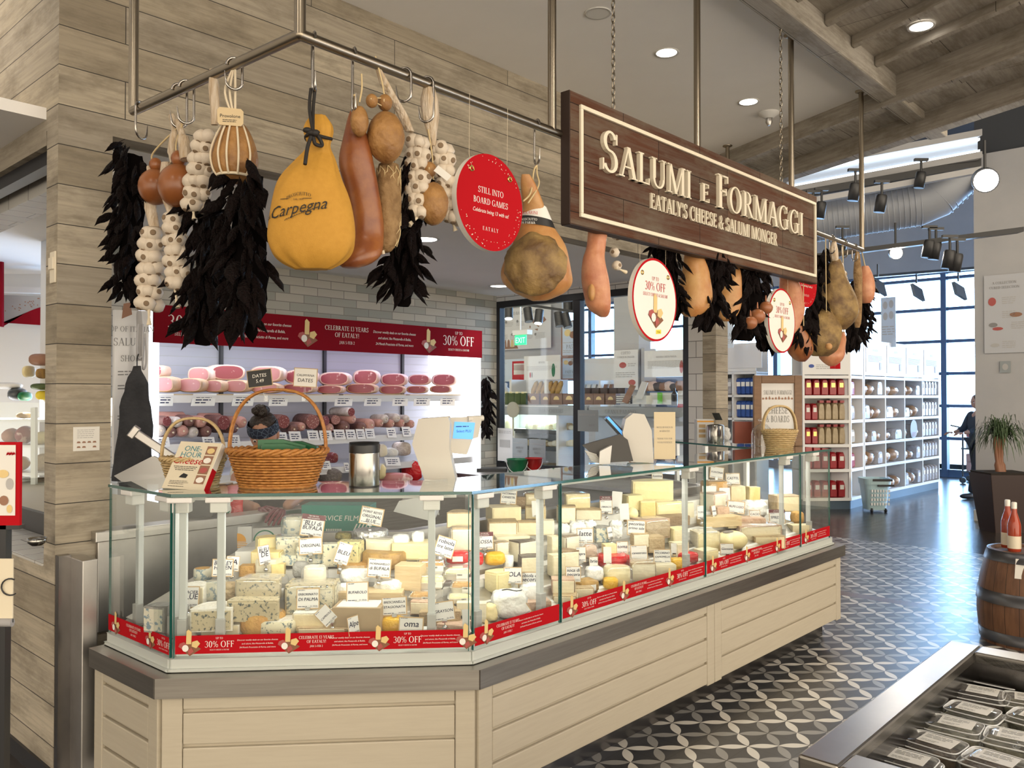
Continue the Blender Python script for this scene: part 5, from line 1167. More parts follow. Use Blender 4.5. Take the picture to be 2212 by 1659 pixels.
ch(L, 'half', 1363,1032,1460,1088, 'butter', 'butter', 'biggest bright yellow wheel, brightly lit on the top of the pile', .0,0,0,.14)
ch(L, 'wdg', 1349,1066,1391,1103, 'butter', 'butter', 'yellow wedge left under the biggest bright wheel')
ch(L, 'blk', 1383,1077,1416,1118, 'butter', 'yellow', 'yellow block in the middle under the biggest bright wheel')
ch(L, 'blk', 1412,1079,1480,1120, 'butter', 'butter', 'wide yellow block right under the biggest bright wheel', film=1)
ch(L, 'blk', 1476,1082,1500,1118, 'ivory', None, 'ivory block left of the second seam post')
ch(L, 'ball', 1357,1093,1386,1126, 'butter', None, 'small round yellow cheese below the yellow wedge')
ch(L, 'box', 1383,1112,1492,1136, 'brown_rind', None, 'brown wooden plank shelf under the yellow blocks', .1,.02,0,.10)
ch(L, 'blk', 1385,1116,1456,1164, 'pink_rind', 'tan_rind', 'film-wrapped tan carton-shaped cheese right of the tag reading pecorino primo sale', film=1)
ch(L, 'blk', 1399,1154,1438,1194, 'tan_rind', 'tan_rind', 'tan block under the film-wrapped carton-shaped cheese')
ch(L, 'half', 1365,1148,1406,1184, 'tan_rind', 'ivory', 'ivory wedge under the tag reading pecorino primo sale')
ch(L, 'blk', 1452,1136,1488,1176, 'butter', 'cream', 'upper of two small yellow drums left of the second seam post')
ch(L, 'blk', 1458,1168,1492,1204, 'pale', 'pale', 'lower of two small yellow drums left of the second seam post')
ch(L, 'whl', 1340,1196,1366,1226, 'red_wrap', None, 'red cheese just left of the tag reading canestrato')
ch(L, 'half', 1362,1208,1418,1264, 'tan_rind', 'pale', 'pale half wheel at the glass under the tag reading canestrato', film=1)
ch(L, 'half', 1412,1216,1462,1252, 'pale', 'pale', 'pale cheese at the glass under the tag reading pecorino camomilla')
ch(L, 'rnd', 1448,1202,1490,1238, 'yellow_wrap', None, 'yellow-wrapped cheese left of the second glass seam')
ch(L, 'rnd', 1468,1190,1520,1220, 'red_wrap', None, 'red-wrapped cheese behind the second seam post')
ch(L, 'whl', 1524,1036,1584,1070, 'orange_rind', None, 'orange wheel in film at the back right of the second seam post', film=1)
ch(L, 'blk', 1578,1046,1612,1082, 'cream', None, 'cream block right of the orange wheel')
ch(L, 'blk', 1618,1048,1644,1080, 'yellow', None, 'yellow block far back between the tag and the rear post')
ch(L, 'wdg', 1532,1058,1580,1106, 'pink_rind', 'ivory', 'large pinkish wedge with one bright face', .3, film=1)
ch(L, 'blk', 1546,1092,1580,1122, 'pink_rind', None, 'pinkish block under the large pinkish wedge')
ch(L, 'bag', 1604,1078,1672,1124, 'white_wrap', None, 'largest white paper-wrapped cheese on the right')
ch(L, 'box', 1508,1112,1604,1138, 'pine_wood', None, 'pale wooden riser board with gaps on the right', .1,.02,0,.10)
ch(L, 'blk', 1561,1112,1594,1140, 'cream', None, 'small cream block on the pale wooden riser board', dq=.03)
ch(L, 'blk', 1594,1116,1654,1148, 'pink_rind', 'pink_rind', 'pinkish brick lying on the large slab')
ch(L, 'blk', 1592,1130,1696,1172, 'pink_rind', 'cream', 'large flat slab with a pink crust', 0,0,1,.15)
ch(L, 'blk', 1628,1154,1698,1186, 'tan_rind', 'cream', 'second slab under the large flat slab')
ch(L, 'blk', 1712,1132,1754,1158, 'cream', None, 'cream slab at the far right end by the last post')
ch(L, 'blk', 1676,1066,1734,1106, 'tan_rind', 'cream', 'cream block under a small piece behind the third seam post')
ch(L, 'rnd', 1714,1100,1742,1134, 'orange_rind', None, 'orange-brown small cheese right of the third seam post')
ch(L, 'blk', 1504,1143,1558,1192, 'pale', 'butter', 'upper tall pale block just right of the second glass seam', film=1)
ch(L, 'blk', 1516,1184,1558,1218, 'pale', 'butter', 'lower pale block just right of the second glass seam')
ch(L, 'ball', 1558,1143,1634,1192, 'butter', 'dark_rind', 'big smooth yellow oval cheese with a dark seal')
# --- price tags
TAGC = [0]
def card(k, x0, y0, x1, y1, txt, label, roll=0, yaw=0, top=False, blank=False, dark=False, dq=.05, clip=True):
    p = pile(k, (x0 + x1)/2, min(y1 + 10,1378 if k == 1 else y1 + 10), dq); r = ray((x0 + x1)/2, y1); p2 = onY((x0 + x1)/2, y1, p.y); s = p.y/F; w, h = (x1 - x0)*s, (y1 - y0)*s
    X = Vector((math.cos(yaw), math.sin(yaw), 0)); w = w/max(.35, abs(math.cos(yaw))); Y_ = (Z + Vector((-math.sin(yaw), math.cos(yaw), 0))*.18).normalized(); X, Y_ = X*math.cos(roll) + Y_*math.sin(roll), Y_*math.cos(roll) - X*math.sin(roll); nn = X.cross(Y_)
    t = thing('price_tag', label, 'price tag', p2, 'handwritten tags in the cheese'); o = p2 - X*w/2; f = pl(o + nn*.0016, X, Y_); g = pl(o + nn*.0022, X, Y_); b = MB()
    b.ob(o, X*w, Y_*h, nn*.0012,4 if dark else (0 if not blank else 1)); e = .045*w
    if not blank:
        b.poly([f(e, e), f(w - e, e), f(w - e, h - e), f(e, h - e)], 4 if dark else 1); hh = h
        if top: b.poly([g(0, h*.76), g(w, h*.76), g(w, h), g(0, h)], 3); hh = h*.76; q = pl(o + nn*.003, X, Y_); text(b, 'TRY ME FOR', lambda a, c_: q(w/2 + a, c_ + h*.895), h*.06,1); text(b, 'THE HOLIDAYS', lambda a, c_: q(w/2 + a, c_ + h*.80), h*.06,1)
        n = len(txt)
        for i, s_ in enumerate(txt):
            tw = text_w(s_, 1, False); sz = min(hh*(.36 if n == 1 else .27 if n < 3 else .19), w*.84/max(tw, .1)); yy = hh*(.66 - i*.26) if n > 1 else hh*.45
            [text(b, s_, lambda a, c_: g(w/2 + a + e_, c_ + yy + e_*.6), sz, 2, shear=.12) for e_ in (0, sz*.05)]
        lines(b, g, w*.08, w*.4, hh*.90,1,1, h*.025,2); lines(b, g, w*.08, w*.5, hh*.12,1,1, h*.03,2); text(b, R.choice(('28.99/lb', '36.99/lb', '24.99/lb', '31.99/lb')), lambda a, c_: g(w*.92 + a, c_ + hh*.10), h*.085,2, 'r', shear=.15)
    b.build('card', ['tan', 'board_white', 'ink_blue' if not dark else 'white_print', 'maroon', 'black_print'], t)
    if clip:
        b = MB(); c_ = p2 + nn*.004; b.ob(c_ - X*.009 - Z*.004, X*.018, nn*.004, Z*.012); b.tube([c_, c_ - Z*.016], .0022,6); b.ell(c_ - Z*.022, (.010,0,0),(0,.010,0),(0,0,.009), 10,6); b.build('clip', 'clip_metal', t)
    return t
card(1,386,1268,429,1313, ['GLACIER', 'BLUE'], 'tag reading glacier blue, by the left corner post'); card(1,457,1208,503,1246, ['BAYLEY', 'HAZEN'], 'tag with two lines of writing behind the second post'); card(1,488,1202,514,1234, ['LA'], 'small tag half hidden behind the one by the second post', -.1,.3)
card(1,564,1178,583,1219, ['BLEU', 'DE'], 'narrow tag turned sideways on the yellow pile', .05,.9); card(1,646,1112,697,1159, ['BLU di', 'BUFALA'], 'tag reading blu di bufala with a dark red heading', -.12,0, True); card(1,646,1162,697,1198, ['ORIGINAL'], 'tag directly below the one reading blu di bufala', .06)
card(1,719,1172,749,1218, ['BLEU'], 'tag turned diagonally beside the upright blue slab', -.35,.3); card(1,774,1096,824,1134, ['POINT REYES', 'ORIGINAL', 'BLUE'], 'tag with three lines standing on the foil wheel', -.18); card(1,792,1207,843,1248, ['MORINGHELLO', 'di BUFALA'], 'tag reading moringhello di bufala', -.06)
card(1,748,1258,796,1303, ['BUFAROLO'], 'tag reading bufarolo on the carton', .03); card(1,640,1272,690,1316, ['ERBORINATO', 'DI PALMA'], 'tag reading erborinato on the big blue block', .03); card(1,702,1304,735,1345, ['CAPRIOLE'], 'tag lying diagonally by the soft wedge', .75,.2)
card(1,825,1290,880,1330, ['BRESCIANELLA', 'STAGIONATA'], 'tag reading brescianella stagionata', .06); card(1,860,1334,914,1372, ['oma'], 'tag reading oma in large letters at the glass', -.03); card(1,937,1300,985,1342, ['GRAYSON'], 'tag reading grayson at the right of the front section', .14); card(1,757,1332,775,1371, ['Alpe'], 'narrow tag seen edge-on at the glass', 0,1.05); card(1,934,1160,976,1202, ['robiola', 'tre latte'], 'tag reading robiola tre latte by the right post', -.3)
card(1,1000,1318,1016,1368, [], 'blank white tag back at the middle corner', 0,.3, blank=True)
card(2,1080,1058,1115,1089, ['PECORINO', 'CANESTR.'], 'tag standing on the cream brick at the corner', -.08); card(2,1028,1150,1066,1187, ['ROSSA'], 'tag half hidden behind the corner post with a dark red heading', 0,.2, True); card(2,1150,1082,1168,1116, [], 'blank white tag back left of the first seam post', .05,0, blank=True)
card(2,1088,1226,1128,1262, ['SOLA'], 'tag reading sola behind the white parcel'); card(2,1119,1236,1166,1270, ['robiola di', 'pecora'], 'tag reading robiola di pecora'); card(2,1110,1302,1154,1334, ['BLU'], 'tag lying tilted on the pinkish slab at the glass', .6)
card(2,1246,1141,1282,1172, ['latte'], 'white tag among the crumpled bags'); card(2,1296,1072,1323,1110, ['UBRIACO'], 'tag with a dark red heading high at the back of the long side', 0,0, True); card(2,1320,1062,1342,1098, [], 'tilted blank tag back right of the dark red heading', -.1,0, blank=True); card(2,1340,1088,1360,1126, [], 'lower blank tag back beside the small round yellow cheese', .04,0, blank=True)
card(2,1244,1182,1266,1214, ['capra'], 'narrow tag by the brown-crusted half wheel'); card(2,1304,1182,1321,1216, [], 'blank white tag back on the flat red wheel', 0,0, blank=True); card(2,1332,1170,1357,1196, ['toma'], 'small tag above the flat red wheel'); card(2,1273,1203,1292,1226, ['brie'], 'small tag left of the flat red wheel'); card(2,1222,1224,1255,1258, ['soca di', 'pecora'], 'tag reading soca di pecora')
card(2,1354,1124,1394,1157, ['pecorino', 'primo sale'], 'tag reading pecorino primo sale', -.06); card(2,1363,1178,1400,1213, ['canestrato'], 'handwritten tag reading canestrato in lower case', .03); card(2,1412,1187,1450,1217, ['PECORINO', 'CAMOMILLA'], 'tag reading pecorino camomilla'); card(2,1313,1138,1325,1164, ['mont'], 'narrow tag edge-on by the greenish wedge', 0,.8)
card(2,1450,1174,1462,1198, [], 'blank tag back left of the lower yellow drum', 0,0, blank=True); card(2,1506,1092,1524,1122, ['TOMA'], 'tag left edge of the third pane, on the riser board'); card(2,1532,1008,1562,1034, ['FONTINA'], 'left of two tags highest at the back right', -.15); card(2,1568,1022,1599,1047, ['CASTEL'], 'right of two tags highest at the back right'); card(2,1518,1050,1548,1074, [], 'blank tag back below the orange wheel', 0,0, blank=True); card(2,1555,1054,1578,1086, [], 'blank tag back on the large pinkish wedge', 0,0, blank=True)
card(2,1570,1082,1608,1109, ['ALPEGGIO'], 'tag tilted in front of the largest white paper-wrapped cheese', -.12); card(2,1538,1092,1550,1116, ['asiago'], 'narrow tag on the riser board', 0,.8); card(2,1619,1102,1643,1122, ['CACIO'], 'small tag on the pinkish brick'); card(2,1662,1101,1697,1131, ['SPRESSA'], 'tag with a dark red heading left of the third seam post', 0,0, True); card(2,1556,1174,1586,1200, ['Giovane'], 'tag on the front of the big oval cheese'); card(2,1408,1022,1432,1038, ['fontina'], 'tag behind the biggest bright wheel')
# ================================================================ refrigerated meat case behind the counter
ORD = ['first', 'second', 'third', 'fourth', 'fifth', 'sixth', 'seventh', 'eighth', 'ninth', 'tenth', 'eleventh', 'twelfth', 'thirteenth', 'fourteenth', 'fifteenth', 'sixteenth', 'seventeenth', 'eighteenth', 'nineteenth', 'twentieth', 'twenty-first', 'twenty-second', 'twenty-third', 'twenty-fourth']
mat('case_back', (.50,.50,.56), .4); mat('case_shelf', (.72,.73,.76), .3,.2); mat('mirror_steel', (.26,.24,.27), .5,.2)
case = thing('meat_display_case', 'tall open refrigerated case with lit shelves of hams and salami under a red header', 'refrigerated case', W(3.25,-2.85,0))
b = MB(); b.wb(CU0, CU0 + .03,-3.3, CV, 0,2.27); b.wb(CU1 - .03, CU1,-3.3, CV, 0,2.27); b.build('side_panel', 'mirror_steel', case)
b = MB(); b.wb(CU0, CU1,-3.34,-3.3,0,2.3); 
for z in (1.70,1.78,1.86,1.94,2.02,1.44,1.36): b.wb(CU0 + .03, CU1 - .03,-3.302,-3.297, z, z + .004,1)
for u in (2.45,3.55,4.55): b.wb(u, u + .03,-3.31,-3.27,.6,2.1,2)
b.build('back_panel', ['case_back', 'grey_plastic', 'dark_metal'], case)
b = MB(); b.wb(CU0, CU1,-3.3,-2.58,2.06,2.3); b.build('canopy', 'steel', case)
b = MB(); b.wb(CU0 - .02, CU1, CV, CV + .02,2.0,2.285); hd = b.build('header_sign', 'red_dark', case)
b = MB(); uo = lambda px: uv_of(onW(px, 720, CV + .021))[0]
f = lambda u, z: (lambda p, q: W(u + p, CV + .0215, z + q))
text(b, '30% OFF', f(uo(425), 2.115), .10,0, serif=True); text(b, 'SELECT CHEESE & SALUMI', f(uo(425), 2.06), .024,0, serif=True); text(b, '30% OFF', f(uo(991), 2.115), .095,0, serif=True); text(b, 'UP TO', f(uo(991), 2.225), .03,0, serif=True); text(b, 'SELECT CHEESE & SALUMI', f(uo(991), 2.06), .02,0, serif=True)
for px in (570,853):
    for i, s_ in enumerate(('Discover weekly deals on our favorite cheeses', 'and salumi, like Mozzarella di Bufala,', '24-Month Prosciutto di Parma, and more')): text(b, s_, f(uo(px), 2.185 - .055*i), .025,0, shear=.25, xs=.8)
for i, s_ in enumerate(('CELEBRATE 13 YEARS', 'OF EATALY!', 'JAN 5-FEB 2')): text(b, s_, f(uo(750), 2.185 - .06*i), .040 if i < 2 else .026,0, serif=True)
for px in (664,926): cheeseboard(b, f(uo(px), 2.11), .21,1,2,0,3)
b.build('printed_text', ['white_print', 'photo_wood', 'photo_cheese', 'photo_meat'], hd)
for z, v1 in ((1.575,-2.66),(1.195,-2.60),(.93,-2.56)):
    b = MB(); b.wb(CU0 + .03, CU1 - .03,-3.29, v1, z, z + .025); b.wb(CU0 + .03, CU1 - .03, v1, v1 + .012, z - .03, z + .03); b.build('shelf', 'case_shelf', case)
b = MB(); b.wb(CU0 + .03, CU1 - .03,-3.29,-2.5,.55,.72); b.wb(CU0, CU1,-2.52, CV, .0,.75); b.build('base', 'steel', case)
b = MB(); b.wb(CU0 + .1, CU1 - .1,-2.72,-2.66,2.035,2.06); b.build('lamp_tube', 'strip_light', case)
M['case_tube'] = mat('case_tube', (.9,.93,1), .4, emit=2.5); case.children[-1].data.materials[0] = M['case_tube']
for u0_, u1_, c_, p_ in ((1.6,2.9, (.78,.88,1), 5.5),(2.9,3.9, (.74,.66,1), 3.0),(3.9,4.9, (.66,.52,1), 2.6)):
    m_ = (u0_ + u1_)/2; area('meat_case_lamp', W(m_, -2.68,2.03), W(m_, -2.95,1.5), u1_ - u0_, .05, p_, c_)
for z in (1.56,1.18):
    area('shelf_lamp', W(3.2,-2.70, z), W(3.2,-2.85, z - .3), 3.2,.03,2.0, (.88,.86,1))
def veinmeat(name, base, fat, sc_, th):
    t = NT(name, .3); tc_ = t.n('ShaderNodeTexCoord').outputs['Object']; n1 = t.noise(tc_, sc_, 3,.5); t.col(t.mix(t.ramp(n1, [(th, (0,0,0)),(th + .05, (1,1,1))]), base, fat))
veinmeat('ham_meat', (.30,.06,.075),(.74,.50,.46), 11,.56); veinmeat('ham_pink', (.56,.24,.24),(.80,.60,.56), 9,.57); skin('ham_white_fat', (.80,.62,.52),(.76,.50,.38), 8,.35); veinmeat('salami_cut', (.20,.035,.035),(.55,.34,.30), 90,.60); skin('salami_white', (.62,.56,.50),(.44,.36,.31), 22,.7,.4,40); skin('salami_dark', (.20,.09,.07),(.13,.055,.045), 22,.5,.4,40); skin('salami_pink', (.55,.28,.22),(.46,.24,.19), 12,.5,.3,30)
skin('ham_tan', (.66,.40,.20),(.72,.50,.38), 8,.4)
def hamhalf(x0, y0, x1, y1, m, label, v=-2.74, d=.24, tilt=0):
    p = onW((x0 + x1)/2, y1, v); s = p.y/F; w = (x1 - x0)*s; h = (y1 - y0)*s; X = Vector((math.cos(tilt), math.sin(tilt), 0)); t = thing('ham_piece', label, 'ham', p, 'cut hams on the top shelf')
    sg = lambda v_, e: math.copysign(abs(v_) ** e, v_); bk = Vector((-math.sin(tilt), math.cos(tilt), 0))*d
    def rr(f, off, k=0): return [p + bk*off + X*(sg(math.cos(a), .7)*w/2*f*(1 + .06*mnz(Vector((math.cos(a), math.sin(a), x0))))) + Z*(h/2 + sg(math.sin(a), .75)*h/2*f) for a in [2*math.pi*i/24 for i in range(24)]]
    b = MB(); b.rings([rr(.86,0), rr(.97,.06), rr(1,.4), rr(.9,.85), rr(.6,1)], 0, True, True); b.build('fat_rind', 'ham_white_fat' if v < -2.75 else 'ham_tan', t)
    b = MB(); b.rings([rr(.80,-.008), rr(.74,-.010)], 0, False, True); b.build('cut_face', m, t)
for i, (x0, y0, x1, y1) in enumerate(((330,812,376,848),(379,816,438,848),(437,820,482,848),(482,820,536,848),(540,826,604,850),(606,828,680,850),(682,832,742,851),(744,828,816,851),(817,832,876,852),(877,833,924,850),(927,832,976,849))):
    hamhalf(x0, y0, x1, y1, 'ham_meat' if i > 4 else 'ham_pink', ORD[i] + ' ham from the left in the lower row of the top shelf', -2.72)
for i, (x0, y0, x1, y1) in enumerate(((328,788,350,814),(403,792,455,826),(452,787,534,822),(536,790,612,826),(612,798,684,830),(686,803,757,833),(760,798,819,832),(820,806,880,834),(880,808,931,832),(931,807,987,834))):
    hamhalf(x0, y0, x1, y1, 'ham_pink' if i in (1,3) else 'ham_meat', ORD[i] + ' ham from the left in the upper row of the top shelf', -2.80,.22,0 if i != 2 else .7)
b = MB()
for u0_, u1_ in ((1.6,2.4),(2.45,3.3),(3.35,4.1),(4.15,4.85)): b.wb(u0_, u1_, -3.1,-2.67,1.60,1.615)
o = b.build('shelf_board', 'pine_wood', case)
def salami(x, y, r, typ, label, v=-2.72, d=.30, tilt=0, cut=True, grp='salami on the second shelf'):
    p = onW(x, y, v); s = p.y/F; rr_ = r*s; t = thing('salami', label, 'salami', p - Z*rr_, grp); dirv = (-N + D*tilt).normalized(); b = MB()
    b.lathe([(rr_*.55,-.012),(rr_*.92,.004),(rr_, .03),(rr_, d - .05),(rr_*.8, d - .015),(rr_*.3, d)], p, 16,0, dirv); b.build('casing', typ, t)
    if cut: b = MB(); b.lathe([(rr_*.9,-.016),(rr_*.9,-.013)], p, 16,0, dirv, True, False); b.build('cut_end', 'salami_cut', t)
    else: b = MB(); b.lathe([(.008,-.03),(.004,-.014)], p, 8,0, dirv); b.build('tied_end', 'rope_white', t)
sal = [(346,930,13),(371,934,12),(395,931,13),(420,934,12),(446,932,13),(358,910,12),(383,912,12),(410,909,13),(436,911,13),(481,913,17),(508,925,11),(524,912,13),(611,911,16),(634,927,12),(652,922,10),(674,911,17),(701,909,12),(712,925,11),(724,907,11),(745,922,14),(762,905,11),(757,890,10),(782,924,13),(800,918,14)]
for i, (x, y, r_) in enumerate(sal):
    cut = i in (9,12,15,16,18,21,5); typ = ('salami_white', 'salami_dark', 'salami_pink')[(i*7) % 3]; salami(x, y, r_, 'salami_dark' if cut and i != 21 else typ, ('cut ' if cut else 'whole ') + {'salami_white': 'whitish', 'salami_dark': 'dark', 'salami_pink': 'pinkish'}['salami_dark' if cut and i != 21 else typ] + ' salami, ' + ORD[i] + ' counted along the second shelf', tilt=R.uniform(-.3,.3), cut=cut)
for i, (x, y, r_) in enumerate(((822,914,9),(833,905,10),(846,915,9),(858,903,10),(868,914,9),(879,905,9),(890,916,9))): salami(x, y, r_, ('salami_pink', 'salami_white')[i % 2], 'thin salami, ' + ORD[i] + ' in the bundle behind the white scale', d=.22, cut=False)
for i, (x0, x1, y, r_) in enumerate(((336,400,901,12),(425,478,905,13))):
    p, q = onW(x0, y, -2.95), onW(x1, y, -2.95); t = thing('salami', ('left' if i == 0 else 'right') + ' of two long pinkish salamis lying along the back of the second shelf', 'salami', p, 'salami on the second shelf'); s = p.y/F; b = MB(); b.tube([p, p.lerp(q, .08), p.lerp(q, .9), q], [r_*s*.4, r_*s, r_*s, r_*s*.5], 16); b.build('casing', 'salami_pink', t)
def shelftag(x0, y0, x1, y1, v, label, lean=.25, grp='tags on the shelf edges', col='paper'):
    t = thing('shelf_tag', label, 'price tag', onW((x0 + x1)/2, y1, v), grp); a, c_ = onW(x0, (y0 + y1)/2, v), onW(x1, (y0 + y1)/2, v); zt, zb = onW(x0, y0, v).z, onW(x0, y1, v).z; b = MB(); X = c_ - a; lo = Vector((a.x, a.y, zb)) + N*.0; up = Z*(zt - zb) - N*.03 + X*lean*.4
    b.ob(lo, X, up, N*.002,0); f = pl(lo + N*.003, X.normalized(), up.normalized()); lines(b, f, X.length*.15, X.length*.85, up.length*.66,3, up.length*.22, up.length*.09,1,.4); b.build('card', [col, 'ink_blue'], t)
for i, (x0, x1) in enumerate(((340,373),(412,463),(500,546),(580,620),(722,760),(786,822),(847,880),(893,928),(950,982))): shelftag(x0,850 + (4 if i > 2 else 0), x1,877,-2.63, ORD[i] + ' white tag from the left on the edge of the top shelf', .45)
for i, (x0, x1, y) in enumerate(((336,368,944),(440,466,944),(498,520,940),(602,622,934),(627,652,932),(667,690,930),(693,719,930),(724,747,928),(750,770,928),(772,790,927),(792,811,926),(838,857,924),(871,889,922))): shelftag(x0, y, x1, y + 21,-2.575, ORD[i] + ' bluish white tag from the left on the edge of the second shelf', 0, col='board_white')
for i, (x0, x1, y) in enumerate(((697,716,996),(746,756,1000),(834,866,988))): shelftag(x0, y, x1, y + 18,-2.53, ('left', 'middle', 'right')[i] + ' pale tag on the edge of the third shelf', 0, col='board_white')
def lump(x0, y0, x1, y1, v, m, name, label, cat, am=.1, grp=None, d=.14):
    p = onW((x0 + x1)/2, y1, v); s = p.y/F; w, h = (x1 - x0)*s, (y1 - y0)*s; sg = lambda q, e: math.copysign(abs(q) ** e, q); b = MB()
    b.ell(p + Z*h/2 - N*d/2, (w/2,0,0), N*d/2, Z*h/2,18,10,0, lambda q: Vector((sg(q.x, .7), sg(q.y, .7), sg(q.z, .7)))*(1 + am*mnz(q*2.5 + Vector((x0, y0,0))))); return tag(b.build(name, m), label, cat, grp)
g3 = 'packs on the third shelf'
lump(716,978,735,1001,-2.62, 'salami_cut', 'mortadella', 'dark cut salami end on the third shelf beside the wicker basket', 'salami', .05, g3)
lump(803,955,829,992,-2.66, 'salami_dark', 'mortadella', 'big round brown sausage half behind the steel canister', 'salami', .03, g3); lump(822,960,841,988,-2.6, 'ivory', 'wrapped_meat', 'left white pack on the third shelf right of the canister', 'meat pack', .1, g3); lump(840,968,865,988,-2.6, 'white_wrap', 'wrapped_meat', 'middle white pack on the third shelf right of the canister', 'meat pack', .15, g3); lump(860,955,894,985,-2.62, 'salami_white', 'wrapped_meat', 'large pale roast in netting on the third shelf beside the scale', 'meat pack', .1, g3); lump(656,975,700,1003,-2.62, 'salami_pink', 'wrapped_meat', 'pinkish roast on the third shelf behind the basket handle', 'meat pack', .1, g3)
lump(881,998,914,1042,-2.52, 'red_wrap', 'wrapped_meat', 'crumpled red bag at the bottom of the meat case', 'meat pack', .3, 'packs at the bottom of the case'); lump(828,1022,898,1046,-2.45, 'ham_pink', 'wrapped_meat', 'long pink meat pack at the bottom of the meat case', 'meat pack', .1, 'packs at the bottom of the case'); lump(820,1003,838,1036,-2.52, 'butter', 'wrapped_meat', 'small yellowish pack right of the canister, low in the case', 'meat pack', .15, 'packs at the bottom of the case'); lump(696,1012,745,1044,-2.5, 'dark_rind', 'wrapped_meat', 'dark film-wrapped pack right of the wicker basket', 'meat pack', .1, 'packs at the bottom of the case'); lump(972,1018,992,1042,-2.5, 'ham_meat', 'wrapped_meat', 'reddish pack right of the white scale', 'meat pack', .1, 'packs at the bottom of the case')
# chillies on the tiled wall
ristra('chilli bunch hanging on the tiled wall right of the meat case', lambda x, y: onW(x, y, -2.68), [(825,1042,1056),(850,1042,1062),(890,1040,1063),(925,1042,1060),(948,1048,1056)], 46,.16,.05,0)
# ================================================================ staff side: wall panel, coats, work counter
b = MB(); b.wb(.86,.94,-2.9,-2.05,0, KZ); struct('wall_partition', b, 'white_paint')
b = MB(); p0, p1 = onW(247,760,-1.9), onW(321,760,-1.9); zt, zb = onW(285,672,-1.9).z, onW(285,1000,-1.9).z
t = thing('wall_panel', 'pale wall panel lettered shop of Italian salumi, left of the meat case', 'sign', W(1.0,-1.9, zb)); X = (p1 - p0); b = MB(); b.ob(Vector((p0.x, p0.y, zb)), X, Z*(zt - zb), -N*.03,0); f = pl(Vector((p0.x, p0.y, zb)) + N*.002, X.normalized(), Z)
wp = X.length; 
for s_, y_, sz in (('TOP OF ITALIAN', 718,.035),('SALUMI', 748,.05),('SHOP', 782,.04)): text(b, s_, lambda a, c_: f(wp*.45 + a, onW(285, y_, -1.9).z - zb + c_), sz, 1, serif=True)
for y_ in (805,835,900,940,975): lines(b, f, wp*.1, wp*.7, onW(285, y_, -1.9).z - zb, 2,.02,.008,1)
b.poly([f(wp*.2,.95), f(wp*.5,.98), f(wp*.45,1.06), f(wp*.25,1.05)], 2); b.build('board', ['board_white', 'grey_print', 'photo_brown'], t)
skin('coat_dark', (.018,.019,.023),(.03,.03,.034), 12,.85,.4,30)
for lb, rows, dy in (('dark grey coat hanging left of the meat case', [(790,285,305),(830,272,318),(880,262,328),(940,252,330),(1000,246,330),(1040,246,328)], -1.72),):
    t = thing('coat', lb, 'coat', onW(290,1040, dy)); b = loftpx(lambda x, y: onW(x, y, dy), srow(rows, 3), .35,20,.03, nf=8); b.build('cloth', 'coat_dark', t); b = MB(); q = onW(296,795, dy); b.tube([q, q + Z*.06, q + Z*.09 + N*.02], .004,6); b.build('hanger_loop', 'dark_metal', t)
mat('green_pack', (.02,.13,.05), .35)
mat('apron_grey', (.35,.34,.34), .8)
t = thing('apron', 'grey apron with long strings hanging beside the dark coat', 'apron', onW(312,850,-1.78)); b = loftpx(lambda x, y: onW(x, y, -1.80), srow([(672,296,304),(700,292,310),(740,296,312),(780,298,308)], 3), .4,14,.02); b.build('cloth', 'apron_grey', t); b = MB(); b.tube(curve([onW(298,700,-1.74), onW(296,760,-1.73), onW(300,775,-1.73), onW(306,770,-1.73)]), .006,6); b.tube(curve([onW(308,700,-1.74), onW(308,780,-1.73), onW(310,798,-1.73), onW(316,780,-1.73), onW(314,720,-1.73)]), .006,6); b.build('strings', 'apron_grey', t)
b = MB(); b.wb(1.30,1.44,-2.62,-2.44,0,2.2); b.build('case_post', 'satin_steel', case)
t = thing('work_counter', 'low steel work counter on the staff side behind the cheese', 'counter', W(2.2,.2,0)); b = MB(); wallstrip(b, -1.16,-.73,.86,.90, (1,2)); b.build('top', 'satin_steel', t, .003); b = MB(); wallstrip(b, -1.12,-.76,.0,.86, (1,2)); b.build('cabinet', 'grey_plastic', t)
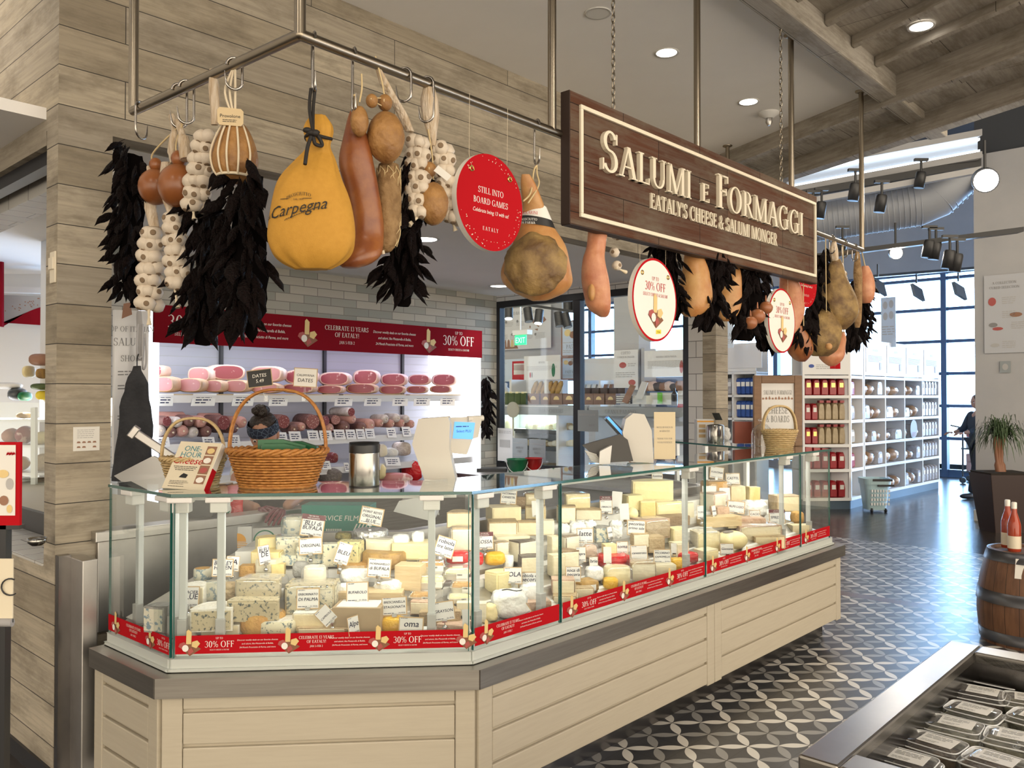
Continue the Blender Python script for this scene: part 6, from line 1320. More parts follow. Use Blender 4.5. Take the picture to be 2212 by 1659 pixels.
# boxes and gear on it
def cbox(name, label, px0, py0, px1, py1, y, d, h0=None, m='board_white', yaw=0, fn=None, cat='box', nm='carton'):
    p = onY((px0 + px1)/2, py1, y); s = y/F; w, h = (px1 - px0)*s, (py1 - py0)*s; X = Vector((math.cos(yaw), math.sin(yaw), 0)); Y_ = Vector((-math.sin(yaw), math.cos(yaw), 0)); t = thing(name, label, cat, p); b = MB(); b.ob(p - X*w/2, X*w, Y_*d, Z*h, 0); b.build(nm, m, t, .002)
    if fn: b = MB(); fn(b, pl(p - X*w/2 - Y_*.0015, X, Z), w, h); b.build('print', ['ink_print', 'sun_orange', 'green_print', 'white_print', 'tan'], t)
    return t
mat('ink_print', (.02,.06,.30), .5); mat('sun_orange', (.85,.38,.02), .5); mat('green_print', (.02,.22,.12), .5); mat('teal_box', (.02,.24,.19), .5)
def sunlogo(b, f, w, h):
    c_ = lambda x, y: f(w*.80 + x*h*.28, h*.50 + y*h*.28)
    b.poly([c_(math.cos(a), math.sin(a)) for a in [math.pi*i/12 for i in range(13)]], 1)
    for k in range(4): b.poly([c_(-1 - .18*k, -.05 - .2*k), c_(1 + .18*k, -.05 - .2*k), c_(1 + .1*k, -.14 - .2*k), c_(-1 - .1*k, -.14 - .2*k)], 1)
    text(b, 'asic', lambda a, q: f(w*.56 + a, h*.34 + q), h*.30,0, shear=.15); b.poly([f(.01,.02*h), f(w*.66,.02*h), f(w*.66,.14*h), f(.01,.14*h)], 0); b.poly([f(.01,.26*h), f(w*.44,.26*h), f(w*.44,.86*h), f(.01,.86*h)], 4)
cbox('carton', 'white carton with an orange sun logo and blue letters behind the left posts', 392,1140,540,1204,3.95,.25, m='board_white', yaw=.25, fn=sunlogo)
def natlogo(b, f, w, h):
    c_ = lambda r_, a: f(w*.40 + r_*math.cos(a), h*.5 + r_*math.sin(a)); n = 24
    for i in range(n): a0, a1 = 2*math.pi*i/n, 2*math.pi*(i + 1)/n; b.poly([c_(h*.42, a0), c_(h*.42, a1), c_(h*.37, a1), c_(h*.37, a0)], 2)
    text(b, 'Natural', lambda a, q: f(w*.40 + a, h*.38 + q), h*.22,2, shear=.2)
cbox('carton', 'pale carton with a round green stamp behind the yellow pile', 545,1140,612,1196,4.05,.2, yaw=.25, fn=natlogo)
def filmlogo(b, f, w, h):
    text(b, 'SERVICE FILM', lambda a, q: f(w*.52 + a, h*.52 + q), h*.17,3, shear=.15)
    for k in range(9): b.poly([f(w*(.36 + .026*k), .04*h), f(w*(.376 + .026*k), .04*h), f(w*(.376 + .026*k), .26*h), f(w*(.36 + .026*k), .26*h)], 3)
    for k in range(4): b.poly([f(w*(.72 + .05*k), .05*h), f(w*(.74 + .05*k), .05*h), f(w*(.82 + .05*k), .42*h), f(w*(.80 + .05*k), .42*h)], 3)
    text(b, 'Reynolds', lambda a, q: f(w*.2 + a, h*.78 + q), h*.12,3) if 0 else None
cbox('film_box', 'teal green carton printed service film at the back of the front section', 650,1092,800,1160,4.05,.14, m='teal_box', yaw=-.05, fn=filmlogo)
b = MB(); q = onY(720,1092,4.08); lump(655,1072,800,1094,-.2, 'plastic_film', 'film_roll', 'crumpled clear film on top of the teal green carton', 'film', .4) if 0 else None
t = thing('rubbish_bag', 'red bag with a round badge beside the white carton', 'bag', onY(492,1145,4.15)); b = loftpx(lambda x, y: onY(x, y, 4.15), srow([(1066,495,520),(1085,475,526),(1115,460,532),(1145,452,534)], 3), .4,16,.02); b.build('bag', 'red_wrap', t); b = MB(); c_ = onY(498,1095,4.15) - Vector((0,.085,0)); b.disc(c_, (.034,0,0),(0,0,.034)); b.disc(c_ - Vector((0,.001,0)),(.028,0,0),(0,0,.028), 24,1); b.disc(c_ - Vector((0,.002,0)),(.024,0,.0),(0,0,.012), 24,2); b.build('badge', ['board_white', 'green_print', 'red_print'], t); t['label'] = 'red bag with a round badge beside the white sun-logo carton'
M['slicer_dark'] = mat('slicer_dark', (.05,.055,.06), .3)
t = thing('meat_slicer', 'grey slicer with a tilted steel bar and a pale plate at the left end', 'slicer', onY(330,1045,3.72)); b = MB(); q0, q1 = onY(284,938,3.72), onY(405,1018,3.8); dv = (q1 - q0).normalized(); up = Vector((.5,.1,.85)); up = (up - dv*up.dot(dv)).normalized(); b.ob(q0, q1 - q0, up*.035, dv.cross(up)*.03); b.ob(q0 - dv*.012 - up*.01, dv*.03, up*.055, dv.cross(up)*.045); b.build('rail_bar', 'satin_steel', t, .004)
b = MB(); b.prism([onY(x, y, 3.75) for x, y in ((246,1028),(330,985),(372,1005),(385,1046),(300,1046),(262,1040))], (0,.02,0)); b.build('plate', 'white_paint', t, .003); b = MB(); b.prism([onY(x, y, 3.9) for x, y in ((388,1150),(392,1075),(440,1066),(470,1090),(450,1130),(420,1150))], (0,.2,0)); b.build('body', 'slicer_dark', t, .02)
lump_ = lambda *a, **k: None
t = thing('deli_scale', 'beige price scale seen from behind with a bent column and a small blue screen', 'scale', onY(935,1042,3.62))
def scale_shape(y, pts, th, m, nm, par, bev=.008): b = MB(); b.prism([onY(px, py, y) for px, py in pts], (0, th, 0)); return b.build(nm, m, par, bev)
scale_shape(3.55, [(904,905),(968,900),(972,915),(970,970),(985,1040),(920,1046),(904,1000),(890,960)], .12, 'beige_plastic', 'column', t, .012)
o = scale_shape(3.66, [(965,903),(1036,900),(1040,908),(1032,945),(1020,948),(1008,982),(968,978)], .05, 'beige_plastic', 'display', t, .008); b = MB(); b.poly([onY(px, py, 3.657) for px, py in ((978,947),(1021,949),(1026,913),(982,911))]); b.build('screen', 'blue_screen', o); b = MB(); f = pl(onY(1002,928,3.655),(1,0,.02), Z); text(b, 'Boar Hotel', lambda a, c_: f(a, c_ - .012), .012,0, xs=.8) if 0 else text(b, 'Select PLU', lambda a, c_: f(a, c_ - .012), .012,0, xs=.9); lines(b, f, -.035,.035,.012,1,1,.004,0); b.build('screen_text', 'ink_print', o)
b = MB(); b.cyl(onY(1010,905,3.66), onY(1043,903,3.70), .013,12); b.build('hinge', 'beige_plastic', t)
scale_shape(3.8, [(850,1105),(862,1082),(905,1074),(935,1090),(940,1128),(900,1118)], .22, 'grey_plastic', 'platter', t, .02)
t = thing('cash_register', 'second beige scale with a dark keyboard tray tilted up', 'scale', onY(1370,1005,4.35)); scale_shape(4.35, [(1352,905),(1368,893),(1392,895),(1408,930),(1412,1000),(1362,998),(1345,935)], .12, 'beige_plastic', 'column', t, .014); M['pos_dark'] = mat('pos_dark', (.045,.042,.04), .4)
scale_shape(4.3, [(1258,962),(1340,938),(1356,950),(1368,996),(1300,1000)], .04, 'pos_dark', 'keyboard_tray', t); scale_shape(4.25, [(1296,975),(1322,962),(1318,1002),(1294,1003)], .06, 'white_plastic', 'printer', t)
b = MB(); q0, q1 = onY(1308,906,4.38), onY(1348,950,4.40); dv = (q1 - q0); up = Vector((.6,0,.55)).normalized()*.03; b.ob(q0, dv, up, Vector((0,.10,0))); b.build('screen_arm', 'slicer_dark', t, .003); b = MB(); b.ob(q0 + up*.3 - Vector((0,.001,0)), dv, up*.45, Vector((0,.1,0))*.9); b.build('screen_glow', 'blue_screen', t)
b = MB()
for k in range(7): b.ob(onY(1264,975,4.28) + Vector((.005*k, 0,-.008*k)), Vector((.06,0,-.02)), Z*.004, Vector((0,.03,0)))
b.build('paper_roll', 'paper', t)
# notice by the register
t = thing('paper_notice', "cream paper notice reading we'll be back in 10 minutes", 'notice', onY(1436,992,4.42)); mat('cream_paper', (.70,.59,.40), .6); q0, q1 = onY(1413,992,4.42), onY(1459,985,4.42); X = q1 - q0; X.z = 0; hN = onY(1436,890,4.42).z - q0.z; b = MB(); b.ob(q0, X, Z*hN, Vector((0,.004,0)), 0); f = pl(q0 - Vector((0,.0015,0)), X.normalized(), Z)
for s_, fy in (("WE'LL BE BACK IN", .66),('10 MINUTES', .58),('THANK YOU FOR', .42),('YOUR PATIENCE', .34)): text(b, s_, lambda a, c_: f(X.length/2 + a, hN*fy + c_), .0085,1, serif=True)
b.build('sheet', ['cream_paper', 'grey_print'], t)
# ================================================================ things on the glass top
GT = TZ + .0122
def gpos(px, q, k): 
    a, X, nn, Ln = seg(k); r_ = ray(px, 1000); o2 = a - nn*q; r_.z = 0; tt = (o2 - Vector((0,0,0))).dot(nn)/r_.dot(nn); p = r_*tt; p.z = GT; return p
skin('wicker', (.56,.25,.06),(.38,.145,.032), 40,.45,.3,60); skin('wicker_pale', (.62,.46,.24),(.50,.35,.16), 40,.6,.3,60); mat('wicker_dark', (.13,.05,.014), .6)
def basket(t, c_, rx0, ry0, rx1, ry1, h, rows, stakes, m, mi, handle, hr, braid=.010, flare=0):
    b = MB(); b.rings([[c_ + Vector((rx*math.cos(a), ry*math.sin(a), z)) for a in [2*math.pi*i/40 for i in range(40)]] for rx, ry, z in ((rx0*.95, ry0*.95,.004),(rx0*.97, ry0*.97,.004),(rx1*.955, ry1*.955, h))], 0, True, True); b.f = b.f[:-1] ; b.m = b.m[:-1]; b.sm = b.sm[:-1]; b.build('lining', mi, t)
    b = MB(); n = stakes*4
    for k in range(rows):
        f = (k + .5)/rows; rx = rx0 + (rx1 - rx0)*f; ry = ry0 + (ry1 - ry0)*f; z = h*f
        b.tube([c_ + Vector(((rx + .0032*math.cos(a*stakes + math.pi*(k % 2)))*math.cos(a),(ry + .0032*math.cos(a*stakes + math.pi*(k % 2)))*math.sin(a), z)) for a in [2*math.pi*i/n for i in range(n)]], h/rows*.46,5, closed=True)
    b.build('woven_side', m, t)
    b = MB()
    for ph in (0,2.1,4.2): b.tube([c_ + Vector(((rx1 + braid*.7*math.cos(a*11 + ph))*math.cos(a),(ry1 + braid*.7*math.cos(a*11 + ph))*math.sin(a), h + braid*.6 + braid*.7*math.sin(a*11 + ph))) for a in [2*math.pi*i/110 for i in range(110)]], braid*.62,6, closed=True)
    b.tube([c_ + Vector((rx0*1.01*math.cos(a), ry0*1.01*math.sin(a), .006)) for a in [2*math.pi*i/40 for i in range(40)]], .007,6, closed=True); b.build('rim', m, t)
    b = MB(); ax = Vector((math.cos(handle[1]), math.sin(handle[1]), 0)); rw = (Vector((rx1*ax.x, ry1*ax.y, 0))).length
    for off in handle[2]:
        side = Vector((-ax.y, ax.x, 0))*off
        b.tube([c_ + side + ax*(rw*1.0*sgp(math.cos(a), .8)) + Z*(h + (handle[0] - h)*sgp(math.sin(a), .85)) for a in [math.pi*i/28 for i in range(29)]], hr, 7)
    b.build('handle', m, t)
sgp = lambda v, e: math.copysign(abs(v) ** e, v)
c_ = gpos(600,.20,1); s = c_.y/F
BK = t = thing('wicker_basket', 'brown wicker basket with a tall arched handle on the front glass top', 'basket', c_)
basket(t, c_, 78*s, .105,104*s, .135,.135,13,22, 'wicker', 'wicker_dark', (.378,0.0, (-.008,.0,.008)), .0055,.011)
for k, (dx, dy, yw, w_, hh) in enumerate(((.03,-.02,.1,.18,.085),(.085,.03,-.15,.14,.075),(.05,-.055,.05,.17,.07),(.075,.0,.25,.12,.06))):
    p = c_ + Vector((dx - .01, dy, .10)); X = Vector((math.cos(yw), math.sin(yw), -.03)); Y_ = Vector((-math.sin(yw), math.cos(yw), 0)); t = thing('date_pack', ('green pack with a label, at the front left of the wicker basket', 'green pack at the back right of the wicker basket', 'lowest green pack at the front of the wicker basket', 'green pack lying slanted on the right of the wicker basket')[k], 'pack', p, 'green packs in the wicker basket'); b = MB(); P = [(-w_/2,0),(w_/2,0),(w_/2, hh*.75),(0, hh),(-w_/2, hh*.95)]; b.prism([p + X*x + Z*z for x, z in P], Y_*.03,0); b.build('pouch', 'green_pack', t, .004) if 'green_pack' in M else None
    if k == 0: b2 = MB(); b2.ob(p - X*.075 - Y_*.002 + Z*.035, X*.05, Z*.022, Y_*.001); b2.build('label', 'paper', t)

for lb, x0, y0, x1, y1, txt, dk, ro in (('small chalkboard reading dates clipped to the wicker basket handle', 536,798,590,836, ['DATES', '5.49'], True, .12),('cream tag reading calimyrna dates clipped to the wicker basket handle', 633,795,684,836, ['CALIMYRNA', 'DATES'], False, -.06)):
    p = onY((x0 + x1)/2, y1,3.24); s = p.y/F; w, h = (x1 - x0)*s, (y1 - y0)*s; X = Vector((math.cos(ro), 0, math.sin(ro))); Y_ = Vector((-math.sin(ro), 0, math.cos(ro))); t = thing('price_tag', lb, 'price tag', p, 'tags on the wicker basket'); o = p - X*w/2; b = MB(); b.ob(o, X*w, Y_*h, Vector((0,.003,0)), 0); e = .003; f = pl(o - Vector((0,.001,0)), X, Y_); b.poly([f(e, e), f(w - e, e), f(w - e, h - e), f(e, h - e)], 1); f = pl(o - Vector((0,.002,0)), X, Y_)
    for i, s_ in enumerate(txt): text(b, s_, lambda a, q: f(w/2 + a, h*(.56 - .3*i) + q), min(h*.2, w*.75/text_w(s_, 1, False)), 2, shear=.1)
    b.build('card', ['tan', 'black_print' if dk else 'paper', 'white_print' if dk else 'black_print'], t); b = MB(); q = onY((x0 + x1)/2 + (12 if dk else -2), 862,3.25); b.tube([p, q], .003,6); b.ob(q - Vector((.008,.006,.008)), Vector((.016,0,0)), Vector((0,.012,0)), Z*.022); b.build('clip', 'clear_plastic', t)
mat('cream_paper2', (.74,.66,.50), .55); mat('book_teal', (.05,.25,.30), .5); mat('steel_bright', (.36,.35,.33), .2,1); mat('lid_black', (.012,.013,.015), .35); mat('oak_frame', (.22,.12,.06), .5, col2=(.17,.09,.045), ns=8, stretch=(1,1,5)); mat('rust_box', (.24,.05,.025), .5)
mat('bucket_green', (.005,.16,.06), .35); mat('bucket_red', (.42,.01,.012), .35); mat('card_grey', (.30,.33,.34), .5); mat('header_grey', (.36,.37,.37), .5); mat('photo_wood2', (.46,.42,.33), .6); mat('brown_box', (.20,.11,.075), .6); mat('dark_box', (.05,.04,.04), .6); mat('olive_green', (.06,.09,.02), .5); mat('lime_green', (.15,.55,.03), .4); mat('bottle_dark', (.008,.008,.012), .12); mat('pale_blue', (.55,.63,.72), .5)
mat('exit_green', (.03,.75,.22), .4, emit=1.6); mat('exit_light', (.5,1,.65), .4, emit=1.5); mat('lens_dim', (.5,.55,.6), .3); glassmat('clear_jar', (.95,.96,.97), 2.0,.03)
# ---- pale basket with the book, canister
c_ = gpos(407,.24,1) + Vector((0,.05,0)); s = c_.y/F
t = thing('pale_basket', 'small pale wicker basket holding a book at the left of the glass top', 'basket', c_); basket(t, c_, 50*s, .075,66*s, .09,.10,10,16, 'wicker_pale', 'wicker_pale', (.265,0.1, (-.006,.006)), .0055,.009)
t = thing('cook_book', 'cream book titled one hour cheese leaning in the pale basket', 'book', gpos(400,.19,1))
bl, br_, tl = onY(349,1054,3.15), onY(440,1060,3.12), onY(391,953,3.24); X = br_ - bl; Yb = tl - bl; nn = X.cross(Yb).normalized(); b = MB(); wX = X.length; hY = Yb.length
b.ob(bl, X, Yb, -nn*.003,0); b.ob(bl - nn*.028, X, Yb, -nn*.003,0); b.build('cover', ['cream_paper2', 'paper'], t); b = MB(); b.ob(bl - nn*.003 + X*.01, X*.975, Yb*.985,-nn*.025,0); b.build('pages', 'paper', t)
b = MB(); b.ob(br_ - nn*.0, X*.012, Yb*.46,-nn*.031,0); b.ob(br_ + Yb*.46, X*.012, Yb*.54,-nn*.031,1); b.build('spine', ['red_print', 'paper'], t)
f0 = pl(bl + nn*.0012, X.normalized(), Yb.normalized()); f1 = lambda p, q: f0(p + wX*.38, q); b = MB(); text(b, 'ONE-', lambda p, q: f1(p, q + hY*.80), hY*.115,1); text(b, 'HOUR', lambda p, q: f1(p, q + hY*.67), hY*.115,1); text(b, 'Cheese', lambda p, q: f1(p - wX*.02, q + hY*.525), hY*.15,2, shear=.25)
for k, y in enumerate((.46,.425,.39)): lines(b, f0, wX*(.08 + .03*k), wX*(.66 - .03*k), hY*y, 1,1, hY*.012,3,.05)
for k, y in enumerate((.16,.13,.10,.05)): lines(b, f0, wX*.12, wX*.60, hY*y, 1,1, hY*.009,3,.3)
b.poly([f1(-.014, hY*.24), f1(.016, hY*.23), f1(.02, hY*.30), f1(.0, hY*.33), f1(-.008, hY*.29)], 3)
for k, m_ in enumerate((4,5,6,5)):
    y0 = hY*(.79 - .205*k - .15 + .10); b.poly([f0(wX*.70, y0), f0(wX*.93, y0), f0(wX*.93, y0 + hY*.18), f0(wX*.70, y0 + hY*.18)], 8); c2 = lambda a, k=k, y0=y0: pl(bl + nn*.002, X.normalized(), Yb.normalized())(wX*.815 + math.cos(a)*wX*.09, y0 + hY*.08 + math.sin(a)*hY*.06); b.poly([c2(2*math.pi*i/14) for i in range(14)], m_)
b.build('cover_print', ['cream_paper2', 'book_teal', 'red_print', 'black_print', 'photo_cheese', 'white_print', 'photo_meat', 'tan', 'photo_brown'], t)
c_ = gpos(787,.20,1); s = c_.y/F; t = thing('steel_canister', 'brushed steel canister with a black lid on the front glass top', 'canister', c_); r_ = 32.5*s; b = MB(); b.lathe([(r_*.97,0),(r_, .004),(r_, .128),(r_*.98,.132)], c_, 36); b.build('body', 'steel_bright', t); b = MB(); b.lathe([(r_*1.01,.132),(r_*1.01,.158),(r_*.99,.172),(r_*.9,.168),(r_*.3,.160)], c_, 36); b.build('lid', 'lid_black', t)
b = MB(); b.lathe([(r_*1.004,.0),(r_*1.004,.004)], c_, 36,0, None, False); b.build('foot_ring', 'lid_black', t)
# ---- right end of the glass top
def epos(px, z=GT, v=.85): p = onW(px, 960, v); p.z = z; return p
c_ = gpos(1684,.26,2); s = c_.y/F; t = thing('straw_basket', 'straw coloured basket with a loop handle at the right end of the glass top', 'basket', c_); basket(t, c_, 26*s, .07,37*s, .10,.115,9,14, 'wicker_pale', 'wicker_pale', (.285,.1, (-.01,0,.01)), .0075,.008)
for i in range(60): pass
e_ = (N*-1 + D*.43).normalized()
def leg(px, back=0):                                   # a point on the glass of the right-hand return
    a, X, nn, Ln = seg(3); p = onpl(px, 962, a - nn*(.22 + back), nn); p.z = GT; return p
p = leg(1681,-.1); t = thing('framed_board', 'wooden framed board lettered salumi e formaggi standing behind the straw basket', 'sign', p); a_, b_ = onY(1629,985, p.y), onY(1734,985, p.y); a_.z = b_.z = GT; X = b_ - a_; w = X.length; h = onY(1681,811, p.y).z - GT; fx = X.normalized(); b = MB(); fw = .055
for o_, sx_, sz_ in ((0, fw, h),(w - fw, fw, h)): b.ob(a_ + fx*o_, fx*sx_, Z*sz_, Vector((0,.03,0)))
b.ob(a_ + fx*fw + Z*(h - fw), fx*(w - 2*fw), Z*fw, Vector((0,.03,0))); b.ob(a_ + fx*fw, fx*(w - 2*fw), Z*fw, Vector((0,.03,0))); b.build('frame', 'oak_frame', t, .004); b = MB(); b.ob(a_ + fx*fw + Z*fw + Vector((0,.012,0)), fx*(w - 2*fw), Z*(h - 2*fw), Vector((0,.008,0)), 0); f = pl(a_ + fx*w/2 + Vector((0,.010,0)), fx, Z)
text(b, 'SALUMI E FORMAGGI', lambda q, r2: f(q, r2 + h*.73), .030,1, serif=True, xs=.55); text(b, 'CHEESE', lambda q, r2: f(q, r2 + h*.46), .045,1, serif=True, xs=.75); text(b, '& BOARDS', lambda q, r2: f(q, r2 + h*.34), .045,1, serif=True, xs=.62)
for k in range(10): x = -w*.30 + k*w*.066; b.poly([f(x - .006, h*.66), f(x + .006, h*.66), f(x + .008, h*.675), f(x, h*(.69 + .01*(k % 3))), f(x - .008, h*.675)], 2)
b.build('printed_sheet', ['board_white', 'grey_print', 'photo_brown'], t)
p = leg(1647,.10); s = p.y/F; t = thing('glass_cloche', 'clear glass bell jar with a knob beside the straw basket', 'cloche', p); r_ = 24*s; b = MB(); b.lathe([(r_, 0),(r_*1.0,.09),(r_*.86,.125),(r_*.45,.155),(r_*.22,.162)], p, 28,0, None, False); b.build('dome', 'clear_jar', t); b = MB(); b.lathe([(r_*.16,.158),(r_*.30,.175),(r_*.38,.19),(r_*.2,.20)], p, 20); b.build('knob', 'clear_jar', t)
p = leg(1605,.05); s = p.y/F
cbox('gift_box', 'rust-brown box standing beside the glass bell jar', 1587,911,1624,958, p.y, .06, m='rust_box'); cbox('gift_box', 'second rust-brown box partly behind the glass bell jar', 1628,911,1664,957, p.y + .12,.06, m='rust_box')
p = leg(1545,.0); s = p.y/F; t = thing('steel_pot', 'shiny round steel pot beside the rust-brown box', 'pot', p); r_ = 18.5*s; b = MB(); b.lathe([(r_*.95,0),(r_, .01),(r_, .125),(r_*.94,.132),(r_*.2,.140)], p, 28); b.build('body', 'steel_bright', t)
b = MB(); c2 = onY(1548,902, p.y); b.ob(c2 + Vector((-.035,0,.035)), Vector((.055,0,0)), Vector((.03,.02,-.055)), Vector((0,.004,0))); tag(b.build('card_reader', 'lid_black'), 'black card leaning over the shiny steel pot', 'card')
cbox('carton', 'white and red box printed with cheeses behind the steel pot', 1506,906,1542,955, p.y + .1,.1, m='board_white', fn=lambda b, f, w, h: [b.poly([f(0, h*.88), f(w, h*.88), f(w, h*.94), f(0, h*.94)], 1)] + [b.poly([f(w*.1, h*(.2 + .22*k)), f(w*.5, h*(.2 + .22*k)), f(w*.5, h*(.34 + .22*k)), f(w*.1, h*(.34 + .22*k))], 4) for k in range(3)])
lump(1562,922,1584,956,.5, 'white_wrap', 'paper_bag', 'white paper bag between the steel pot and the rust-brown box', 'bag', .2)
b = MB(); q = leg(1608,.0); b.ob(q, Vector((.012,0,.02))*2, Z*.09, Vector((0,.003,0))); tag(b.build('upright_tag', 'paper'), 'narrow white tag leaning on the rust-brown box', 'tag')
# ---- ledge of the kitchen window: buckets, cards
def kU(px, py, u=5.35): return onU(px, py, u)
for i, (x0, x1, y0, y1, m_, lb) in enumerate(((1094,1140,991,1026, 'bucket_green', 'green plastic bucket with a wire handle'),(1134,1172,989,1020, 'bucket_red', 'red plastic bucket with a wire handle'))):
    p = onU((x0 + x1)/2, y1,5.1 + .15*i); s = p.y/F; r_ = (x1 - x0)/2*s; h = (y1 - y0)*s; t = thing('bucket', lb + ' on the staff side', 'bucket', p, 'plastic buckets'); b = MB(); b.lathe([(r_*.72,0),(r_*.95, h*.93),(r_*1.0, h*.94),(r_*1.0, h),(r_*.93, h),(r_*.7, h*.1)], p, 26); b.build('pail', m_, t); b = MB(); b.tube([p + Vector((-r_*math.cos(a), -r_*.9*abs(math.sin(a)), h*.9 - h*.75*math.sin(a))) for a in [math.pi*k/14 for k in range(15)]], .004,5); b.build('wire_handle', 'white_metal', t)
t = thing('side_counter', 'long low staff counter under the kitchen window', 'counter', W(5.2,-1.5,0)); b = MB(); b.wb(4.7,5.46,-2.7,-.4,.76,.80); b.build('top', 'satin_steel', t, .004); b = MB(); b.wb(4.75,5.44,-2.68,-.42,0,.76); b.build('cabinet', 'grey_plastic', t)
def sheetU(name, lb, cat, x0, y0, x1, y1, u, prn, m='board_white', grp=None, th=.006, frame=None):
    a_, c2 = onU(x0, (y0 + y1)/2, u), onU(x1, (y0 + y1)/2, u); zt, zb = onU((x0 + x1)/2, y0, u).z, onU((x0 + x1)/2, y1, u).z; a_.z = c2.z = zb; X = c2 - a_; w = X.length; X.normalize(); h = zt - zb; t = thing(name, lb, cat, (a_ + c2)/2, grp); b = MB(); b.ob(a_, X*w, Z*h, D*th, 0); o = b.build('panel', m, t); b = MB(); prn(b, pl(a_ + X*w/2 - D*.003, X, Z), w, h)
    if b.v: b.build('print', ['grey_print', 'pale_print', 'photo_brown', 'photo_meat', 'red_print', 'bucket_green', 'photo_cheese', 'white_print'], o)
    if frame:
        b = MB(); e = .02
        for oo, aa, bb in ((a_, X*w, Z*e),(a_ + Z*(h - e), X*w, Z*e),(a_, X*e, Z*h),(a_ + X*(w - e), X*e, Z*h)): b.ob(oo - D*.012, aa, bb, D*.012)
        b.build('frame', frame, o)
    return t
def para(b, f, w, h, y0, n, x0=-.42, x1=.42, m=1, dy=.05): lines(b, f, w*x0, w*x1, h*y0, n, h*dy, h*dy*.4, m)
sheetU('glass_sticker', 'white paper with grey print on the kitchen window, left', 'paper', 1075,925,1107,996,5.44, lambda b, f, w, h: (para(b, f, w, h, .9,2), b.poly([f(-w*.35, h*.42), f(w*.35, h*.42), f(w*.35, h*.65), f(-w*.35, h*.65)], 1)))
for i, (x0, y0, x1, y1) in enumerate(((1107,947,1139,994),(1143,949,1178,998))): sheetU('display_card', ('left', 'right')[i] + ' of two grey cards reading display only on the kitchen window', 'card', x0, y0, x1, y1,5.42, lambda b, f, w, h: (text(b, 'DISPLAY', lambda p, q: f(p, q + h*.52), h*.10,0, serif=True), text(b, 'ONLY', lambda p, q: f(p, q + h*.36), h*.10,0, serif=True), para(b, f, w, h, .78,1), para(b, f, w, h, .2,1)), 'card_grey')
sheetU('display_card', 'grey card stuck across the dark window mullion', 'card', 1248,886,1292,932,5.40, lambda b, f, w, h: (para(b, f, w, h, .8,2), text(b, '$59.95', lambda p, q: f(p + w*.2, q + h*.25), h*.09,0)), 'card_grey')
b = MB(); c2 = kU(1050,1020,5.0); b.ob(c2 + Vector((-.1,0,-.06)), Vector((.32,0,0)), Vector((0,.2,0)), Z*.10); tag(b.build('black_crate', 'slicer_dark', bevel=.01), 'dark crate on the staff counter left of the green bucket', 'crate')
# ================================================================ behind the kitchen window: hard cheese island, shelves
def ub(b, x0, y0, x1, y1, u, du, m=0, z0=None, z1=None):
    v0, v1 = uv_of(onU(x0, (y0 + y1)/2, u))[1], uv_of(onU(x1, (y0 + y1)/2, u))[1]; xm = (x0 + x1)/2; zt = onU(xm, y0, u).z if z1 is None else z1; zb = onU(xm, y1, u).z if z0 is None else z0
    b.wb(u, u + du, v0, v1, zb, zt, m); return v0, v1, zb, zt
UI = 7.3
t = thing('hard_cheese_case', 'glass-fronted island case lettered hard cheeses, seen through the kitchen window', 'refrigerated case', onU(1180,1010, UI))
b = MB(); v0, v1, _, zt = ub(b, 1118,876,1268,897, UI, .05,0); b.build('header', 'header_grey', t); f = pl(W(UI - .003, (v0 + v1)/2, _ + .035), N, Z); b = MB(); text(b, 'HARD CHEESES', f, .05,0, serif=True); b.build('lettering', 'grey_print', t)
b = MB(); v0, v1, z0_, z1_ = ub(b, 1118,894,1268,1000, UI + .62,.04,0); b.wb(UI, UI + .66, v0, v0 + .04, z0_, z1_); b.wb(UI, UI + .66, v1 - .04, v1, z0_, z1_); b.wb(UI, UI + .66, v0, v1, zt - .02, zt); b.build('body', 'white_paint', t); b = MB(); b.wb(UI - .02, UI + .66, v0, v1,0, z0_); b.build('base', 'pine_wood', t)
M['mint_glow'] = mat('mint_glow', (.55,.85,.75), .5, emit=1.2); b = MB(); b.wb(UI + .05, UI + .2, v0 + .05, v1 - .05, zt - .05, zt - .03); b.build('lamp_tube', 'mint_glow', t); area('island_lamp', W(UI + .2, (v0 + v1)/2, zt - .06), W(UI + .3, (v0 + v1)/2,.9), 1.0,.1,12, (.8,1,.92))
for k, y in enumerate((930,966)):
    b = MB(); z = onU(1190, y, UI + .1).z; b.wb(UI + .06, UI + .6, v0 + .05, v1 - .05, z - .02, z); b.wb(UI + .05, UI + .06, v0 + .05, v1 - .05, z - .05, z + .01,1); b.build('shelf', ['case_shelf', 'slicer_dark'], t)
    for j in range(13):
        px = 1148 + j*8.6; lump(px - R.uniform(5,8), y - R.uniform(9,20), px + R.uniform(5,8), y - 1, uv_of(onU(px, y, UI + .2))[1], ('ivory', 'cream', 'tan_rind', 'pale')[(j*5 + k) % 4], 'cheese_piece', ORD[j] + ' cheese piece from the left on the ' + ('upper' if k == 0 else 'lower') + ' shelf of the hard cheese case', 'cheese', .1, 'cheese pieces in the hard cheese case', .09)
t = thing('island_case', 'cheese island lettered grana beside the hard cheese case', 'refrigerated case', onU(1380,1000, UI)); b = MB(); v0, v1, _, zt = ub(b, 1272,880,1482,900, UI - .05,.6,0); b.build('header', 'header_grey', t); f = pl(W(UI - .053, uv_of(onU(1345,890, UI))[1], _ + .03), N, Z); b = MB(); text(b, 'GRANA PADANO', f, .05,0, 'c', serif=True); b.build('lettering', 'grey_print', t); b = MB(); ub(b, 1272,900,1482,990, UI, .55,0); b.build('body', 'grey_wall', t); b = MB(); ub(b, 1286,903,1380,975, UI - .01,.01,0); b.build('glass_panel', 'skylight_panel', t)
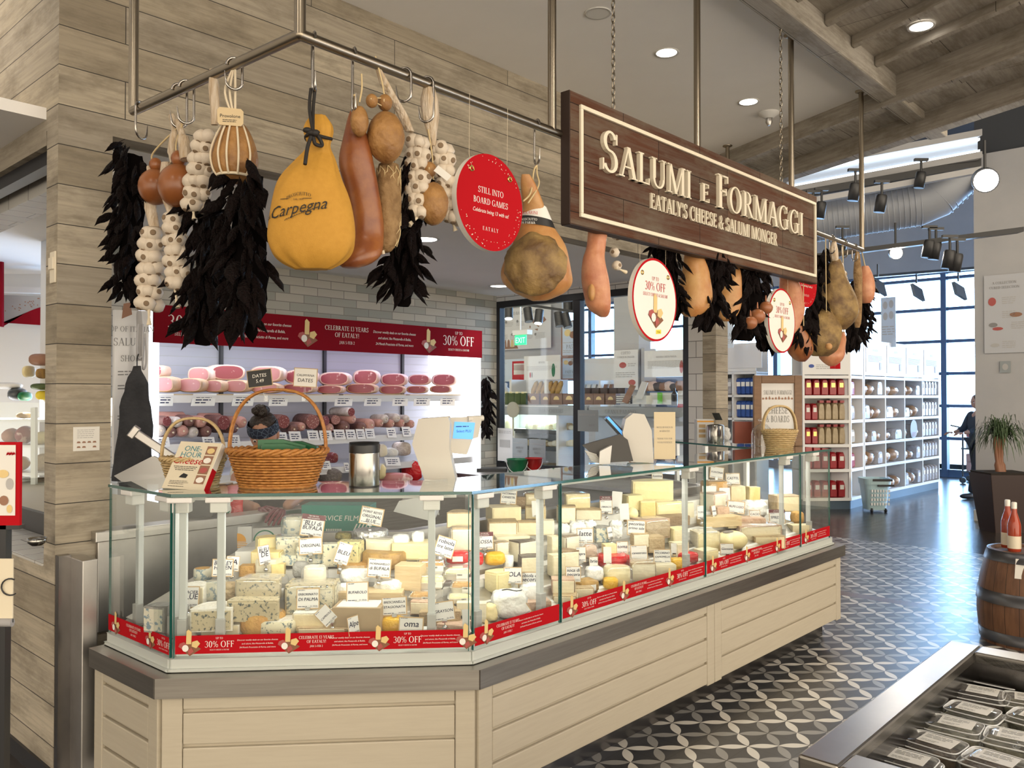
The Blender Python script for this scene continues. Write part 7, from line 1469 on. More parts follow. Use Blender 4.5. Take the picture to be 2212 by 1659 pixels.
t = thing('island_case', 'left neighbour of the hard cheese case, with round pale paddle on it', 'refrigerated case', onU(1085,1000, UI)); b = MB(); ub(b, 1040,876,1112,896, UI + .02,.05); b.build('header', 'header_grey', t); b = MB(); ub(b, 1040,930,1112,1010, UI + .04,.6); ub(b, 1040,896,1112,930, UI + .5,.1); b.build('body', 'white_paint', t)
for j in range(4): px = 1078 + j*9; lump(px - 5,905, px + 6,929, uv_of(onU(px, 929, UI + .2))[1], ('butter', 'tan_rind', 'ivory', 'cream')[j], 'cheese_piece', ORD[j] + ' cheese piece in the case left of the hard cheeses', 'cheese', .1, 'cheese pieces in the left island case', .09)
b = MB(); c2 = onU(1108,885, UI - .08); s = c2.y/F; b.lathe([(17*s, -.01),(17*s, .01)], c2,26,0, D); b.ob(c2 - N*.012 - Z*.36, N*.024, Z*.3, D*.01); tag(b.build('round_paddle', 'photo_wood2'), 'round pale wooden paddle standing by the hard cheese header', 'paddle')
# goods on top of the islands
for i in range(8):
    px0 = (1140,1168,1190,1216,1245,1262,1282,1308)[i]; px1 = (1164,1189,1214,1243,1261,1281,1305,1330)[i]
    t = thing('cracker_box', ORD[i] + ' brown box from the left on top of the hard cheese island', 'box', onU((px0 + px1)/2,874, UI + .1), 'brown boxes on the islands'); b = MB(); v0, v1, zb, zt = ub(b, px0,850, px1,874, UI + .08,.1,0); b.build('carton', 'brown_box', t); b = MB(); cc = W(UI + .077, (v0 + v1)/2, (zb + zt)/2); r_ = (v1 - v0)*.26; b.poly([cc + N*(r_*math.cos(a)) + Z*(r_*math.sin(a) - .01) for a in [math.pi*k/8 for k in range(9)]]); b.build('picture', 'photo_cheese', t)
for i in range(6): b = MB(); x = 1240 + i*19; ub(b, x, 838, x + 15,850, UI + .32,.1); tag(b.build('cracker_box', 'dark_box'), ORD[i] + ' small dark box in the row behind the brown boxes', 'box', 'small dark boxes on the islands')
for i in range(5): b = MB(); x = 1072 + i*13; ub(b, x, 849, x + 12,874, UI + .1,.08,0); ub(b, x + 2,846, x + 8,850, UI + .1,.06,1); tag(b.build('pasta_bag', ['olive_green', 'butter']), ORD[i] + ' green and yellow pack from the left on the left island', 'pack', 'green packs on the island')
for i in range(4): b = MB(); ub(b, 1330,872 - 4 - i*4.4,1362,872 - i*4.4, UI - .02,.2,0); ub(b, 1331,872 - 3.2 - i*4.4,1361,872 - .8 - i*4.4, UI - .023,.01,1); tag(b.build('book', ['dark_box', 'paper']), ORD[i] + ' book from the bottom of the dark stack', 'book', 'stacked books on the island')
for i in range(4): b = MB(); ub(b, 1366,873 - 5 - i*4.6,1396,873 - i*4.6, UI - .02,.2,0); tag(b.build('book', 'paper'), ORD[i] + ' book from the bottom of the white stack', 'book', 'stacked white books on the island')
for lb, pts, m_ in (('dark book standing tilted on the dark stack', ((1343,868),(1362,830),(1372,834),(1355,872)), 'photo_brown'),('white book tilted in a clear holder', ((1372,860),(1386,824),(1399,826),(1386,862)), 'board_white')): b = MB(); b.prism([onU(x, y, UI - .06) for x, y in pts], D*.02); tag(b.build('book', m_), lb, 'book')
b = MB(); ub(b, 1404,848,1456,874, UI + .1,.2); tag(b.build('towel_box', 'paper'), 'open white box on the right island', 'box'); b = MB(); ub(b, 1420,848,1428,872, UI + .05,.03); tag(b.build('green_bottle', 'lime_green'), 'bright green bottle before the open white box', 'bottle'); t = thing('wine_bottle', 'dark bottle beside the small framed price sign', 'bottle', onU(1457,874, UI)); b = MB(); q = onU(1457,876, UI); s = q.y/F; b.lathe([(7*s, 0),(7*s, 24*s),(2.5*s, 31*s),(2.5*s, 38*s)], q, 14); b.build('glass', 'bottle_dark', t)
sheetU('price_board', 'small white sign with a red footer on the right island', 'sign', 1464,844,1488,880, UI - .05, lambda b, f, w, h: (b.poly([f(-w*.5,0), f(w*.5,0), f(w*.5, h*.2), f(-w*.5, h*.2)], 4), para(b, f, w, h, .7,2)))
# shelves and posters further back
UB = 10.2
t = thing('bread_shelf', 'white shelf of tilted golden bread packs under a sign, seen through the kitchen window', 'shelf', onU(1200,850, UB)); b = MB(); v0, v1, zb, zt = ub(b, 1132,820,1212,1000, UB, .04); b.build('back', 'white_paint', t)
for v in (v0, v1 - .05): b = MB(); b.wb(UB - .4, UB, v, v + .05,0, zt); b.build('side', 'white_paint', t)
b = MB(); b.wb(UB - .4, UB, v0, v1, zb + .5, zb + .54) if 0 else b.wb(UB - .4, UB, v0, v1,1.50,1.54); b.build('shelf', 'white_paint', t)
for i in range(6): px = 1150 + i*10.5; p = onU(px, 853, UB - .3); b = MB(); b.tube([p, p + Z*.08 + N*.03, p + Z*.20 + N*.10, p + Z*.24 + N*.115], [.03,.05,.045,.02], 10); tag(b.build('bread_pack', 'leaf_wrap'), ORD[i] + ' golden bread pack from the left on the tilted shelf', 'bread', 'golden bread packs')
def signprint(title, sz, ty, pics=(), np=4): 
    def g(b, f, w, h):
        text(b, title, lambda p, q: f(p, q + h*ty), h*sz, 0, serif=True); para(b, f, w, h, ty - .14, np)
        for x, y, rx, ry, m_ in pics: b.poly([f(w*x + w*rx*math.cos(a), h*y + h*ry*math.sin(a)) for a in [2*math.pi*k/12 for k in range(12)]], m_)
    return g
sheetU('shelf_sign', 'cream sign with a green bottle picture above the bread packs', 'sign', 1132,768,1210,820, UB - .42, signprint('MENOLI', .08,.68, ((.32,.38,.05,.28,5),(-.32,.2,.02,.12,4),(-.27,.2,.02,.12,0)))); sheetU('shelf_sign', 'pale blue shelf sign with a pink panel at the left of the kitchen window', 'sign', 1072,776,1136,824, UB + .1, lambda b, f, w, h: (b.poly([f(w*.05, h*.05), f(w*.5, h*.05), f(w*.5, h*.9), f(w*.05, h*.9)], 4), b.poly([f(w*.10, h*.3), f(w*.5, h*.3), f(w*.5, h*.8), f(w*.10, h*.8)], 7), para(b, f, w, h, .8,1,-.45,-.1)), 'pale_blue')
t = thing('store_shelf', 'dim blue shelf under the pale blue sign at the left of the kitchen window', 'shelf', onU(1100,850, UB + .1)); b = MB(); ub(b, 1072,824,1136,900, UB + .3,.05); b.build('back', 'window_blue', t); b = MB(); ub(b, 1072,850,1136,853, UB + .1,.2); b.build('shelf', 'white_paint', t)
b = MB(); q = onU(1090,852, UB - .2); b.lathe([(.05,0),(.12,.02),(.10,.10),(.05,.14),(.06,.2),(.02,.22)], q, 16); tag(b.build('white_figure', 'white_plastic'), 'white wrapped shape on the dim blue shelf', 'pack')
UP_ = 11.8
def balsamic(b, f, w, h):
    text(b, 'ACETO BALSAMICO DOP', lambda p, q: f(p - w*.03, q + h*.84), h*.075,0, serif=True)
    it = [(.60,.74),(.66,.75),(.68,.70),(.72,.64),(.78,.56),(.83,.52),(.82,.48),(.79,.50),(.78,.46),(.74,.44),(.70,.44),(.77,.42),(.75,.54),(.68,.60),(.63,.66),(.60,.68)]; b.poly([f(w*(x - .5), h*y) for x, y in ((.60,.74),(.66,.75),(.69,.69),(.74,.62),(.80,.54),(.78,.50),(.72,.57),(.66,.63),(.61,.68))], 2); b.poly([f(w*(x - .5), h*y) for x, y in ((.70,.46),(.77,.47),(.76,.42))], 2); b.poly([f(w*(x - .5), h*y) for x, y in ((.61,.55),(.63,.55),(.63,.49),(.61,.49))], 2); b.poly([f(w*(x - .5), h*y) for x, y in ((.76,.72),(.88,.74),(.92,.66),(.86,.60),(.80,.62))], 2)
    for x in (-.42,-.2,.05,.28): para(b, f, w, h, .36,5, x - .06, x + .12,1,.03)
    for x in (-.36,-.14): para(b, f, w, h, .66,4, x, x + .16,1,.03)
    for x, y in ((-.42,.37),(-.22,.37),(.02,.37),(.22,.34),(-.34,.68),(-.12,.68)): b.poly([f(w*x + .03*math.cos(a), h*y + .03*math.sin(a)) for a in [math.pi*k/5 for k in range(10)]], 0)
    for k in range(5): b.poly([f(w*(-.46 + .07*k), h*.06), f(w*(-.40 + .07*k), h*.06), f(w*(-.41 + .07*k), h*.22), f(w*(-.43 + .07*k), h*.26), f(w*(-.45 + .07*k), h*.22)], 2 if k % 3 else 6)
    b.poly([f(-w*.5, h*.02), f(-w*.1, h*.02), f(-w*.12, h*.07), f(-w*.48, h*.07)], 2)
sheetU('wall_poster', 'large white poster about aceto balsamico with a map of Italy', 'poster', 1076,664,1190,754, UP_, balsamic)
sheetU('hanging_poster', 'grey hanging poster reading pasta, left of the dark mullion', 'poster', 1213,692,1258,770, UB + .5, lambda b, f, w, h: (text(b, 'PASTA', lambda p, q: f(p, q + h*.22), h*.11,0, serif=True), para(b, f, w, h, .38,1), para(b, f, w, h, .16,2), [b.poly([f(w*x + w*.16*math.cos(a), h*y + h*.1*math.sin(a)) for a in [math.pi*k/6 for k in range(12)]], m_) for x, y, m_ in ((-.2,.66,6),(.05,.60,2),(.22,.70,1),(.3,.6,1))]), 'pale_blue', frame='photo_brown'); sheetU('hanging_poster', 'smaller pale poster reading pasta below the grey one', 'poster', 1213,771,1246,820, UB, lambda b, f, w, h: (text(b, 'PASTA', lambda p, q: f(p, q + h*.28), h*.12,0, serif=True), para(b, f, w, h, .2,2), [b.poly([f(w*x + w*.16*math.cos(a), h*y + h*.1*math.sin(a)) for a in [math.pi*k/6 for k in range(12)]], m_) for x, y, m_ in ((-.2,.76,6),(.1,.72,2),(.25,.82,1))]), 'pale_blue', frame='photo_brown')
b = MB(); ub(b, 1246,774,1326,822, UB + .2,.05); tag(b.build('shelf_sign', 'board_white'), 'blank white shelf sign crossing behind the dark mullion', 'sign')
t = thing('store_shelf', 'white shelf of pale packs below the blank white sign', 'shelf', onU(1290,850, UB + .2)); b = MB(); ub(b, 1246,822,1326,1000, UB + .5,.05); ub(b, 1246,850,1326,853, UB + .2,.3); ub(b, 1294,822,1297,900, UB + .2,.3); b.build('frame', 'white_paint', t)
for i in range(6): b = MB(); p = onU(1252 + i*12,850, UB + .25); b.ob(p, N*.07, Z*.16 + N*.05, D*.05); tag(b.build('pasta_pack', ('board_white', 'brown_box')[i > 3]), ORD[i] + ' pack from the left on the shelf below the blank white sign', 'pack', 'packs below the blank white sign')
b = MB(); ub(b, 1326,630,1380,900,8.6,.3); ub(b, 1385,752,1392,900,8.6,.3); struct('wall_column', b, 'grey_wall')
sheetU('wall_poster', 'white poster titled cotto with two pink ham pictures', 'poster', 1326,756,1378,842,8.55, lambda b, f, w, h: (text(b, 'COTTO', lambda p, q: f(p, q + h*.89), h*.07,0, serif=True), text(b, 'COOKED IN ENGLISH', lambda p, q: f(p, q + h*.80), h*.045,0, serif=True), [b.poly([f(w*x + w*.15*math.cos(a), h*y + h*.075*math.sin(a)) for a in [math.pi*k/6 for k in range(12)]], 3) for x, y in ((-.12,.62),(.26,.18))], para(b, f, w, h, .42,3), para(b, f, w, h, .64,2,.1,.45)))
sheetU('shelf_sign', 'white sign titled nostra carta paglia above the right island', 'sign', 1392,756,1488,814,8.4, signprint('NOSTRA CARTA PAGLIA', .065,.72, ((.34,.36,.04,.24,3),), 6)); t = thing('store_shelf', 'dark shelf below the carta paglia sign', 'shelf', onU(1440,850,8.6)); b = MB(); ub(b, 1398,814,1490,900,8.9,.05); ub(b, 1398,845,1490,849,8.5,.4); b.build('frame', 'window_blue', t)
for i in range(7): px = 1408 + i*12; lump(px - 6,822 + R.uniform(0,6), px + 6,845, uv_of(onU(px, 845,8.6))[1], ('photo_brown', 'ham_white_fat', 'slicer_dark')[i % 3], 'wrapped_meat', ORD[i] + ' wrapped meat on the dark shelf below the carta paglia sign', 'meat pack', .2, 'packs below the carta paglia sign')
# exit sign, tracks
t = thing('exit_sign', 'green lit exit sign on a stem behind the kitchen window', 'exit sign', onU(1124,745,8.4)); b = MB(); ub(b, 1107,713,1139,723,8.4,.12); q = onU(1124,713,8.46); b.cyl(q, q + Z*.7,.012,8); b.build('housing', 'white_plastic', t); b = MB(); v0, v1, zb, zt = ub(b, 1112,724,1136,745,8.42,.02); b.build('lit_panel', 'exit_green', t); b = MB(); text(b, 'EXIT', pl(W(8.417, (v0 + v1)/2, zb + (zt - zb)*.2), N, Z),(zt - zb)*.6,0, xs=.8); b.build('lettering', 'exit_light', t)
def track(label, a_, c2, y0, y1, heads, th=.03):
    t = thing('track_light', label, 'track light', onY(*a_, y0), 'black track lights'); p, q = onY(*a_, y0), onY(*c2, y1); b = MB(); b.ob(p, q - p, Z*th, Vector((0,.03,0))); b.build('track', 'dark_metal', t)
    for f_, dx, on in heads: c3 = p.lerp(q, f_) - Z*.03; e = c3 + Vector((dx, -.05,-.17)); b = MB(); b.cyl(c3, e, .055,14); o = b.build('lamp_head', 'dark_metal', t); b = MB(); dv = (e - c3).normalized(); b.lathe([(1e-4,.002),(.048,.002)], e, 16,0, dv, False); b.build('lens', 'lamp_glow' if on == 1 else ('lamp_glow_hot' if on == 2 else 'lens_dim'), o)
track('track with dark spotlights behind the kitchen window', (1078,652),(1256,678), 10.5,10.2, ((.12,0,1),(.35,.02,0),(.5,-.02,1),(.72,.02,0),(.8,.04,0)))
track('short high track of spotlights between the pasta poster and the mullion', (1212,640),(1256,642), 11,11, ((.3,0,0),(.7,0,1)))
skin('pink_box', (.50,.30,.26),(.46,.27,.23), 5,.6); mat('red_box', (.36,.10,.09), .6); mat('plinth_blue', (.05,.085,.12), .5); mat('red_pack', (.30,.012,.018), .3); skin('kraft_pack', (.42,.33,.20),(.34,.26,.15), 12,.35); mat('clear_pack', (.52,.50,.50), .25, col2=(.34,.30,.28), ns=14); skin('bread_brown', (.46,.25,.10),(.34,.16,.06), 14,.4); mat('card_grey2', (.40,.40,.40), .6); mat('blue_pack', (.03,.07,.26), .25); mat('pale_blue_plastic', (.42,.58,.62), .4); mat('planter_brown', (.035,.018,.016), .45); mat('soil', (.02,.014,.01), .9); mat('leaf_green', (.05,.09,.035), .5); mat('board_grey', (.50,.51,.54), .6)
skin('crushed_ice', (.62,.62,.56),(.38,.37,.32), 60,.12,.8,90); mat('tub_edge', (.75,.76,.76), .15)
for n_, a_, b_ in (('tub_red', (.22,.015,.012),(.12,.008,.008)),('tub_dark', (.035,.025,.018),(.10,.06,.04)),('tub_olive', (.12,.11,.04),(.05,.05,.025)),('tub_pale', (.42,.40,.30),(.26,.24,.17)),('tub_brown', (.17,.10,.05),(.07,.045,.03))): skin(n_, a_, b_, 40,.3,.6,60)
t_ = NT('barrel_wood', .5); g_ = t_.n('ShaderNodeTexCoord').outputs['Object']; sp_ = t_.n('ShaderNodeSeparateXYZ', {0: g_}); an_ = t_.math('ARCTAN2', sp_.outputs[1], sp_.outputs[0]); st_ = t_.math('FRACT', t_.math('MULTIPLY', an_, 3.5)); nz_ = t_.noise(t_.n('ShaderNodeMapping', {0: g_, 'Scale': (30,30,4)}).outputs[0], 1.0,4); c_ = t_.ramp(nz_, [(.3, (.19,.09,.045)),(.7, (.10,.045,.024))]); t_.col(t_.mix(t_.math('LESS_THAN', st_, .04), c_, (.02,.01,.007)))
mat('hoop_steel', (.10,.10,.11), .35,.8); mat('rose_wine', (.38,.055,.025), .08)
# ================================================================ people
mat('skin_tone', (.42,.22,.145), .5, sss=.1); mat('hair_dark', (.012,.008,.007), .5, col2=(.03,.018,.014), ns=60, bump=.6, bs=70); mat('shirt_white', (.62,.60,.57), .8, bump=.25, bs=30); mat('apron_black', (.018,.018,.022), .75); mat('glove_maroon', (.16,.03,.045), .4); mat('trouser_dark', (.02,.022,.028), .8); mat('eye_white', (.7,.68,.65), .3); mat('lip', (.32,.12,.10), .5); mat('shoe_dark', (.015,.015,.016), .5); mat('coat_navy', (.025,.035,.05), .8)
t_ = NT('bandana', .8); tc_ = t_.n('ShaderNodeTexCoord').outputs['Object']; vo = t_.n('ShaderNodeTexVoronoi', {'Vector': tc_, 'Scale': 38.0}, feature='DISTANCE_TO_EDGE').outputs[0]; t_.col(t_.mix(t_.ramp(vo, [(.02, (1,1,1)),(.05, (0,0,0))]),(.008,.014,.035),(.10,.14,.20)))
def skinned(chain_sets, sub=2):
    """limbs grown along joint chains: list of [(point, radius)...]; chains that share a point join there"""
    vs, es, rad, key = [], [], [], {}
    for ch_ in chain_sets:
        prev = None
        for p, r_ in ch_:
            k = tuple(round(x, 4) for x in p)
            if k not in key: key[k] = len(vs); vs.append(Vector(p)); rad.append(r_)
            if prev is not None: es.append((prev, key[k]))
            prev = key[k]
    me = bpy.data.meshes.new('tmp'); me.from_pydata(vs, es, []); o = bpy.data.objects.new('tmp', me); COL.objects.link(o); md = o.modifiers.new('s', 'SKIN'); o.modifiers.new('u', 'SUBSURF').levels = sub
    for i, r_ in enumerate(rad): me.skin_vertices[0].data[i].radius = (r_, r_); me.skin_vertices[0].data[i].use_root = (i == 0)
    dg = bpy.context.evaluated_depsgraph_get(); ev_ = o.evaluated_get(dg); m2 = ev_.to_mesh(); out = ([v.co.copy() for v in m2.vertices], [list(p.vertices) for p in m2.polygons]); ev_.to_mesh_clear(); bpy.data.objects.remove(o); bpy.data.meshes.remove(me); return out
def head_into(b, c_, fwd, up, sz=1.0):
    fwd = Vector(fwd).normalized(); up = Vector(up); up = (up - fwd*up.dot(fwd)).normalized(); rt = fwd.cross(up)
    def fn(q):
        y = q.y; z = q.z; x = q.x
        if z < 0: k = 1 - .30*(-z) ** 1.5; x *= k; y = y*(1 - .12*-z) + (.10*-z if y > 0 else 0)
        if y > .5 and -.45 < z < .15: y += .20*max(0,1 - abs(x)*5.5)*(1 - abs(z + .18)/.35) if abs(z + .18) < .35 else 0
        if y > .5 and abs(z - .08) < .16: y -= .09*(max(0,1 - abs(abs(x) - .38)*5))
        return Vector((x, y, z))
    b.ell(c_, rt*.074*sz, fwd*.092*sz, up*.112*sz, 32,24,0, fn)
    for s_ in (-1,1):
        b.ell(c_ + rt*.073*s_*sz + up*-.005*sz - fwd*.008*sz, rt*.010*sz, fwd*.018*sz, up*.030*sz, 10,8,0)
        b.ell(c_ + rt*.029*s_*sz + fwd*.078*sz + up*.010*sz, rt*.013*sz, fwd*.008*sz, up*.007*sz, 10,6,1); b.ell(c_ + rt*.029*s_*sz + fwd*.085*sz + up*.010*sz, rt*.006*sz, fwd*.003*sz, up*.006*sz, 8,6,2)
        b.ell(c_ + rt*.030*s_*sz + fwd*.082*sz + up*.030*sz, rt*.018*sz, fwd*.005*sz, up*.004*sz, 8,5,2)
    b.ell(c_ + fwd*.080*sz - up*.052*sz, rt*.024*sz, fwd*.008*sz, up*.007*sz, 12,6,3); return fwd, up, rt
def hand_into(b, wr, d_, palm, m=0, curl=.5, thumb=1):
    d_ = Vector(d_).normalized(); palm = Vector(palm); palm = (palm - d_*palm.dot(d_)).normalized(); side = d_.cross(palm); ch_ = []
    kn = []
    for i, (off, ln) in enumerate(((-.030,.068),(-.010,.078),(.011,.073),(.030,.058))):
        k = wr + d_*.085 + side*off; ch_.append([(wr + d_*.02,.020),(wr + d_*.05 + side*off*.7,.015),(k, .010)]); p = k; dd = d_.copy(); c2 = [(k, .010)]
        for j in range(3): dd = (dd + palm*curl*.6).normalized(); p = p + dd*ln/3; c2.append((p, .0085 - .0008*j))
        ch_.append(c2)
    ts = side*-thumb; ch_.append([(wr + d_*.02,.020),(wr + d_*.04 + ts*.03,.012),(wr + d_*.07 + ts*.048 + palm*.012,.0095),(wr + d_*.095 + ts*.05 + palm*.025,.008)])
    v_, f_ = skinned(ch_, 1); b.add(v_, f_, m, True)
# shop assistant bending over the work counter
hc = onY(570,938,4.58); bx = hc.x; t = thing('person', 'person in a navy bandana and white shirt bending over behind the wicker basket', 'person', (bx, 4.72,0))
V = Vector; pel, che, nec = V((bx, 4.86,.90)), V((bx, 4.76,1.13)), V((bx, 4.66,1.285)); shL, shR = V((bx - .165,4.74,1.245)), V((bx + .165,4.74,1.245)); elL, elR = onY(505,1085,4.42), onY(652,1066,4.40); haL, haR = onY(563,1100,4.16), onY(612,1100,4.14)
legs = [[(pel, .12),(V((bx + s_*.09,4.86,.84)), .088),(V((bx + s_*.10,4.85,.48)), .060),(V((bx + s_*.10,4.90,.09)), .042),(V((bx + s_*.105,4.78,.035)), .035)] for s_ in (-1,1)]
v_, f_ = skinned([[(pel, .12),(che, .115),(nec - Z*.03,.055),(nec + Z*.03 - V((0,.02,0)), .046)], [(che, .115),(shL, .055),(elL, .040),(haL + (elL - haL).normalized()*.03,.026)], [(che, .115),(shR, .055),(elR, .040),(haR + (elR - haR).normalized()*.03,.026)]] + legs)
b = MB(); b.add(v_, f_, 0, True); fw, up, rt = head_into(b, hc, (0.05,-.86,-.52),(0,-.5,.86)); hand_into(b, haL, (haL - elL),(.3,.2,-1), 4,.5,-1); hand_into(b, haR, (haR - elR),(-.3,.2,-1), 4,.5,1); b.build('body', ['skin_tone', 'eye_white', 'hair_dark', 'lip', 'glove_maroon'], t)
b = MB(); b.ell(hc + up*.028 - fw*.018, rt*.081, fw*.090, up*.098,26,18,0, lambda q: q*(1 + .03*mnz(q*6)) if not (q.y > .35 and q.z < .25) else V((q.x, q.y*.72, q.z)))
for k in range(9): b.ell(hc + up*.138 - fw*.01 + V((R.uniform(-.028,.028), R.uniform(-.02,.02), R.uniform(-.01,.028))),(.026,0,0),(0,.026,0),(0,0,.024), 12,8,0, lambda q: q*(1 + .12*mnz(q*4 + V((k, 0,0)))))
b.build('hair', 'hair_dark', t)
b = MB(); rs = []
for zz, k in ((.018,1.0),(.035,1.03),(.06,1.0),(.078,.92)): rs.append([hc + up*(zz + .012*math.sin(a)) + rt*(.083*k*math.cos(a)) + fw*(.098*k*math.sin(a)) - fw*.004 for a in [2*math.pi*i/28 for i in range(28)]])
b.rings(rs, 0, True, False); b.build('bandana', 'bandana', t)
v_, f_ = skinned([[(pel + Z*.04,.132),(che, .130),(nec - Z*.045,.075)], [(che, .130),(shL, .070),(shL.lerp(elL, .55), .056)], [(che, .130),(shR, .070),(shR.lerp(elR, .55), .056)]]); b = MB(); b.add(v_, f_, 0, True); b.build('shirt', 'shirt_white', t)
v_, f_ = skinned([[(V((bx, 4.80,.62)), .15),(V((bx, 4.81,.90)), .145),(V((bx, 4.72,1.10)), .12)]]); b = MB(); b.add(v_, f_, 0, True); b.tube(curve([V((bx - .08,4.62,1.14)), V((bx - .085,4.64,1.26)), V((bx - .06,4.74,1.30))]), .013,6); b.tube(curve([V((bx + .08,4.62,1.14)), V((bx + .085,4.64,1.26)), V((bx + .06,4.74,1.30))]), .013,6); b.build('apron', 'apron_black', t)
v_, f_ = skinned([[(pel, .13)] + [(p, r_ + .012) for p, r_ in l_[1:4]] for l_ in legs]); b = MB(); b.add(v_, f_, 0, True); b.build('trousers', 'trouser_dark', t)
for s_ in (-1,1): b = MB(); b.ell(V((bx + s_*.105,4.80,.045)),(.05,0,0),(0,.13,0),(0,0,.045), 14,8); b.build('shoe', 'shoe_dark', t)
# person with a cart, half behind the right wall
g0 = W(13.4,.42,0); gx, gy = g0.x, g0.y; t = thing('person', 'person in dark clothes pushing a cart by the far window, half hidden by the wall', 'person', g0); h0 = onY(2112,893, gy); bx = h0.x; q = lambda x, y, z: V((bx + x, gy + y, z)); pel, che, nec = q(.02,0,.92), q(.01,0,1.18), q(0,0,1.38)
ll = [[(pel, .12),(q(.0, s_*.09,.85), .09),(q(-.03 + .06*s_, s_*.1,.48), .06),(q(-.05 + .12*s_, s_*.1,.09), .042)] for s_ in (-1,1)]
aa = [[(che, .12),(q(0, s_*.18,1.32), .055),(q(-.10, s_*.20,1.08), .042),(q(-.30, s_*.14,1.02), .028)] for s_ in (-1,1)]
v_, f_ = skinned([[(pel, .12),(che, .12),(nec, .05)]] + ll + aa); b = MB(); b.add(v_, f_, 0, True); fw, up, rt = head_into(b, q(-.01,0,1.50),(-.9,-.1,-.2),(0,0,1)); [hand_into(b, q(-.30, s_*.14,1.02),(-1,0,0),(0,0,-1), 0,.6, s_) for s_ in (-1,1)]; b.build('body', ['skin_tone', 'eye_white', 'hair_dark', 'lip'], t)
b = MB(); b.ell(q(.01,0,1.53),(.10,0,0),(0,.10,0),(0,0,.10), 20,14,0, lambda p: p*(1 + .08*mnz(p*5))); b.build('hair', 'hair_dark', t)
v_, f_ = skinned([[(pel - Z*.06,.15),(che, .15),(nec - Z*.04,.075)]] + [[(che, .15)] + [(p, r_ + .02) for p, r_ in a_[1:3]] + [(a_[3][0].lerp(a_[2][0], .3), .04)] for a_ in aa]); b = MB(); b.add(v_, f_, 0, True); b.build('jacket', 'coat_navy', t)
v_, f_ = skinned([[(pel, .13)] + [(p, r_ + .012) for p, r_ in l_[1:]] for l_ in ll]); b = MB(); b.add(v_, f_, 0, True); b.build('trousers', 'trouser_dark', t)
for s_ in (-1,1): b = MB(); b.ell(q(-.10 + .12*s_, s_*.1,.045),(.13,0,0),(0,.05,0),(0,0,.045), 12,8); b.build('shoe', 'shoe_dark', t)
# cart
t = thing('hand_cart', 'tall dark metal cart with boxes by the far window', 'cart', W(13.9,-.15,0)); c2 = onZ(2080,1044,0); b = MB(); u_, v_ = uv_of(c2)
for dv in (0,.5): b.tube(curve([W(u_, v_ + dv, .12), W(u_, v_ + dv, .95), W(u_ - .02, v_ + dv - .04,1.02), W(u_ - .2, v_ + dv - .14,1.06)], 4), .016,8)
for z in (.2,.62): b.wb(u_ - .02, u_ + .5, v_ - .02, v_ + .55, z, z + .03)
for du in (0,.48): b.cyl(W(u_ + du, v_, .12), W(u_ + du, v_, .95), .012,8)
b.build('frame', 'slicer_dark', t)
for du, dv in ((0,0),(.45,0),(0,.5),(.45,.5)): b = MB(); b.lathe([(.03,-.015),(.055,-.015),(.055,.015),(.03,.015)], W(u_ + du, v_ + dv, .056), 16,0, D); b.build('caster', 'slicer_dark', t)
for i, (z, h_, lb) in enumerate(((.23,.16, 'lower pinkish box on the lowest deck of the cart'),(.39,.15, 'upper pinkish box on the lowest deck of the cart'),(.65,.2, 'pale box on the upper deck of the cart'),(.85,.24, 'tall reddish box on top of the cart'))): b = MB(); b.wb(u_ + .03, u_ + .42, v_ + .05, v_ + .45, z, z + h_ - .003); tag(b.build('carton', ('pink_box', 'pink_box', 'board_white', 'red_box')[i], bevel=.004), lb, 'box', 'boxes on the cart')
# ================================================================ store shelves
S0, S1, S2, S3 = onZ(1735,1101,0), onZ(1839,1100,0), onZ(1868,1092,0), onZ(2030,1055,0); SZ = [.155,.56,.91,1.25,1.6]; STOP = 1.90
def unit(name, label, p, q, cols, depth_=.38, top=2.42):
    X = q - p; X.z = 0; Ln = X.length; X.normalize(); back = V((-X.y, X.x, 0)); t = thing(name, label, 'shelf', p)
    b = MB(); b.ob(p + back*(depth_ - .02) + Z*.14, X*Ln, back*.02, Z*(top - .14)); b.build('back_panel', 'white_paint', t)
    b = MB(); b.ob(p + back*.02, X*Ln, back*(depth_ - .02), Z*.14); b.build('plinth', 'plinth_blue', t)
    for k in range(cols + 1): x = (Ln - .03)*k/cols; b = MB(); b.ob(p + X*x + Z*.14, X*.03, back*depth_, Z*(STOP - .14)); b.build('upright', 'white_paint', t)
    for z in SZ + [STOP - .02]: b = MB(); b.ob(p + Z*(z - .02), X*Ln, back*depth_, Z*.02); b.ob(p - back*.004 + Z*(z - .035), X*Ln, back*.006, Z*.042); b.build('shelf', 'white_paint', t)
    b = MB(); b.ob(p + Z*STOP, X*Ln, back*.05, Z*(top - STOP)); b.build('sign_board', 'white_paint', t); return t, X, back, Ln
t, X, back, Ln = unit('pasta_shelf', 'white shelf unit with red packs facing the counter', S0, S1,1); b = MB(); f = pl(S0 + X*Ln/2 - back*.004 + Z*STOP, X, Z); n_ = [(-.22 + .04*math.cos(a), .12 + .025*math.sin(a)) for a in [math.pi*k/8 for k in range(16)]]; b.poly([f(*p) for p in n_], 0); para(b, f, Ln, .5,.26,3,-.22,.2,1); b.poly([f(.05,.08), f(.20,.08), f(.20,.22), f(.05,.22)], 2); b.build('sign_print', ['ink_print', 'pale_print', 'red_print'], t)
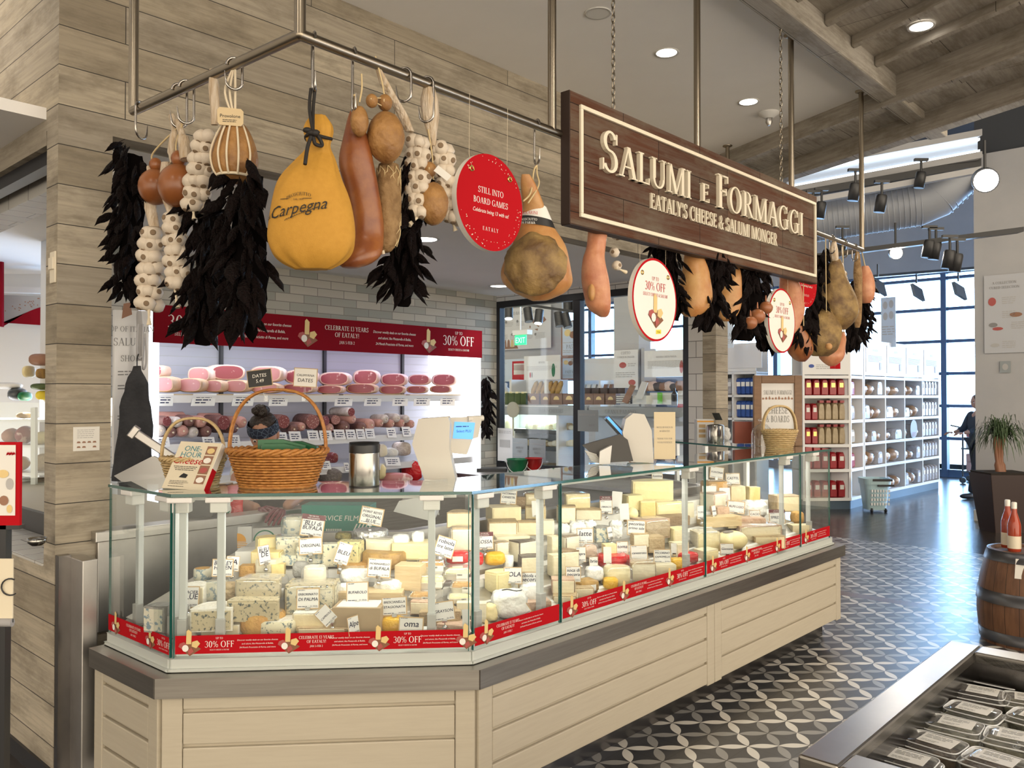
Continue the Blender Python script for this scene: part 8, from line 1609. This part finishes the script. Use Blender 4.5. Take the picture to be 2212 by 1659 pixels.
def bagpack(p, X, back, w, h, m, name, label, grp, top=None, d=.09):
    b = MB(); P = [(-w/2,0),(w/2,0),(w*.52, h*.5),(w*.42, h*.88),(w*.3, h),(-w*.3, h),(-w*.42, h*.88),(-w*.52, h*.5)]
    lo = [p + X*x + Z*z for x, z in P]; ce = [p - back*d*.32 + X*x*.8 + Z*(h*.5 + (z - h*.5)*.82) for x, z in P]; b.rings([ce, lo, [q + back*d for q in lo]], 0, True, True)
    if top: b.ob(p - back*(d*.34) - X*w*.25 + Z*h*.5, X*w*.5,-back*.003, Z*h*.26,1)
    return tag(b.build(name, [m] + ([top] if top else [])), label, 'pack', grp)
ROWN = ['lowest', 'second lowest', 'middle', 'second highest', 'top']
for r_, z in enumerate(SZ):
    n = 5 if r_ in (0,1,4) else 6
    for k in range(n):
        w = (Ln - .1)/n; p = S0 + X*(.05 + w*(k + .5)) + back*.08 + Z*z; red = r_ in (0,1,4) or k < 2; bagpack(p, X, back, w*.92,.24 if red else .25, 'red_pack' if red else 'kraft_pack', 'pasta_pack', ORD[k] + (' red' if red else ' kraft') + ' pack from the left on the ' + ROWN[r_] + ' shelf of the red pack unit', 'packs on the red pack unit', 'gold' if red and r_ in (4,2) else ('paper' if red else None))
        if not red: b = MB(); b.ob(p - X*w*.3 + Z*.25 - back*.03, X*w*.6, back*.08, Z*.035); tag(b.build('pasta_pack', 'red_pack'), 'folded red pack lying on the ' + ORD[k] + ' kraft pack of the ' + ROWN[r_] + ' shelf', 'pack', 'packs on the red pack unit')
t, X2, bk2, L_2 = unit('pasta_shelf', 'narrow white shelf side with small packs, between the two big units', S1, S2 - (S2 - S1).normalized()*.03,1,.3)
for r_ in range(1,5): bagpack(S1 + X2*L_2*.5 + bk2*.1 + Z*SZ[r_], X2, bk2, L_2*.5,.22, ('red_pack', 'kraft_pack', 'clear_pack', 'red_pack')[r_ - 1], 'pasta_pack', 'pack on the ' + ROWN[r_] + ' shelf of the narrow unit', 'packs on the narrow unit', 'paper')
t, X, back, Ln = unit('bread_shelf', 'long white shelf unit of square compartments with bread bags', S2, S3,4); cw = Ln/4
for k in range(4):
    b = MB(); f = pl(S2 + X*(cw*(k + .5)) - back*.006 + Z*STOP, X, Z); b.ob(f(-cw*.42,.05), X*cw*.84, back*.004, Z*.42,0); f2 = pl(S2 + X*(cw*(k + .5)) - back*.012 + Z*STOP, X, Z); text(b, ('FOCACCINE', 'GRISSINI', 'CANTUCCI', 'LINGUE')[k], lambda p, q: f2(p, q + .36), .032,1, serif=True); para(b, f2, cw*.8,.4,.72,5); b.poly([f2(cw*.2,.09), f2(cw*.28,.09), f2(cw*.28,.2), f2(cw*.2,.2)], 3); b.build('sign_sheet', ['board_white', 'grey_print', 'pale_print', 'photo_brown'], t)
COLN = ['first', 'second', 'third', 'fourth']
for k in range(4):
    for r_, z in enumerate(SZ):
        n = (3,2,3,5)[k] if r_ else (0,3,4,5)[k]
        for j in range(n):
            w = (cw - .08)/n; p = S2 + X*(cw*k + .05 + w*(j + .5)) + back*.06 + Z*z; m_ = 'clear_pack' if k == 3 else ('bread_brown' if (j + r_) % 3 else 'clear_pack'); h = R.uniform(.16,.24) if k < 3 else .26
            if m_ == 'bread_brown':
                b = MB(); b.ell(p + back*.1 + Z*h*.42, X*w*.48, back*.12, Z*h*.42,14,8,0, lambda q: q*(1 + .15*mnz(q*3 + p))); o = b.build('bread_bag', m_); b = MB(); b.ell(p + back*.1 + Z*h*.45, X*w*.5, back*.135, Z*h*.48,12,8,0, lambda q: q*(1 + .1*mnz(q*5 + p))); b.build('clear_bag', 'clear_plastic', o); tag(o, ORD[j] + ' loaf from the left in the ' + ROWN[r_] + ' compartment of the ' + COLN[k] + ' column', 'bread', 'bread in the long shelf unit')
            else: bagpack(p, X, back, w*.9, h, m_, 'biscuit_bag', ORD[j] + ' pale bag from the left in the ' + ROWN[r_] + ' compartment of the ' + COLN[k] + ' column', 'bags in the long shelf unit', 'paper', .12)
b = MB(); c2 = S2 + X*cw*2.45 - back*.01 + Z*1.06; b.poly([c2 + X*.15*math.cos(a) + Z*.15*math.sin(a) for a in [math.pi*k/14 for k in range(28)]], 0); c2 = c2 - back*.004
for k in range(3): b.poly([c2 + X*(-.07 + .06*k) - Z*.12, c2 + X*(-.04 + .06*k) - Z*.12, c2 + X*(-.04 + .06*k) - Z*.05, c2 + X*(-.07 + .06*k) - Z*.05], 1)
tag(b.build('round_tag', ['card_grey2', 'red_pack']), 'round grey sign with red marks hung in the third column', 'sign')
# shelf between pillar and framed board
USH = 10.4; t = thing('pasta_shelf', 'white shelf with blue packs right of the plank pillar', 'shelf', onU(1588,900, USH)); v0, v1 = uv_of(onU(1546,850, USH))[1], uv_of(onU(1634,850, USH))[1]; vm = uv_of(onU(1581,850, USH))[1]; b = MB(); b.wb(USH + .38, USH + .4, v0, v1,0,2.4); b.build('back_panel', 'white_paint', t)
for z in (.9,1.25,1.6,1.95): b = MB(); b.wb(USH, USH + .4, v0, v1, z - .02, z + .015); b.build('shelf', 'white_paint', t)
for v in (v0, vm, v1 - .03): b = MB(); b.wb(USH, USH + .4, v, v + .03,0,1.95); b.build('upright', 'white_paint', t)
b = MB(); b.wb(USH - .01, USH, v0, v1,1.97,2.4)
for v in (v0 + .02, vm + .05): b.wb(USH - .02, USH - .01, v, v + .45,2.02,2.36,1)
b.build('sign_board', ['white_paint', 'board_white'], t)
for r_, z in enumerate((1.25,1.6)):
    for k in range(7): v = v0 + .08 + (v1 - v0 - .14)*(k + .5)/7; bagpack(W(USH + .1, v, z + .015), N, D, .12,.26, 'blue_pack' if k > 2 else 'clear_pack', 'pasta_pack', ORD[k] + (' blue' if k > 2 else ' pale') + ' pack from the left on the ' + ('lower' if r_ == 0 else 'upper') + ' shelf right of the pillar', 'packs right of the plank pillar', 'paper')
sheetU('hanging_poster', 'pale poster reading pasta hanging right of the plank pillar', 'poster', 1548,672,1584,752,9.6, lambda b, f, w, h: (text(b, 'PASTA', lambda p, q: f(p, q + h*.30), h*.10,0, serif=True), para(b, f, w, h, .22,3)), 'pale_blue'); sheetU('price_board', 'small pink-footed sign on the shelf right of the plank pillar', 'sign', 1547,858,1565,890,10.3, lambda b, f, w, h: b.poly([f(-w*.5,0), f(w*.5,0), f(w*.5, h*.2), f(-w*.5, h*.2)], 4)); sheetU('hanging_poster', 'pale blue hanging poster in front of the far window', 'poster', 1903,642,1935,750,12.2, lambda b, f, w, h: ([b.poly([f(w*x + w*.16*math.cos(a), h*y + h*.08*math.sin(a)) for a in [math.pi*k/6 for k in range(12)]], 1) for x, y in ((-.2,.84),(.2,.86),(-.2,.62),(.2,.64))], para(b, f, w, h, .4,4)), 'pale_blue')
# shopping basket stack
c2 = onZ(1889,1104,0); t = thing('shopping_basket', 'pale blue wheeled plastic shopping basket by the shelf corner', 'basket', c2); s = c2.y/F; b = MB(); rr = lambda k, z: [c2 + V((sgp(math.cos(a), .45)*28*s*k, .17*sgp(math.sin(a), .45)*k, z)) for a in [2*math.pi*(i + .5)/24 for i in range(24)]]
b.rings([rr(.72,.03), rr(.95,.38)], 0, False, False); b.rings([rr(1.0,.38), rr(1.04,.46), rr(.98,.46), rr(.94,.38)], 0, False, False); b.poly(rr(.72,.03)[::-1]); b.build('basket_body', 'pale_blue_plastic', t); b = MB()
for r_ in range(4):
    for k in range(7): x = (-18 + 6*k)*s; p = c2 + V((x, -.15 - .006*r_, .10 + .06*r_)); b.ob(p, V((3.2*s, 0,0)), V((0,-.014,0)), Z*.035)
b.build('slots', 'white_metal', t); b = MB(); b.ob(c2 + V((-15*s, -.18,.43)), V((42*s, 0,0)), V((0,.02,0)), Z*.03); b.ob(c2 + V((-5*s, -.2,.36)), V((34*s, 0,0)), V((0,.02,0)), Z*.025); b.build('handle', 'dark_metal', t)
for x in (-14,16): b = MB(); b.lathe([(.01,-.012),(.028,-.012),(.028,.012),(.01,.012)], c2 + V((x*s, -.12,.028)), 14,0, (1,0,0)); b.build('wheel', 'dark_metal', t)
# planter with a ponytail palm
c2 = onZ(2163,1145,0) + V((-.02,-.05,0)); s = 9.9/F; t = thing('planter', 'tall dark brown tapered planter in front of the right wall', 'planter', c2); b = MB(); sq = lambda k, z, y: [c2 + V((sx_*k, sy_*y, z)) for sx_, sy_ in ((-1,-1),(1,-1),(1,1),(-1,1))]
b.rings([sq(32*s, 0,.17), sq(48*s, .68,.24)], 0, False, True); b.rings([sq(46*s, .66,.22), sq(46*s, .70,.22)], 1, False, True); b.build('pot', ['planter_brown', 'soil'], t, .006); b = MB(); 
for k in range(3): b.tube(curve([c2 + V((.02*k - .03,0,.69)), c2 + V((.03*k - .05,.02,.9)), c2 + V((.06*k - .08,0,1.12 + .03*k))]), [.04]*4 + [.022]*9,8)
b.build('trunk', 'photo_wood', t); b = MB()
for k in range(230):
    a = R.uniform(0,6.28); el = R.uniform(-.1,1.35); Lf = R.uniform(.25,.42); o_ = c2 + V((R.uniform(-.08,.08), R.uniform(-.05,.05), R.uniform(1.08,1.2))); d_ = V((math.cos(a)*math.cos(el), math.sin(a)*math.cos(el), math.sin(el))); sd = V((-math.sin(a), math.cos(a), 0))*.006; p0 = o_; P = [o_, o_ + d_*Lf*.5, o_ + d_*Lf*.8 - Z*Lf*.25, o_ + d_*Lf*.95 - Z*Lf*.65]
    for i in range(3): b.add([P[i] - sd, P[i] + sd, P[i + 1] + sd*(.8 - .3*i), P[i + 1] - sd*(.8 - .3*i)], [[0,1,2,3]], 0)
tag(b.build('leaves', 'leaf_green', t), 'long narrow drooping green leaves')
# right wall: poster, plaque
sheetU('wall_poster', 'big white poster on the right wall with pictures of cured meats', 'poster', 2126,592,2225,762,10.62, lambda b, f, w, h: (text(b, 'A COLLECTION', lambda p, q: f(p - w*.05, q + h*.88), h*.032,0, serif=True), text(b, 'CURED SELECTION', lambda p, q: f(p - w*.05, q + h*.82), h*.032,0, serif=True), [para(b, f, w, h, y, 4, x, x + .3,1,.025) for x, y in ((-.1,.7),(-.1,.52),(.1,.38),(-.1,.14))], [b.poly([f(w*x + w*rx*math.cos(a), h*y + h*ry*math.sin(a)) for a in [math.pi*k/6 for k in range(12)]], m_) for x, y, rx, ry, m_ in ((-.32,.66,.09,.055,3),(.2,.48,.14,.03,2),(-.3,.36,.10,.03,0),(-.2,.31,.12,.022,3),(-.26,.1,.1,.025,1))]), 'board_grey'); sheetU('wall_plaque', 'small square grey plaque below the poster on the right wall', 'plaque', 2160,780,2183,805,10.62, lambda b, f, w, h: b.poly([f(w*.28*math.cos(a), h*.5 + h*.28*math.sin(a)) for a in [math.pi*k/8 for k in range(16)]], 1), 'card_grey')
# glaring spotlights and track heads of the store
def glare(px, py, y, r_, label, power):
    p = onY(px, py, y); t = thing('spotlight', label, 'spotlight', p, 'glaring store spotlights'); aim = (CAM + V((1.0,.5,-.3)) - p).normalized(); b = MB(); b.lathe([(1e-4,0),(r_, 0),(r_*.9,.012),(1e-4,.03)], p, 20,0, aim); b.build('lens', 'lamp_glow_hot', t); b = MB(); b.lathe([(r_*.5,-.2),(r_*1.12,-.18),(r_*1.12,-.002)], p, 20,0, aim); b.cyl(p - aim*.1, p - aim*.1 + Z*.35,.012,6); b.build('housing', 'dark_metal', t); spot('spotlight_beam', p + aim*.05, p + aim*4, power, 80, r=r_)
glare(2130,390,7.2,.095, 'largest glaring spotlight beside the right wall', 60); glare(1936,547,9.5,.066, 'smaller glaring spotlight above the far right end of the rail', 40)
for i, (px, py, y) in enumerate(((2008,523,9),(2022,527,9),(2052,545,8.6),(2068,552,8.6),(1848,400,9),(1905,425,9),(1775,440,9.5),(1757,445,9.5),(1820,520,10),(1990,375,9.8))):
    p = onY(px, py, y); t = thing('track_spot', ORD[i] + ' dark spotlight head under the dark store ceiling, counted on the tracks', 'spotlight', p, 'dark spotlight heads'); b = MB(); b.lathe([(.05,.02),(.058,0),(.058,-.17),(.052,-.17)], p, 16,0, (.15,-.1,1)); b.cyl(p, p + Z*.16,.014,8); b.ob(p + V((-.08,-.02,.15)), V((.16,0,0)), V((0,.04,0)), Z*.03); b.build('housing', 'dark_metal', t); b = MB(); b.lathe([(1e-4,-.168),(.05,-.168)], p, 16,0, (.15,-.1,1), False); b.build('lens', 'lamp_glow' if i < 4 else 'lens_dim', t)
for i, (px, py, y) in enumerate(((1972,612,14),(2062,608,13.5),(1888,598,13))): p = onY(px, py, y); b = MB(); b.ob(p, V((.16,0,-.1)), V((0,.1,0)), V((.05,0,-.2))); b.cyl(p + V((.06,0,0)), p + V((.06,0,.2)), .015,6); tag(b.build('track_spot', 'slicer_dark'), ORD[i] + ' dark spotlight from the left silhouetted against the far window', 'spotlight', 'spotlights against the window')
beamY('beam_store', (1870,600),(2120,580), .04, 'slicer_dark', 14.2,13.2)
# ================================================================ foreground right: chilled island, barrel
t = thing('ice_island', 'open steel island with a wide rim filled with ice, at the bottom right', 'display', W(1.0,3.6,0)); IU0, IU1, IV0, IV1, IZ = .435,1.525,2.945,4.4,.86; rw = .085
b = MB(); b.wb(IU0, IU1, IV0, IV0 + rw, IZ - .035, IZ); b.wb(IU0, IU1, IV1 - rw, IV1, IZ - .035, IZ); b.wb(IU0, IU0 + rw, IV0 + rw, IV1 - rw, IZ - .035, IZ); b.wb(IU1 - rw, IU1, IV0 + rw, IV1 - rw, IZ - .035, IZ); b.build('rim', 'steel', t, .006); b = MB(); a0, a1, c0, c1 = IU0 + rw, IU1 - rw, IV0 + rw, IV1 - rw
for p, q in (((a0, c0),(a1, c0)),((a1, c0),(a1, c1)),((a1, c1),(a0, c1)),((a0, c1),(a0, c0))): b.quad(W(*p, IZ - .01), W(*q, IZ - .01), W(*q, IZ - .24), W(*p, IZ - .24))
b.build('well', 'kick_steel', t); b = MB(); b.wb(IU0 + .03, IU1 - .03, IV0 + .03, IV1 - .03,.1, IZ - .24); b.build('cabinet', 'photo_brown', t)
IC = IZ - .135
b = MB(); n = 46; vs = [W(a0 + (a1 - a0)*i/n, c0 + (c1 - c0)*j/n, IC + .018*mnz(V((i*.5, j*.5,0))) + .022*mnz(V((i*1.7, j*1.7,3)))) for i in range(n + 1) for j in range(n + 1)]; b.add(vs, [[i*(n + 1) + j, (i + 1)*(n + 1) + j, (i + 1)*(n + 1) + j + 1, i*(n + 1) + j + 1] for i in range(n) for j in range(n)], 0, False); o = b.build('ice', 'crushed_ice', t); o['kind'] = 'stuff'
tubs = [(2150,1452,.0, 'tub_red'),(2118,1484,-.1, 'tub_dark'),(2100,1522,.05, 'tub_olive'),(2062,1552,-.05, 'tub_pale'),(2022,1590,.1, 'tub_brown'),(1958,1625,0, 'tub_dark'),(1900,1668,.1, 'tub_brown'),(2222,1500,-.2, 'tub_pale'),(2240,1538,.1, 'tub_olive'),(2190,1580,-.1, 'tub_pale'),(2150,1628,.1, 'tub_brown'),(2105,1680,0, 'tub_pale'),(2270,1600,.1, 'tub_brown')]
def clam(p, yaw, m_, label, w=.135, d=.105, h=.05):
    X = (D*math.cos(yaw) + N*math.sin(yaw)); Y_ = V((-X.y, X.x, 0)); X, Y_ = Y_*-1, X; t = thing('food_tub', label, 'food tub', p, 'clear tubs on the ice'); rr = lambda kx, z: [p + X*(sgp(math.cos(a), .35)*w/2*kx) + Y_*(sgp(math.sin(a), .35)*d/2*kx) + Z*z for a in [2*math.pi*(i + .5)/28 for i in range(28)]]
    b = MB(); b.rings([rr(.80,.004), rr(.90, h*.6)], 0, True, True); b.v = [q + Z*(.006*mnz(q*70) if q.z > p.z + .02 else 0) for q in b.v]; b.build('filling', m_, t)
    b = MB(); b.rings([rr(.82,0), rr(.95, h*.72), rr(1.0, h*.74), rr(1.02, h*.80), rr(.97, h*.82), rr(.93, h*.80), rr(.90, h), rr(.6, h + .003)], 0, True, True); b.build('clear_box', 'clear_plastic', t)
    b = MB(); b.tube(rr(1.02, h*.78), .0022,5, closed=True); b.tube(rr(.90, h), .0016,5, closed=True); b.build('lid_edge', 'tub_edge', t)
    b = MB(); o_ = p - X*w*.24 - Y_*d*.30 + Z*(h + .0045); b.ob(o_, X*w*.56, Y_*d*.58, Z*.0008,0); f = pl(o_ + Z*.0012, X, Y_); lines(b, f, w*.05, w*.5, d*.46,3,.008,.003,1,.3); lines(b, f, w*.05, w*.35, d*.14,2,.007,.002,1,.3); b.build('paper_label', ['paper', 'grey_print'], t)
for i, (px, py, yw, m_) in enumerate(tubs):
    p = onZ(px, py, IC + .075); p.z = IC + .012; clam(p, yw, m_, ('farthest' if i == 0 else ORD[i] + ' from the far end' if i < 7 else ORD[i - 7] + ' from the far end') + ' clear labelled tub in the ' + ('left' if i < 7 else 'right') + ' row on the ice')
c2 = V((3.07 + .29,5.42,0)); t = thing('wooden_barrel', 'brown wooden barrel with dark hoops at the right edge', 'barrel', c2); prof = [(.268,0),(.288,.15),(.29,.25),(.275,.40),(.245,.53),(.222,.60)]; b = MB(); b.lathe([(r_, z) for r_, z in srow(prof, 4)] + [(.19,.60),(.188,.585)], c2,40); b.build('staves', 'barrel_wood', t)
for z0_, z1_, r0_, r1_ in ((.02,.09,.273,.282),(.27,.345,.292,.284),(.535,.60,.246,.226)): b = MB(); b.lathe([(r0_ + .004, z0_),(r1_ + .004, z1_),(r1_ - .004, z1_)], c2,40,0, None, False); b.build('hoop', 'hoop_steel', t)
b = MB(); a = math.radians(236); b.quad(*[c2 + V((math.cos(a + da)*rr_, math.sin(a + da)*rr_, z)) for da, z, rr_ in ((-.22,.45,.27),(.22,.45,.27),(.22,.57,.242),(-.22,.57,.242))]); b.build('paper_label', 'paper', t)
for i, (dx, dy) in enumerate(((-.125,-.07),(-.02,-.13),(-.09,.06),(.10,-.05))):
    p = c2 + V((dx, dy, .60)); t = thing('wine_bottle', ('reddish bottle with a cream label at the left edge of the barrel top', 'reddish bottle nearest the viewer on the barrel', 'reddish bottle at the back left of the barrel top', 'reddish bottle at the right of the barrel top')[i], 'bottle', p, 'bottles on the barrel'); b = MB(); b.lathe([(.036,0),(.039,.01),(.039,.17),(.032,.20),(.017,.25),(.0145,.30)], p, 22); b.build('glass', 'rose_wine', t); b = MB(); b.lathe([(.0155,.245),(.0165,.31),(.013,.315)], p, 16); b.build('foil_cap', 'white_print', t); b = MB(); b.lathe([(.0395,.02),(.0395,.10)], p, 22,0, None, False); b.build('label', 'cream_print', t)
# ================================================================ foreground left: sign stand
y_ = 2.5; t = thing('poster_stand', 'red-framed poster on a black stand at the left edge', 'sign', onY(2,1659, y_)); a_, c2 = onY(-60,1135, y_), onY(42,1135, y_); X = c2 - a_; zt = onY(0,955, y_).z; b = MB(); b.ob(a_ - Z*.012, X, Z*.012, V((0,.03,0))); b.ob(onY(-22,1659, y_), V((.042,0,0)), V((0,.03,0)), Z*(a_.z - onY(-22,1659, y_).z)); q0 = onY(-22,1659, y_); b.ob(V((q0.x, q0.y, .02)), V((.042,0,0)), V((0,.03,0)), Z*(q0.z - .02)); b.ob(V((q0.x - .2, q0.y - .15,0)), V((.44,0,0)), V((0,.34,0)), Z*.02); b.build('stand', 'dark_metal', t)
b = MB(); b.ob(a_, X, Z*(zt - a_.z), V((0,.012,0))); b.build('frame', 'red_print', t); b = MB(); f = pl(a_ - V((0,.002,0)), X.normalized(), Z); w, h = X.length, zt - a_.z; b.poly([f(.01, h*.12), f(w - .012, h*.12), f(w - .012, h*.965), f(.01, h*.965)], 0); f = pl(a_ - V((0,.004,0)), X.normalized(), Z)
for x, y, rx, ry, m_ in ((.68,.3,.10,.06,2),(.8,.5,.08,.07,1),(.66,.62,.12,.05,3),(.8,.2,.06,.05,3)): b.poly([f(w*x + w*rx*math.cos(a), h*y + h*ry*math.sin(a)) for a in [math.pi*k/6 for k in range(12)]], m_)
for k in range(9): x = .72 + .02*k; b.poly([f(w*x, h*(.84 + .012*(k % 3))), f(w*x + .006, h*.85), f(w*x + .003, h*(.88 + .01*(k % 2)))], 4)
b.build('print', ['paper', 'pale_print', 'photo_brown', 'photo_cheese', 'red_print'], t)
t = thing('hanging_menu', 'cream sheet with a black ring hanging at the left edge below the poster', 'menu', onY(10,1345,2.35)); a_, c2 = onY(-60,1340,2.35), onY(27,1345,2.35); X = c2 - a_; X.z = 0; h = onY(27,1207,2.35).z - c2.z; b = MB(); b.ob(Vector((a_.x, a_.y, c2.z)), X, V((0,.004,0)), Z*h); b.build('sheet', 'cream_paper2', t); b = MB(); b.tube([onY(24 + 19*math.cos(a) - 2,1268 + 18*math.sin(a), 2.345) for a in [.9 + k*.36 for k in range(13)]], .0022,6); b.build('ring', 'dark_metal', t); b = MB(); b.tube([Vector((a_.x, a_.y, c2.z)), Vector((c2.x, c2.y, c2.z))], .012,8); b.build('roll', 'apron_grey', t)
# ================================================================ left shop seen through the opening
b = MB(); p, q = onY(-220,855,7.6), onY(150,855,7.6); b.ob(V((p.x, 7.6,0)), V((q.x - p.x, 0,0)), V((0,.1,0)), Z*KZ); struct('wall_deli', b, 'white_paint')
def yb(name, m_, pts, y, th, label=None, cat=None, grp=None): b = MB(); b.prism([onY(px, py, y) for px, py in pts], (0, th, 0)); o = b.build(name, m_); return tag(o, label, cat, grp) if label else o
o = yb('trim_4', 'white_plastic', ((-200,612),(120,622),(120,634),(-200,624)), 7.2,.1); o['kind'] = 'structure'
t = thing('deli_banner', 'grey banner with a red arc and confetti over the left shop', 'banner', onY(50,700,7.1)); b = MB(); b.prism([onY(x, y, 7.1) for x, y in ((-150,632),(110,640),(110,702),(-150,690))], (0,.03,0)); b.build('panel', 'card_grey2', t); b = MB(); arc = [(x, 640 + 47*(abs(108 - x)/104.0) ** 1.6 + 20) for x in range(4,112,9)]; b.poly([onY(x, y, 7.09) for x, y in arc] + [onY(112,704,7.09), onY(4,697,7.09)], 0); 
for k in range(26): x = R.uniform(8,98); y = 700 - (x/98) ** .6*40 - R.uniform(6,22); b.poly([onY(x, y, 7.085), onY(x + 2, y, 7.085), onY(x + 2.5, y + 2.5,7.085), onY(x - .5, y + 2,7.085)], 1)
b.build('red_arc', ['red_dark', 'photo_brown'], t); yb('side_banner', 'red_dark', ((-40,560),(4,562),(4,706),(-40,700)), 6.9,.03, 'thin red vertical panel at the left edge', 'banner')
t = thing('deli_case', 'glass case of meats and cheese in the left shop', 'display case', onY(50,1090,5.6)); b = MB(); b.prism([onY(x, y, 5.6) for x, y in ((-150,1075),(110,1075),(110,1190),(-150,1190))], (0,.6,0)); b.build('base', 'white_paint', t); b = MB()
for y in (905,960,1020): b.prism([onY(x, yy, 5.7) for x, yy in ((-150, y),(108, y + 2),(108, y + 7),(-150, y + 5))], (0,.5,0))
b.build('shelf', 'case_shelf', t); b = MB(); b.prism([onY(x, y, 5.62) for x, y in ((66,880),(76,880),(76,1075),(66,1075))], (0,.03,0)); b.build('post', 'white_metal', t); b = MB(); b.prism([onY(x, y, 5.6) for x, y in ((-150,868),(106,870),(106,1076),(-150,1076))], (0,.006,0)); b.build('glass', 'case_glass', t)
area('deli_lamp', onY(30,862,5.9), onY(30,1000,6.0), 1.4,.1,26, (1,.95,.88)); GR = 'goods in the left shop case'
for i, (x0, y0, x1, y1, m_, nm) in enumerate(((12,925,38,958, 'salami_pink', 'pinkish meat'),(40,920,66,958, 'ham_meat', 'reddish meat'),(80,932,100,960, 'butter', 'yellow cheese'),(16,985,60,1018, 'orange_rind', 'orange loaf'),(80,980,102,1018, 'tan_rind', 'tan cheese'),(42,1030,70,1074, 'white_wrap', 'white wrapped pack'),(76,1030,102,1074, 'brown_rind', 'brown loaf'),(45,890,62,904, 'leaf_wrap', 'golden loaf'),(4,1036,36,1074, 'pink_rind', 'pinkish roast'))):
    p = onY((x0 + x1)/2, y1,5.85); s = p.y/F; b = MB(); b.ell(p + Z*(y1 - y0)*s/2, ((x1 - x0)*s/2,0,0),(0,.1,0),(0,0, (y1 - y0)*s/2), 16,10,0, lambda q: q*(1 + .1*mnz(q*3 + V((x0,0,0))))); tag(b.build('deli_item', m_), nm + ' on the ' + ('upper' if y1 < 962 else 'middle' if y1 < 1020 else 'lowest') + ' shelf of the left shop case' + (' beside the post' if 60 < x0 < 82 else ''), 'food', GR)
for i, (x0, y0, x1, y1, m_, lb, cat) in enumerate(((68,764,106,790, 'photo_brown', 'brown ham leg above the left shop case', 'ham'),(58,790,68,816, 'butter', 'yellow bottle on the left shop case', 'bottle'),(88,796,94,818, 'leaf_wrap', 'slim amber bottle on the left shop case', 'bottle'),(24,838,52,866, 'slicer_dark', 'black machine on the left shop case', 'machine'),(72,828,108,842, 'olive_green', 'dark green tray on the left shop case', 'tray'),(48,846,60,866, 'bucket_green', 'green pack on the left shop case', 'pack'),(86,844,100,864, 'sticker_yellow', 'yellow pack on the left shop case', 'pack'),(-20,826,44,840, 'white_plastic', 'white bar-shaped machine top on the left shop case', 'machine'))):
    p = onY((x0 + x1)/2, y1,5.9); s = p.y/F; b = MB(); b.ell(p + Z*(y1 - y0)*s/2, ((x1 - x0)*s/2,0,0),(0,.08,0),(0,0, (y1 - y0)*s/2), 14,9,0, lambda q: V((sgp(q.x, .7), sgp(q.y, .7), sgp(q.z, .8)))); tag(b.build('case_top_item', m_), lb, cat)
t = thing('olive_bar', 'wooden edged bar with a steel bowl behind the tiled ledge', 'counter', W(.6,-.8,0)); b = MB(); b.wb(.26,.85,-3.5,-.2,.97,1.0); b.build('top', 'photo_wood2', t); b = MB(); b.wb(.24,.27,-3.5,-.2,.90,1.005); b.build('edge', 'dark_metal', t); b = MB(); b.wb(.27,.84,-3.5,-.2,0,.97); b.build('cabinet', 'grey_plastic', t)
p = onZ(80,1178,1.0); b = MB(); b.lathe([(.02,0),(.034,.012),(.036,.03),(.033,.03),(.028,.01)], p, 24); tag(b.build('steel_bowl', 'steel_bright'), 'small steel bowl on the bar behind the tiled ledge', 'bowl')
# notices on the plank pillar
b = MB(); q0, q1 = onW(158,975,.003), onW(215,975,.003); X = q1 - q0; X.z = 0; h = onW(186,922,.003).z - q0.z; t = thing('pillar_notice', 'small square paper notice on the plank pillar', 'notice', q0); b.ob(q0, X, Z*h, -N*.003,0); f = pl(q0 + N*.0012, X.normalized(), Z); w = X.length
for k in range(5): lines(b, f, w*.14, w*.86, h*(.86 - .08*k), 1,1, h*.025,1,.2)
for r_ in range(2):
    for k in range(4): 
        if r_ == 0 or k != 2: x = w*(.2 + .2*k); y = h*(.33 - .2*r_); b.poly([f(x - .008, y), f(x + .008, y), f(x + .005, y + .007), f(x - .005, y + .007)], 2)
b.build('sheet', ['paper', 'pale_print', 'photo_brown'], t)
q = onU(117,583,0.0); b = MB(); b.ob(q - Z*.055 + N*.03,-N*.06, Z*.13, D*-.008); b.ob(q + Z*.0 + N*.025,-N*.05, Z*.05, D*-.016); tag(b.build('wall_switch', 'cream_print', bevel=.003), 'small brass-like wall plate on the narrow side of the pillar', 'wall plate')
